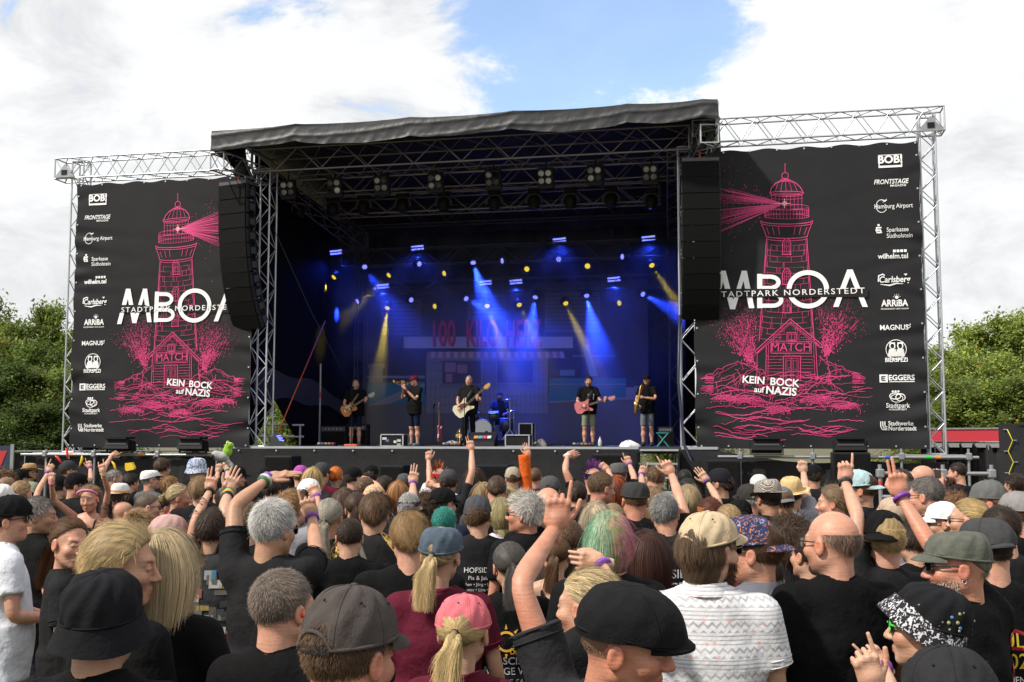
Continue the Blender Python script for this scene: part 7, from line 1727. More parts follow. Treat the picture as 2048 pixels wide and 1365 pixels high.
C(1345, 1020, 7.0, -5, 'person in a black T-shirt just left of the beige cap', hair_=('short', DB), shirt=K)
C(1480, 1040, 6.0, 0, 'person in a dark red shirt seen between beige cap and blue cap', hair_=('short', DB), shirt=(.16, .012, .03))
C(1830, 1040, 6.0, -10, 'person in black behind the raised arm of the army-cap man', hair_=('short', DB), shirt=K)
C(2000, 1010, 5.8, -20, 'person in black with a bare arm at the right edge', hair_=('short', DB), shirt=K, skin='pink')

# small things held up or worn
pt = P(444, 914, 11.5); r_ = thing('plush_toy', 'grey plush toy with a dark muzzle held above the crowd', 'plush toy', Matrix.Translation(pt))
V, Q = surface(lambda p: sm(sm(ellip(p, (0, 0, 0), (.075, .06, .055)), ellip(p, (-.06, -.02, .02), (.045, .045, .045)), .03), cone(p, (.03, 0, -.02), (.1, 0, -.09), .03, .025), .02), (-.15, -.1, -.13), (.15, .1, .1), .01)
obj('body', MB().add(V, Q), mat('plush', tint=True, rough=.95, bump=.6, bscale=120), r_, (.34, .34, .33), None, True)
obj('muzzle', MB().lathe([(.0, .02), (.02, .015), (.026, 0), (.02, -.02), (0, -.025)], 10, Matrix.Translation((-.085, -.05, .01))), MATS['plush'], r_, (.03, .03, .03), None, True)
pt = P(455, 903, 11.5); r_ = thing('plush_toy', 'lime green plush frog held above the crowd', 'plush toy', Matrix.Translation(pt))
V, Q = surface(lambda p: sm(sm(sm(ellip(p, (0, 0, 0), (.05, .04, .06)), ellip(p, (.02, 0, .06), (.045, .04, .035)), .02), ellip(p, (0, 0, .095), (.017, .017, .017)), .01), cone(p, (-.02, 0, -.03), (-.07, 0, -.07), .02, .018), .02), (-.12, -.08, -.12), (.12, .08, .14), .009)
obj('body', MB().add(V, Q), MATS['plush'], r_, (.22, .42, .03), None, True)
for s in (-1, 1): obj('eye', MB().lathe([(0, .008), (.008, .004), (.008, -.004), (0, -.008)], 8, Matrix.Translation((.02 + s * .02, -.035, .085))), M_TINT, r_, (.7, .7, .6), None, True)
pt = P(1868, 948, 10.05); r_ = thing('phone', 'dark phone held up by the bald bearded man', 'phone', Matrix.Translation(pt) @ Matrix.Rotation(R(-60), 4, 'Z'))
obj('case', MB().cbox((0, 0, 0), (.078, .0045, .038), bev=.004), M_RUBBER, r_); obj('camera', MB().lathe([(.0, .0), (.009, .0), (.009, .003), (0, .003)], 8, Matrix.Translation((-.06, -.0075, .02)) @ Matrix.Rotation(R(90), 4, 'X')), M_GLASS, r_)
pt = P(262, 936, 13.6); tag(obj('paper_hat', MB().prism([(-.06, 0), (.06, 0), (.075, .03), (.05, .12), (-.06, .13), (-.075, .03)], -.05, .05), M_TINT, None, (.75, .52, .02), Matrix.Translation(pt - Vector((0, 0, .03))) @ Matrix.Rotation(R(-12), 4, 'Y') @ Matrix.Scale(.75, 4)), 'small yellow paper hat perched on black hair', 'paper hat')
for px, py, dd, c_, tl, lb in ((117, 921, 14, (.55, .02, .02), -40, 'red foam stick waved beside the dark grey cap'), (161, 923, 14, (.7, .5, .02), 10, 'yellow foam stick standing up behind the dark grey cap'), (228, 934, 14.2, (.7, .45, .02), -25, 'curved yellow foam stick above the grey-haired man'), (133, 908, 14.3, (.55, .05, .02), -12, 'thin red foam stick near the raised fist')):
    pt = P(px, py, dd); tag(obj('foam_stick', MB().sweep([(0, 0, -.1), (.012, 0, -.03), (.02, 0, .05), (.0, 0, .12)], [.012, .022, .026, .008], 8), M_TINT, None, c_, Matrix.Translation(pt) @ Matrix.Rotation(R(tl), 4, 'Y') @ Matrix.Scale(.65, 4), True), lb, 'foam stick')
# ------------------------------------------------------------------ the band and its gear
BG = 'band on the stage'
def stage_at(px, v, py=800): u, _ = on(px, py, v); return STAGE @ Vector((u, v, DECK)), u
def player(px, v, yaw, label, **k):
    wp, u = stage_at(px, v); return person(0, 0, 9.0, yaw, label, world=wp, group=BG, **k)
def guitar(name, label, M, body_c, guard_c, neck_c, head_c, ln=.62, offset=.0, double=True, sizes=1.0):
    r = thing(name, label, 'guitar', M)
    s = sizes
    if double: out = [(-.24, .0), (-.22, .12), (-.12, .165), (-.02, .12), (.06, .13), (.17, .17), (.20, .14), (.12, .06), (.12, -.05), (.19, -.12), (.15, -.145), (.04, -.11), (-.04, -.12), (-.14, -.17), (-.22, -.12)]
    else: out = [(-.23, .0), (-.21, .11), (-.12, .165), (-.03, .13), (.04, .10), (.12, .13), (.17, .12), (.19, .06), (.15, .03), (.15, -.04), (.19, -.10), (.13, -.13), (.04, -.10), (-.04, -.13), (-.14, -.17), (-.21, -.11)]
    obj('body', MB().prism([(x * s, z * s) for x, z in out], -.02, .02), M_TINT, r, body_c)
    if guard_c: obj('pickguard', MB().prism([(-.10 * s, -.10 * s), (.02 * s, -.095 * s), (.10 * s, -.045 * s), (.10 * s, .035 * s), (-.02 * s, .02 * s), (-.06 * s, -.03 * s)], .021, .024), M_TINT, r, guard_c)
    for x in (-.06, .03): obj('pickup', MB().box((x * s, .022, -.035), (x * s + .03, .032, .035)), M_RUBBER, r)
    obj('bridge', MB().box((-.14 * s, .022, -.04), (-.12 * s, .034, .04)), M_ALU, r)
    obj('neck', MB().add([(.1, .005, -.028), (.1, .005, .028), (.1, .034, .028), (.1, .034, -.028), (.1 + ln, .01, -.022), (.1 + ln, .01, .022), (.1 + ln, .032, .022), (.1 + ln, .032, -.022)], [[0, 1, 2, 3], [4, 7, 6, 5], [0, 4, 5, 1], [1, 5, 6, 2], [2, 6, 7, 3], [3, 7, 4, 0]]), M_TINT, r, neck_c)
    h = obj('headstock', MB().prism([(.1 + ln, -.025), (.14 + ln, -.045), (.28 + ln, -.03), (.29 + ln, .02), (.22 + ln, .05), (.14 + ln, .045), (.1 + ln, .025)], .005, .022), M_TINT, r, head_c)
    for i in range(4): obj('tuning_peg', MB().tube((.14 + ln + i * .035, .014, .05), (.14 + ln + i * .035, .014, .075), .008, 6), M_ALU, h)
    for k in range(8): obj('fret', MB().box((.15 + k * ln / 9, .0345, -.024), (.153 + k * ln / 9, .036, .024)), M_ALU, r)
    return r
ry = lambda a: Matrix.Rotation(R(a), 4, 'Y')
def strap(B, pts, c, w=.03): obj('strap', MB().sweep(pts, w, 6, .2, side=(1, 0, .5)), M_TINT, B.root, c, smooth=True)
GA = dict(R=('loc', (.27, .02, 1.14), (.10, .21, 1.02), 'relax', (0, -1, 0), (-.6, .1, -.3)))
# guitarist
b = player(711, 2.0, 172, body_yaw=178, label= 'bearded guitarist in black T-shirt and navy shorts at the side of the stage', skin='pink', hair_=('buzz', (.3, .18, .08)), beard=(.85, (.6, .35, .2), .02), shirt=K, build=1.3, height=1.80, legs=((.008, .012, .03), 'shorts'), shoes=(.12, .12, .13),
           arms={'R': ('loc', (.30, .02, 1.12), (.17, .25, .98), 'relax', (0, -1, 0)), 'L': ('loc', (-.29, .08, 1.13), (-.30, .33, 1.20), 'grip', (0, -1, .3), (-.2, .1, 1))})
guitar('electric_guitar', 'sunburst electric guitar played by the bearded guitarist', b.M @ Matrix.Translation((.13, .27, .98)) @ ry(180 + 33), (.42, .14, .02), (.4, .35, .25), (.08, .045, .02), (.35, .33, .30), .5, double=False)
strap(b, [(-.09, .15, 1.38), (-.03, .19, 1.28), (.08, .24, 1.1)], (.12, .07, .04))
# trumpeter
b = player(829, 1.3, -118, 'trumpeter in a dark red cap, sunglasses and navy shorts', skin='pink', hair_=('crop', BR), hat_=('cap', (.10, .008, .02)), glass=DK, beard=(.5, (.6, .4, .3)), shirt=K, build=1.12, height=1.84, legs=((.008, .012, .03), 'shorts'), body_yaw=-140, shoes=(.16, .16, .17),
           arms={'R': ('loc', (.25, .18, 1.18), (.06, .34, 1.46), 'grip', (-1, 0, 0)), 'L': ('loc', (-.25, .20, 1.15), (-.05, .38, 1.43), 'grip', (1, 0, 0))}, deco={'band_L': [(.5, .02, .02), K]})
d = Vector((b.M @ b.MH @ Vector((0, .115, -.07)))); dirw = (b.M @ b.MH).to_3x3() @ Vector((.0, 1, .06)); Mt = Matrix.Translation(d) @ dirw.to_track_quat('X', 'Z').to_matrix().to_4x4()
r = thing('trumpet', 'brass trumpet raised to the lips of the man in the red cap', 'trumpet', Mt); BRASS = (.72, .46, .12)
obj('bell', MB().sweep([(.18, 0, .02), (.32, 0, .02), (.40, 0, .02), (.45, 0, .02), (.47, 0, .02)], [.008, .014, .026, .048, .062], 14), M_METALTINT, r, BRASS, smooth=True)
obj('tubing', MB().sweep([(.0, 0, .02), (.34, 0, .02), (.38, 0, -.01), (.34, 0, -.04), (.1, 0, -.04), (.06, 0, -.01), (.1, 0, .02), (.2, 0, .02)], .008, 7), M_METALTINT, r, BRASS, smooth=True)
for i in range(3): obj('valve', MB().tube((.17 + i * .03, 0, -.09), (.17 + i * .03, 0, .07), .011, 8), M_METALTINT, r, BRASS)
obj('mouthpiece', MB().sweep([(-.01, 0, .02), (.05, 0, .02)], [.011, .006], 8), M_METALTINT, r, (.6, .6, .6))
# bassist
b = player(938, 1.4, 196, 'grey-haired bass player all in black at the centre of the stage', skin='pink', hair_=('crop', (.40, .39, .40)), shirt=K, build=1.22, height=1.84, legs=(K, 'long'), body_yaw=186,
           arms={'R': ('loc', (.29, .02, 1.14), (.23, .24, .98), 'relax', (0, -1, 0)), 'L': ('loc', (-.30, .08, 1.12), (-.25, .32, 1.17), 'grip', (0, -1, .3), (0, .2, 1))})
guitar('bass_guitar', 'cream bass guitar with a dark red pickguard', b.M @ Matrix.Translation((.10, .27, .96)) @ ry(180 + 42), (.66, .60, .42), (.16, .03, .02), (.07, .045, .03), (.50, .28, .08), .60, double=True, sizes=1.12)
strap(b, [(-.09, .14, 1.39), (-.03, .18, 1.28), (.07, .23, 1.1)], (.02, .02, .02))
# singer
b = player(1177, 1.6, 176, body_yaw=182, label= 'singer with a pink guitar, printed black T-shirt and olive shorts', skin='pink', hair_=('short', (.05, .028, .016)), beard=(.4, (.6, .5, .4)), shirt=K, build=1.12, height=1.80, legs=((.20, .22, .15), 'shorts'), shoes=(.02, .02, .02),
           arms={'R': ('loc', (.29, .02, 1.13), (.16, .25, 1.03), 'relax', (0, -1, 0)), 'L': ('loc', (-.29, .1, 1.13), (-.40, .33, 1.14), 'grip', (0, -1, .3), (-.1, .2, 1))})
b.bvh = BVHTree.FromObject(b.shirt, bpy.context.evaluated_depsgraph_get()) if b.bvh is None else b.bvh
for i in range(7):
    pr = Print(); pr.rect(-.02, 1.30 - i * .022, .13 + .01 * math.sin(i), 1.314 - i * .022); shirt_print(b, pr, (.6, .6, .6), False, 'stripe_print')
guitar('electric_guitar', 'pink electric guitar played by the singer', b.M @ Matrix.Translation((.12, .27, 1.0)) @ ry(180 + 17), (.62, .16, .17), None, (.10, .06, .04), (.55, .22, .22), .52, double=True)
strap(b, [(-.09, .15, 1.39), (-.03, .19, 1.28), (.08, .24, 1.1)], (.02, .02, .02)); tattoo(b, 1, 14, 8)
# saxophonist
b = player(1294, 1.7, -158, 'saxophonist in a black cap, sunglasses and grey denim shorts', skin='pink', hair_=('crop', DB), hat_=('cap_low', K), glass=DK, beard=(.5, (.5, .4, .3)), shirt=K, build=.98, height=1.82, legs=((.13, .14, .16), 'shorts'), body_yaw=-160, shoes=(.015, .015, .015),
           arms={'R': ('loc', (.26, .06, 1.14), (.15, .24, .99), 'grip', (-1, 0, 0)), 'L': ('loc', (-.25, .13, 1.16), (.04, .27, 1.20), 'grip', (.3, -1, 0))})
Ms = b.M
r = thing('saxophone', 'golden saxophone held by the man in grey denim shorts', 'saxophone', Ms)
obj('body_tube', MB().sweep([(.02, .17, 1.52), (.05, .25, 1.53), (.09, .29, 1.46), (.13, .30, 1.25), (.18, .30, .95), (.20, .31, .84), (.20, .37, .80), (.19, .42, .86), (.17, .44, .99), (.16, .45, 1.08)], [.008, .011, .014, .019, .027, .032, .036, .042, .052, .075], 12), M_METALTINT, r, BRASS, smooth=True)
for i in range(7): obj('key', MB().tube((.145 + .007 * i, .335, 1.24 - i * .05), (.145 + .007 * i, .345, 1.24 - i * .05), .016, 8), M_METALTINT, r, BRASS)
obj('mouthpiece', MB().sweep([(.0, .115, 1.51), (.02, .17, 1.52)], [.006, .012], 8), M_RUBBER, r, smooth=True)
obj('neck_strap', MB().sweep([(.07, .05, 1.50), (.1, .15, 1.4), (.14, .27, 1.2)], .006, 5), M_TINT, r, (.25, .02, .02))
# drummer and kit
wp, u = stage_at(999, 4.6)
wd = wp + Vector((0, 0, -.18))
b = person(0, 0, 9.0, 190, 'bearded drummer in glasses and dark T-shirt sitting behind the drum kit', world=wd, height=1.72, group=BG, skin='tan', hair_=('crop', DB), hat_=('cap_low', (.015, .01, .01)), glass=CL, beard=(.9, (.2, .14, .1), .015), shirt=NAVY, build=1.15, body_yaw=185,
           arms={'R': ('loc', (.27, .1, 1.15), (.20, .33, 1.10), 'grip'), 'L': ('loc', (-.27, .1, 1.15), (-.20, .33, 1.10), 'grip')}, legs=((.015, .015, .02), 'shorts'))
for c in list(b.root.children):
    if c.name.split('.')[0] in ('trousers', 'shins', 'shoes'): bpy.data.objects.remove(c)
for s in (-1, 1): obj('leg', MB().sweep([(s * .09, 0, .90), (s * .14, .2, .91), (s * .17, .40, .86), (s * .18, .44, .6), (s * .18, .44, .40)], [.10, .09, .065, .055, .045], 10), M_CLOTH, b.root, (.015, .015, .02), smooth=True)
st2 = thing('drum_stool', 'round black drum stool under the drummer', 'stool', Matrix.Translation(wp + Vector((0, 0, .162))) @ Matrix.Rotation(-PSI, 4, 'Z'))
obj('seat', MB().lathe([(.0, .46), (.17, .46), (.18, .49), (.17, .525), (0, .53)], 16), M_RUBBER, st2, smooth=True)
for a in range(3): obj('leg', MB().tube((0, 0, .4), (.2 * math.cos(a * 2.1), .2 * math.sin(a * 2.1), 0), .012), M_ALU, st2)
kit = thing('drum_kit', 'drum kit with white-fronted bass drum and dark toms', 'drum kit', STAGE @ Matrix.Translation((u - .1, 3.7, DECK + .16)))
tag(obj('drum_riser', MB().cbox((u, 4.3, DECK + .08), (1.1, .95, .08), bev=.01), M_BLACK, None, None, STAGE), 'low black platform under the drum kit', 'platform')
Rx = Matrix.Rotation(R(90), 4, 'X')
bdr = obj('bass_drum', MB().lathe([(.27, -.2), (.28, -.2), (.28, .2), (.27, .2)], 28, Matrix.Translation((-.15, .0, .29)) @ Rx), mat('drum_shell', (.05, .05, .055), .3), kit, smooth=True)
obj('drum_head', MB().lathe([(.0, .0), (.26, .0), (.26, .012), (0, .015)], 28, Matrix.Translation((-.15, -.205, .29)) @ Rx), mat('drum_skin', (.8, .8, .8), .5), bdr)
obj('hoop', MB().sweep([(-.15 + .272 * math.cos(a), -.21, .29 + .272 * math.sin(a)) for a in np.linspace(0, 6.283, 33)], .016, 6), M_ALU, bdr, smooth=True)
obj('port', MB().lathe([(.0, .0), (.05, .0), (.05, .004), (0, .004)], 14, Matrix.Translation((-.02, -.222, .2)) @ Rx), M_BLACK, bdr)
for i, (x, y, z, r0, h, t) in enumerate(((.12, .05, .66, .14, .22, 14), (-.42, .05, .66, .13, .2, 14), (.42, .35, .42, .19, .36, 0), (-.55, .45, .55, .18, .14, 4))):
    td = obj('tom', MB().lathe([(r0 - .005, -h / 2), (r0, -h / 2), (r0, h / 2), (r0 - .005, h / 2)], 22, Matrix.Translation((x, y, z)) @ Matrix.Rotation(R(t), 4, 'X')), MATS['drum_shell'], kit, smooth=True)
    obj('tom_hoop', MB().lathe([(r0 + .004, h / 2 - .02), (r0 + .012, h / 2 - .02), (r0 + .012, h / 2 + .006), (r0 - .004, h / 2 + .006)], 22, Matrix.Translation((x, y, z)) @ Matrix.Rotation(R(t), 4, 'X')), M_ALU, td, smooth=True)
    obj('stand', MB().tube((x, y + .05, z - h / 2), (x, y + .1, .02), .014), M_ALU, kit)
for x, y, z, rr in ((.58, .05, 1.12, .24), (.62, .4, .82, .2), (-.62, .25, .92, .18), (-.5, .0, 1.1, .2)):
    cs_ = obj('cymbal', MB().lathe([(.0, .022), (.03, .018), (.05, .008), (rr, -.012), (rr, -.015), (.05, .004), (0, .016)], 24, Matrix.Translation((x, y, z)) @ Matrix.Rotation(R(9), 4, 'Y')), M_METALTINT, kit, (.38, .30, .14), smooth=True)
    obj('cymbal_stand', MB().tube((x, y, z + .03), (x, y + .02, .25), .012).tube((x, y + .02, .3), (x + .2, y - .1, 0), .009).tube((x, y + .02, .3), (x - .2, y - .1, 0), .009).tube((x, y + .02, .3), (x, y + .25, 0), .009), M_ALU, kit)
# microphone stands
def mic_stand(px, v, label, h=1.52, boom=.0):
    wp, u = stage_at(px, v); r = thing('microphone_stand', label, 'microphone stand', Matrix.Translation(wp) @ Matrix.Rotation(-PSI, 4, 'Z'))
    obj('base', MB().lathe([(.0, 0), (.14, 0), (.14, .015), (.03, .03), (0, .03)], 16), M_BLACK, r); obj('pole', MB().tube((0, 0, .02), (0, 0, h - .1), .011), M_BLACK, r)
    m_ = obj('microphone', MB().lathe([(.012, -.16), (.016, -.02), (.026, .0), (.028, .025), (.018, .05), (0, .055)], 10, Matrix.Translation((0, .05, h)) @ Matrix.Rotation(R(-62), 4, 'X')), M_BLACK, r, smooth=True)
    obj('clip', MB().tube((0, 0, h - .12), (0, .0, h - .04), .014), M_BLACK, r); return r
mic_stand(704, 1.62, 'black microphone stand in front of the bearded guitarist', 1.55); mic_stand(929, 1.0, 'black microphone stand in front of the bass player', 1.55); mic_stand(1178, 1.15, 'black microphone stand in front of the singer', 1.55)
mic_stand(868, 2.4, 'low empty microphone stand between trumpeter and bass player', 1.1)
# cases, monitors, amplifiers
def flight_case(px0, px1, py0, v, label, dp=.45):
    u0, w1 = on(px0, py0, v); u1, _ = on(px1, py0, v); wd_, h = u1 - u0, w1 - DECK
    r = thing('flight_case', label, 'flight case', STAGE @ Matrix.Translation(((u0 + u1) / 2, v + dp / 2, DECK)))
    obj('panel', MB().box((-wd_ / 2 + .01, -dp / 2 + .01, .02), (wd_ / 2 - .01, dp / 2 - .01, h - .01)), M_BLACK, r)
    for sx in (-1, 1):
        for sy in (-1, 1): obj('edge_trim', MB().box((sx * wd_ / 2 - .015, sy * dp / 2 - .015, .02), (sx * wd_ / 2 + .015, sy * dp / 2 + .015, h - .018)), M_ALU, r)
        for z in (.0, h - .02): obj('edge_trim', MB().box((sx * wd_ / 2 - .014, -dp / 2 + .017, z), (sx * wd_ / 2 + .014, dp / 2 - .017, z + .025)), M_ALU, r)
    for sy in (-1, 1):
        for z in (.0, h - .02): obj('edge_trim', MB().box((-wd_ / 2 + .016, sy * dp / 2 - .014, z), (wd_ / 2 - .016, sy * dp / 2 + .014, z + .026)), M_ALU, r)
    return r, wd_, h, dp
r, wd_, h, dp = flight_case(762, 806, 869, .35, 'black flight case with stickers on the stage edge near the trumpeter')
for i, (x, z, a, c_) in enumerate(((-.2, .2, .06, (.5, .5, .5)), (-.12, .15, .04, (.12, .14, .3)), (.08, .12, .035, (.6, .6, .6)), (.18, .15, .05, (.45, .45, .45)), (.18, .05, .05, (.3, .3, .3)))): obj('sticker', MB().box((x - a, -dp / 2 + .003, z - .03), (x + a, -dp / 2 + .006, z + .03)), M_TINT, r, c_)
flight_case(1011, 1058, 870, .35, 'black flight case on the stage edge in front of the drum kit')
flight_case(1038, 1064, 847, 3.2, 'black flight case with a white stencil beside the drum kit')
u0, _ = on(965, 870, .55); r = thing('stage_monitor', 'black wedge monitor covered with stickers in front of the bass drum', 'monitor speaker', STAGE @ Matrix.Translation((u0, .55, DECK)))
obj('cabinet', MB().add([(-.34, -.22, 0), (.34, -.22, 0), (.34, .25, 0), (-.34, .25, 0), (-.34, -.19, .12), (.34, -.19, .12), (.34, .20, .36), (-.34, .20, .36)], [[0, 3, 2, 1], [4, 5, 6, 7], [0, 1, 5, 4], [1, 2, 6, 5], [2, 3, 7, 6], [3, 0, 4, 7]]), M_BLACK, r)
for x, c_ in ((-.16, (.5, .2, .04)), (-.05, (.05, .25, .4)), (.06, (.5, .05, .08)), (.18, (.5, .5, .5))): obj('sticker', MB().add([(x - .05, -.08, .20), (x + .05, -.08, .20), (x + .05, .03, .268), (x - .05, .03, .268)], [[0, 1, 2, 3]]), M_TINT, r, c_, Matrix.Translation((0, -.012, .004)))
def rack(px, v, w, h, label, name='amplifier', dp=.3):
    u, _ = on(px, 880, v); r = thing(name, label, 'amplifier', STAGE @ Matrix.Translation((u, v, DECK))); obj('cabinet', MB().cbox((0, 0, h / 2), (w / 2, dp / 2, h / 2), bev=.015), M_BLACK, r)
    obj('grille', MB().box((-w / 2 + .04, -dp / 2 - .008, .05), (w / 2 - .04, -dp / 2 - .001, h * .68)), M_GRILLE, r); obj('control_panel', MB().box((-w / 2 + .03, -dp / 2 - .008, h * .74), (w / 2 - .03, -dp / 2 - .001, h * .94)), mat('dark_grey', (.06, .06, .065), .5), r)
    for i in range(5): obj('knob', MB().tube((-w * .3 + i * w * .15, -dp / 2 - .01, h * .84), (-w * .3 + i * w * .15, -dp / 2 - .035, h * .84), .014, 8), M_ALU, r)
    return r
rack(670, 2.8, .75, .55, 'black amplifier at the side of the stage left of the guitarist'); rack(717, 3.4, .6, .6, 'black amplifier standing behind the guitarist')
r = rack(1332, 2.6, .4, .5, 'small dark amplifier beside the saxophonist')
def wedge_led(px, v, label):
    u, _ = on(px, 880, v); r = thing('floor_light', label, 'stage light', STAGE @ Matrix.Translation((u, v, DECK)) @ Matrix.Rotation(R(25), 4, 'Z'))
    obj('housing', MB().prism([(-.16, 0), (.16, 0), (.16, .1), (.02, .34), (-.10, .34), (-.16, .2)], -.14, .14), mat('dark_grey', (.06, .06, .065), .5), r)
    for i in range(3): obj('light_strip', MB().add([(.145 - i * .038, -.145, .13 + i * .065), (.145 - i * .038, -.145, .16 + i * .065), (.02 - i * .03, -.145, .185 + i * .045), (.02 - i * .03, -.145, .155 + i * .045)], [[0, 1, 2, 3]]), M_STROBE, r)
wedge_led(556, .35, 'grey wedge-shaped floor light with three blue strips at the stage corner')
# guitar on a stand, trumpet on a stand, bottle, towels, pedals
wp, u = stage_at(880, 2.2)
guitar('electric_guitar', 'slim guitar upright on its stand behind the flight case, seen edge-on', Matrix.Translation(wp + Vector((0, 0, .34))) @ Matrix.Rotation(R(75), 4, 'Z') @ ry(-90), (.45, .14, .14), None, (.14, .07, .03), (.2, .09, .03), .55)
u, _ = on(918, 880, 1.3); r = thing('trumpet', 'brass trumpet standing bell down on the stage floor', 'trumpet', STAGE @ Matrix.Translation((u, 1.3, DECK + .47)) @ ry(90))
obj('bell', MB().sweep([(.18, 0, .02), (.32, 0, .02), (.40, 0, .02), (.45, 0, .02), (.465, 0, .02)], [.008, .014, .026, .048, .062], 14), M_METALTINT, r, BRASS, smooth=True)
obj('tubing', MB().sweep([(.0, 0, .02), (.34, 0, .02), (.38, 0, -.01), (.34, 0, -.04), (.1, 0, -.04), (.06, 0, -.01), (.1, 0, .02), (.2, 0, .02)], .008, 7), M_METALTINT, r, BRASS, smooth=True)
for i in range(3): obj('valve', MB().tube((.17 + i * .03, 0, -.09), (.17 + i * .03, 0, .07), .011, 8), M_METALTINT, r, BRASS)
u, _ = on(1200, 880, .9); r = thing('water_bottle', 'clear plastic water bottle with a red cap on the stage floor', 'bottle', STAGE @ Matrix.Translation((u, .9, DECK)))
obj('bottle_body', MB().lathe([(.0, 0), (.045, 0), (.048, .05), (.045, .15), (.015, .22), (.015, .24)], 14), mat('bottle_plastic', (.55, .58, .62), .1, spec=.8), r, smooth=True); obj('cap', MB().lathe([(.0, .265), (.02, .265), (.02, .24), (0, .24)], 10), M_TINT, r, (.5, .03, .05)); obj('paper_band', MB().lathe([(.049, .07), (.05, .07), (.05, .13), (.049, .13)], 14), M_TINT, r, (.5, .5, .55))
def towel(px, v, wx, h, label, c_, seed, cat='towel', nm='towel'):
    u, _ = on(px, 885, v); g = np.random.default_rng(seed); th = np.linspace(0, 2 * math.pi, 36, endpoint=False); G = []
    for t in np.linspace(0, 1, 12):
        G.append([(wx * math.cos(a) * (1 - t ** 1.6) * (1 + .15 * math.sin(3 * a + seed) + .08 * math.sin(8 * a)), .2 * math.sin(a) * (1 - t ** 1.6) * (1 + .2 * math.sin(4 * a + seed)), h * t ** .8 * (.85 + .15 * math.sin(5 * a + 4 * t + seed)) + .03 * math.sin(9 * a + 7 * t) * (1 - t) * t * 4) for a in th])
    tag(obj(nm, MB().grid(G, True), M_CLOTH, None, c_, STAGE @ Matrix.Translation((u, v, DECK)), True), label, cat)
towel(1257, .3, .24, .17, 'crumpled white towel lying on the stage edge near the steps', (.62, .62, .64), 1); towel(905, .7, .2, .16, 'grey cloth heaped over a black bag near the bass player', (.28, .27, .28), 2, 'cloth', 'cloth_heap'); towel(1082, 1.0, .18, .2, 'dark draped cloth beside the flight case', (.16, .15, .15), 4, 'cloth', 'cloth_heap')
for px, lb, w in ((1165, 'pedal board with coloured knobs at the feet of the singer', .5), (655, 'pedal board with metal boxes at the feet of the guitarist', .5), (905, 'low black box under the grey cloth heap', .5)):
    u, _ = on(px, 890, .55); r = thing('pedal_board', lb, 'pedal board', STAGE @ Matrix.Translation((u, .5, DECK))); obj('tray', MB().box((-w / 2, -.15, 0), (w / 2, .15, .05)), M_BLACK, r)
    for i in range(5): obj('pedal', MB().cbox((-w / 2 + .06 + i * .095, -.02, .075), (.035, .06, .022), bev=.006), M_TINT, r, [(.3, .3, .32), (.05, .1, .3), (.4, .2, .03), (.2, .2, .22), (.3, .04, .04)][i])
u, _ = on(703, 892, .12); tag(obj('orange_box', MB().cbox((u, .12, DECK + .03), (.17, .08, .03), bev=.01), M_TINT, None, (.55, .10, .03), STAGE), 'flat orange box lying on the stage edge in front of the guitarist', 'box')
u, _ = on(1326, 880, 1.6); r = thing('folding_stool', 'small turquoise folding stool beside the saxophonist', 'stool', STAGE @ Matrix.Translation((u, 1.6, DECK)))
for s in (-1, 1): obj('leg', MB().tube((-.14, s * .12, 0), (.14, s * .12, .34), .014), M_TINT, r, (.03, .26, .26)); obj('leg', MB().tube((.14, s * .1, 0), (-.14, s * .1, .34), .014), M_TINT, r, (.03, .26, .26))
obj('seat', MB().box((-.16, -.14, .33), (.16, .14, .35)), M_TINT, r, (.03, .26, .26))
# metal poles and railing at the side of the stage
pr_ = thing('scaffold_pole', 'upright grey scaffold pole with a red sleeve beside the amplifiers', 'pole', STAGE @ Matrix.Translation((*([on(639, 880, 3.0)[0], 3.0]), DECK)))
tube('pole', (0, 0, 0), (0, 0, 2.3), .03, M_STEEL, pr_); tube('sleeve', (0, 0, 1.35), (0, 0, 1.5), .034, mat('red_paint', (.4, .03, .02), .5), pr_)
rl = thing('railing', 'pale metal railing in the gap below the side drape', 'railing', STAGE @ Matrix.Translation((-6.6, 2.6, DECK - .1)))
for z in (.35, .68): tube('rail', (-.8, 0, z), (.9, .6, z), .03, mat('pale_metal', (.5, .5, .48), .5, .3), rl)
for x in (-.7, .1, .8): tube('post', (x, .35 * (x + .8), -.9), (x, .35 * (x + .8), .7), .03, MATS['pale_metal'], rl)
for i, (a0, b0) in enumerate((((-4.2, 1.2), (-2.3, .6)), ((-2.0, .9), (.2, .5)), ((.3, 1.4), (2.2, .9)), ((2.6, 1.2), (4.1, 2.0)), ((-1.0, 2.6), (1.5, 3.0)), ((-4.9, 2.2), (-3.4, 2.6)))):
    q = random.Random(i); pts = [(a0[0] + (b0[0] - a0[0]) * t, a0[1] + (b0[1] - a0[1]) * t + .18 * math.sin(t * 9 + i) + q.uniform(-.04, .04), DECK + .012) for t in np.linspace(0, 1, 16)]
    cable(('thin black cable snaking past the guitarist', 'thin black cable snaking in front of the bass player', 'thin black cable in front of the drum riser', 'thin black cable between singer and saxophonist', 'thin black cable crossing the stage behind the bass player', 'thin black cable beside the amplifiers')[i], pts, .011, (.01, .01, .01), 'cable', 'cable')
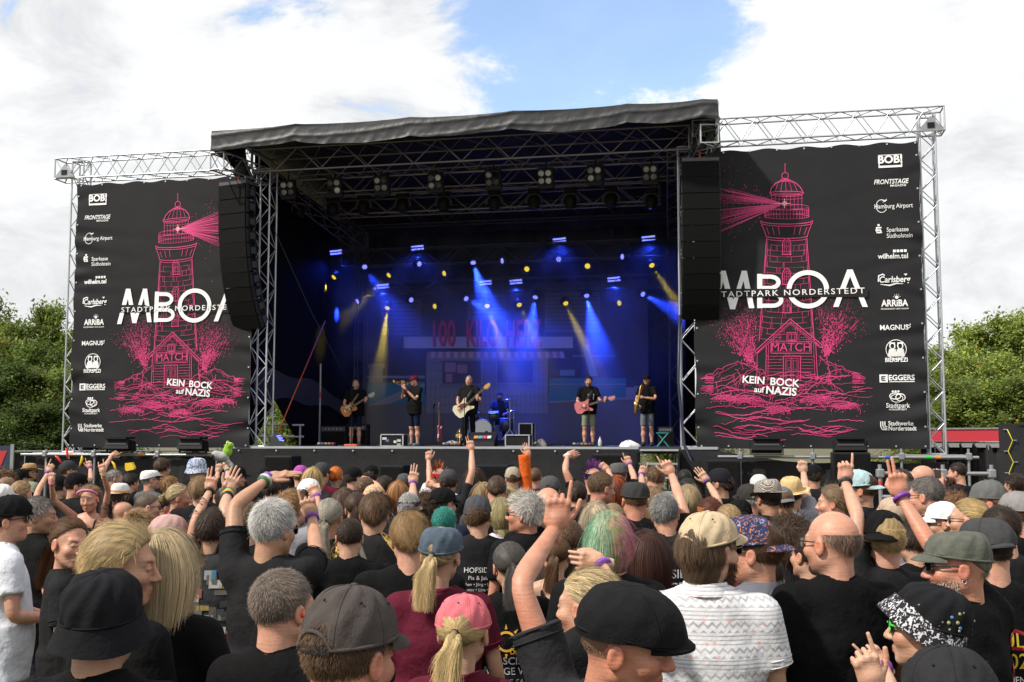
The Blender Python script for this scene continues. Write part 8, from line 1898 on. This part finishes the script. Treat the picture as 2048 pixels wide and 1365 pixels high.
# ------------------------------------------------------------------ around the stage
sc_ = thing('scaffold_tube', 'long grey scaffold tube under the banner at the left wing', 'scaffold tube', STAGE)
tube('tube', (-12.0, -.55, 1.66), (-6.2, -.55, 1.66), .035, M_STEEL, sc_)
for u in (-11.3, -9.9, -8.1, -6.5): obj('coupler', MB().cbox((u, -.55, 1.68), (.06, .06, .08), bev=.02), M_STEEL, sc_); tube('upright', (u, -.5, 0), (u, -.5, 1.8), .03, M_STEEL, sc_)
for u, c_ in ((-10.6, (.6, .15, .03)), (-8.6, (.6, .15, .03))): obj('tape', MB().tube((u, -.55, 1.66), (u + .12, -.55, 1.66), .037), M_TINT, sc_, c_)
sc_ = thing('scaffold_tube', 'long grey scaffold tube with coloured tape under the banner by the trailer', 'scaffold tube', STAGE)
tube('tube', (5.9, -.55, 1.66), (11.5, -.55, 1.66), .035, M_STEEL, sc_)
for u in (6.4, 8.0, 9.9, 11.3): obj('coupler', MB().cbox((u, -.55, 1.68), (.06, .06, .08), bev=.02), M_STEEL, sc_); tube('upright', (u, -.5, 0), (u, -.5, 1.85), .03, M_STEEL, sc_)
for u, c_ in ((9.1, (.02, .4, .05)), (9.55, (.02, .1, .4)), (10.4, (.02, .4, .05)), (10.6, (.7, .2, .05))): obj('tape', MB().tube((u, -.55, 1.66), (u + .12, -.55, 1.66), .037), M_TINT, sc_, c_)
for u, w, lb in ((-11.1, 1.7, 'grey steel foot plate under the left wing tower'), (10.6, 1.7, 'grey steel foot plate under the right wing tower')):
    tag(obj('base_plate', MB().cbox((u, .1, w - .04), (.75, .4, .05), bev=.01), M_STEEL, None, None, STAGE), lb, 'base plate')
# black fences, printed panel
def fence(p0, p1, h, label, n=5, sag=.06, name='fence'):
    p0, p1 = Vector((*p0, 0)), Vector((*p1, 0)); d = p1 - p0; r = thing(name, label, 'fence', Matrix.Translation(p0))
    nn = d.normalized().cross(Vector((0, 0, 1))); G = []
    for t in np.linspace(0, 1, 12):
        row = []
        for s in np.linspace(0, 1, 100):
            k_ = abs(math.sin(s * n * math.pi)); q = d * s + nn * ((.05 * math.sin(s * n * 2 * math.pi * 3 + 2 * t) + .07 * math.sin(s * 37 + 5 * t)) * (1 - t * .6)) ; row.append((q.x, q.y, h * t - sag * k_ * t ** 3))
        G.append(row)
    obj('cloth', MB().grid(G), M_SKIRT, r, smooth=True)
    tube('rail', (0, 0, h + .02), d + Vector((0, 0, h + .02)), .022, M_STEEL, r)
    for i in range(n + 1): tube('post', d * (i / n), d * (i / n) + Vector((0, 0, h + .04)), .022, M_STEEL, r)
    return r
a, b_ = P(-40, 905, 31.5), P(470, 905, 34.0); fence((a.x, a.y), (b_.x, b_.y), a.z, 'black cloth fence below the trees on the left', 6)
a, b_ = P(1870, 886, 27), P(2005, 886, 25.0); fence((a.x, a.y), (b_.x, b_.y), a.z, 'black fence cloth hanging in folds below the red trailer', 5, .25)
a = P(9, 892, 27); r = thing('printed_panel', 'framed dark blue fence panel with a red mark at the left picture edge', 'panel', Matrix.Translation((a.x, a.y, 0)))
obj('sheet', MB().box((-.5, -.02, .2), (.16, .02, a.z)), M_TINT, r, (.02, .03, .06)); obj('frame_bar', MB().box((.16, -.03, 0), (.24, .03, a.z + .04)), M_STEEL, r); obj('red_mark', MB().add([(-.3, -.03, a.z - .12), (.08, -.03, a.z - .12), (-.06, -.03, a.z - .5), (-.28, -.03, a.z - .42)], [[0, 1, 2, 3]]), M_TINT, r, (.45, .03, .03))
# red trailer
a, b_ = P(1830, 860, 33), P(1996, 860, 31); d = (b_ - a); r = thing('trailer', 'red box trailer with a pale lower rail behind the fence', 'trailer', Matrix.Translation((a.x, a.y, 0)) @ Matrix.Rotation(math.atan2(d.y, d.x), 4, 'Z'))
ln = d.length; zt = a.z
obj('side_panel', MB().box((0, 0, 1.95), (ln, 2.4, zt)), M_TINT, r, (.42, .03, .045)); obj('roof_rail', MB().box((-.02, -.03, zt), (ln + .02, 2.43, zt + .05)), M_STEEL, r); obj('lower_rail', MB().box((-.02, -.05, 1.82), (ln + .02, .1, 1.94)), M_ALU, r)
obj('chassis', MB().box((.1, .1, .9), (ln - .1, 2.3, 1.8)), M_BLACK, r)
for x in (.8, ln - .9): obj('wheel', MB().lathe([(.0, -.12), (.42, -.12), (.46, -.06), (.46, .06), (.42, .12), (0, .12)], 20, Matrix.Translation((x, .1, .46)) @ Matrix.Rotation(R(90), 4, 'X')), M_RUBBER, r, smooth=True)
# black boxed-in stand with yellow lacing at the right edge
a = P(1997, 852, 17.5); r = thing('cloth_booth', 'black cloth-covered booth with yellow rope lacing at the right picture edge', 'booth', Matrix.Translation((a.x, a.y, 0)) @ Matrix.Rotation(R(-24), 4, 'Z'))
obj('cover', MB().grid([[(x, .03 * math.sin(x * 7 + z * 2), z) for x in np.linspace(0, 2.6, 40)] for z in np.linspace(0, a.z, 24)]), M_SKIRT, r, smooth=True); obj('side_cover', MB().box((0, .02, 0), (.03, 2.2, a.z)), M_SKIRT, r); obj('top_cover', MB().box((0, .0, a.z), (2.6, 2.2, a.z + .03)), M_SKIRT, r)
rp = [(.16 + (.035 if i % 2 else -.035), -.06, a.z - .06 - i * .17) for i in range(10)]; obj('rope', MB().sweep(rp, .007, 6), M_TINT, r, (.55, .48, .03), smooth=True)
for x, y, z in rp: obj('hook', MB().tube((x, -.05, z), (x + (.06 if x > .16 else -.06), -.05, z), .008, 6), M_STEEL, r)
# barrier of scaffold tube by the right wing
a, b_ = P(1760, 947, 15.2), P(1990, 945, 15.0); r = thing('tube_barrier', 'grey scaffold-tube barrier with red sleeves in front of the right wing', 'barrier', Matrix.Translation((a.x, a.y, 0)))
d = b_ - a
for z in (a.z, a.z - .32): tube('rail', (0, 0, z), (d.x, d.y, z), .026, M_STEEL, r)
for t in (0, .55, .97): 
    tube('post', (d.x * t, d.y * t, 0), (d.x * t, d.y * t, a.z + .12), .028, M_STEEL, r); tube('sleeve', (d.x * t, d.y * t, a.z - .22), (d.x * t, d.y * t, a.z - .10), .031, MATS['red_paint'], r); obj('clamp', MB().cbox((d.x * t, d.y * t, a.z), (.05, .05, .06), bev=.015), M_STEEL, r)

# ------------------------------------------------------------------ trees
def leaf_mat():
    m = bpy.data.materials.new('leaves'); m.use_nodes = True; t = m.node_tree; t.nodes.remove(t.nodes['Principled BSDF']); o = t.nodes['Material Output']
    at = N(t, 'ShaderNodeAttribute', attribute_name='Col'); oi = N(t, 'ShaderNodeObjectInfo')
    mx = N(t, 'ShaderNodeMix', data_type='RGBA', blend_type='MULTIPLY'); mx.inputs[0].default_value = 1; L(t, at.outputs['Color'], mx.inputs[6]); L(t, oi.outputs['Color'], mx.inputs[7])
    d = N(t, 'ShaderNodeBsdfPrincipled'); d.inputs['Roughness'].default_value = .5; d.inputs['Specular IOR Level'].default_value = .35; L(t, mx.outputs[2], d.inputs['Base Color'])
    tr = N(t, 'ShaderNodeBsdfTranslucent'); L(t, mx.outputs[2], tr.inputs[0]); ms = N(t, 'ShaderNodeMixShader'); ms.inputs[0].default_value = .45
    L(t, d.outputs[0], ms.inputs[1]); L(t, tr.outputs[0], ms.inputs[2]); L(t, ms.outputs[0], o.inputs[0]); return m
M_LEAF = leaf_mat(); M_BARK = mat('bark', (.10, .085, .07), .9, var=.4, vscale=9, bump=.6, bscale=25)
def tree_mesh(seed, slim):
    g = random.Random(seed); ng = np.random.default_rng(seed); br = MB(); tips = []; H = 1.0
    br.sweep([(0, 0, 0), (.006, .004, .35), (-.008, .0, .7), (0, 0, .98)], [.026, .020, .011, .002], 8)
    for i in range(80):
        z = g.uniform(.06, .96); a = g.uniform(0, 6.28); ln = (.34 if slim else .44) * (1.04 - z) ** .8 * g.uniform(.35, 1.15) + .03; up = g.uniform(.0, 1.1)
        p0 = Vector((0, 0, z)); pts = [p0]
        for k in range(1, 5):
            t = k / 4; pts.append(p0 + Vector((math.cos(a + .3 * t * g.uniform(-1, 1)) * ln * t, math.sin(a) * ln * t, ln * up * t - .08 * ln * t * t)))
        br.sweep(pts, [.008 * (1.1 - z), .006 * (1.1 - z), .004 * (1.1 - z), .003 * (1.1 - z), .001], 5)
        for k in range(1, 5):
            for _ in range(3 + k): tips.append(np.array(pts[k]) + ng.normal(size=3) * .025 * (1.2 - z))
    for i in range(9 if slim else 6):
        a, r_, z0 = g.uniform(0, 6.28), g.uniform(.03, .20), g.uniform(.45, .7); z1 = z0 + g.uniform(.2, .36); pts = [(math.cos(a) * r_ * q, math.sin(a) * r_ * q, z0 + (z1 - z0) * (q - .3)) for q in (.3, .8, 1.1, 1.3)]
        br.sweep(pts, [.006, .005, .003, .001], 5)
        for q in pts[1:]:
            for _ in range(14): tips.append(np.array(q) + ng.normal(size=3) * .012)
    tips = np.array(tips); n = 21000 if slim else 22000
    ti = ng.integers(0, len(tips), n); c = tips[ti] + np.clip(ng.normal(size=(n, 3)), -1.8, 1.8) * np.array((.027, .027, .030)) * ng.uniform(.4, 1.5, (n, 1))
    s = ng.uniform(.007, .0145, n); u = ng.normal(size=(n, 3)); u /= np.linalg.norm(u, axis=1)[:, None]; v = np.cross(u, ng.normal(size=(n, 3)) + np.array((0, 0, 1.2))); v /= np.linalg.norm(v, axis=1)[:, None]
    V = np.stack([c - u * s[:, None], c + v * s[:, None] * .5, c + u * s[:, None], c - v * s[:, None] * .5], 1).reshape(-1, 3); Q = np.arange(n * 4).reshape(-1, 4)
    tone = ng.uniform(.7, 1.3, n) * ng.uniform(.5, 1.45, len(tips) // 6 + 1)[ti // 6]; yel = ng.uniform(0, 1, n) ** 3; col = np.stack([tone * (1 + .5 * yel), tone * (1 + .15 * yel), tone * (1 - .2 * yel), np.zeros(n)], 1); col[ng.uniform(0, 1, n) < .006] = (4, .9, .4, 0)
    lm = MB().add(V, Q, np.repeat(col, 4, 0)).mesh('crown', False, [M_LEAF], True)
    return br.mesh('trunk', True, [M_BARK]), lm
TM = [tree_mesh(1, True), tree_mesh(2, False), tree_mesh(3, False)]
def tree(px, py, Y, kind, label, c_, wide=1.0, group='trees behind the stage', name='tree'):
    p = P(px, py, Y); h = p.z; r = thing(name, label, 'tree', Matrix.Translation((p.x, p.y, 0)) @ Matrix.Rotation(rnd.uniform(0, 6.28), 4, 'Z') @ Matrix.Diagonal((h * wide, h * wide, h, 1)), group)
    obj('trunk', TM[kind][0], None, r); obj('crown', TM[kind][1], None, r, c_)
G1, G2, G3, G4 = (.12, .185, .042), (.155, .22, .05), (.22, .30, .072), (.07, .115, .028)
GL = 'trees on the left'
for a in ((-25, 606, 46, 0, 'dark green tree cut by the left picture edge', G1, .9), (22, 655, 44, 0, 'tall dark birch beside the left picture edge', G2, 1.0), (97, 622, 45, 0, 'pointed dark birch next to the left wing tower', G2, .8), (60, 690, 43, 1, 'rounded dark tree between the two birches', G1, 1.1), (145, 690, 47, 2, 'dark tree showing through the left wing tower', G2, 1.0), (30, 735, 39, 2, 'low dark bushy tree in front of the birches', G4, 1.5), (105, 745, 39, 1, 'low bushy tree with yellowish tips beside the wing tower', G2, 1.5), (-20, 760, 38, 1, 'dark low bush at the left picture edge', G4, 1.6), (160, 780, 38.5, 2, 'low dark bush half behind the banner edge', G4, 1.5), (75, 810, 37, 2, 'lowest dark bush above the black fence', G4, 1.8)): tree(*a, group=GL)
GR_ = 'trees on the right'
for a in ((1885, 705, 44, 0, 'light green birch right beside the right wing tower', G3, 1.1), (1948, 662, 45, 0, 'light green birch with a ragged top between wing tower and picture edge', G3, 1.15), (2018, 642, 44, 0, 'tall light green birch at the right picture edge', G3, 1.1), (2080, 640, 44, 0, 'light birch cut by the right picture edge', G3, 1.1), (1915, 725, 43, 2, 'rounded light tree behind the red trailer', G3, 1.2), (1985, 715, 42, 1, 'broad light tree in the middle of the right-hand row', G3, 1.2), (1900, 762, 39, 2, 'low green bush behind the red trailer', G2, 1.6), (1975, 770, 38, 1, 'low green bush with dark gaps above the trailer', G2, 1.7), (2050, 755, 38, 2, 'low green bush at the right picture edge', G2, 1.7), (1840, 740, 42, 2, 'green tree showing through the right wing tower', G3, 1.2)): tree(*a, group=GR_)
for a in ((575, 770, 46, 1, 'green tree seen through the triangular gap in the side drape', G3, 1.2), (600, 800, 40, 2, 'green bush behind the railing in the drape gap', G2, 1.6), (540, 790, 44, 2, 'green tree behind the front stage tower', G2, 1.5), (1345, 830, 40, 2, 'green bush seen past the saxophonist', G2, 1.6), (1400, 800, 46, 1, 'green tree behind the right-hand stage tower', G2, 1.3)): tree(*a, group='trees behind the stage')
print('objects', len(bpy.data.objects), 'tris', sum(len(m.loop_triangles) if (m.calc_loop_triangles() or True) else 0 for m in bpy.data.meshes))
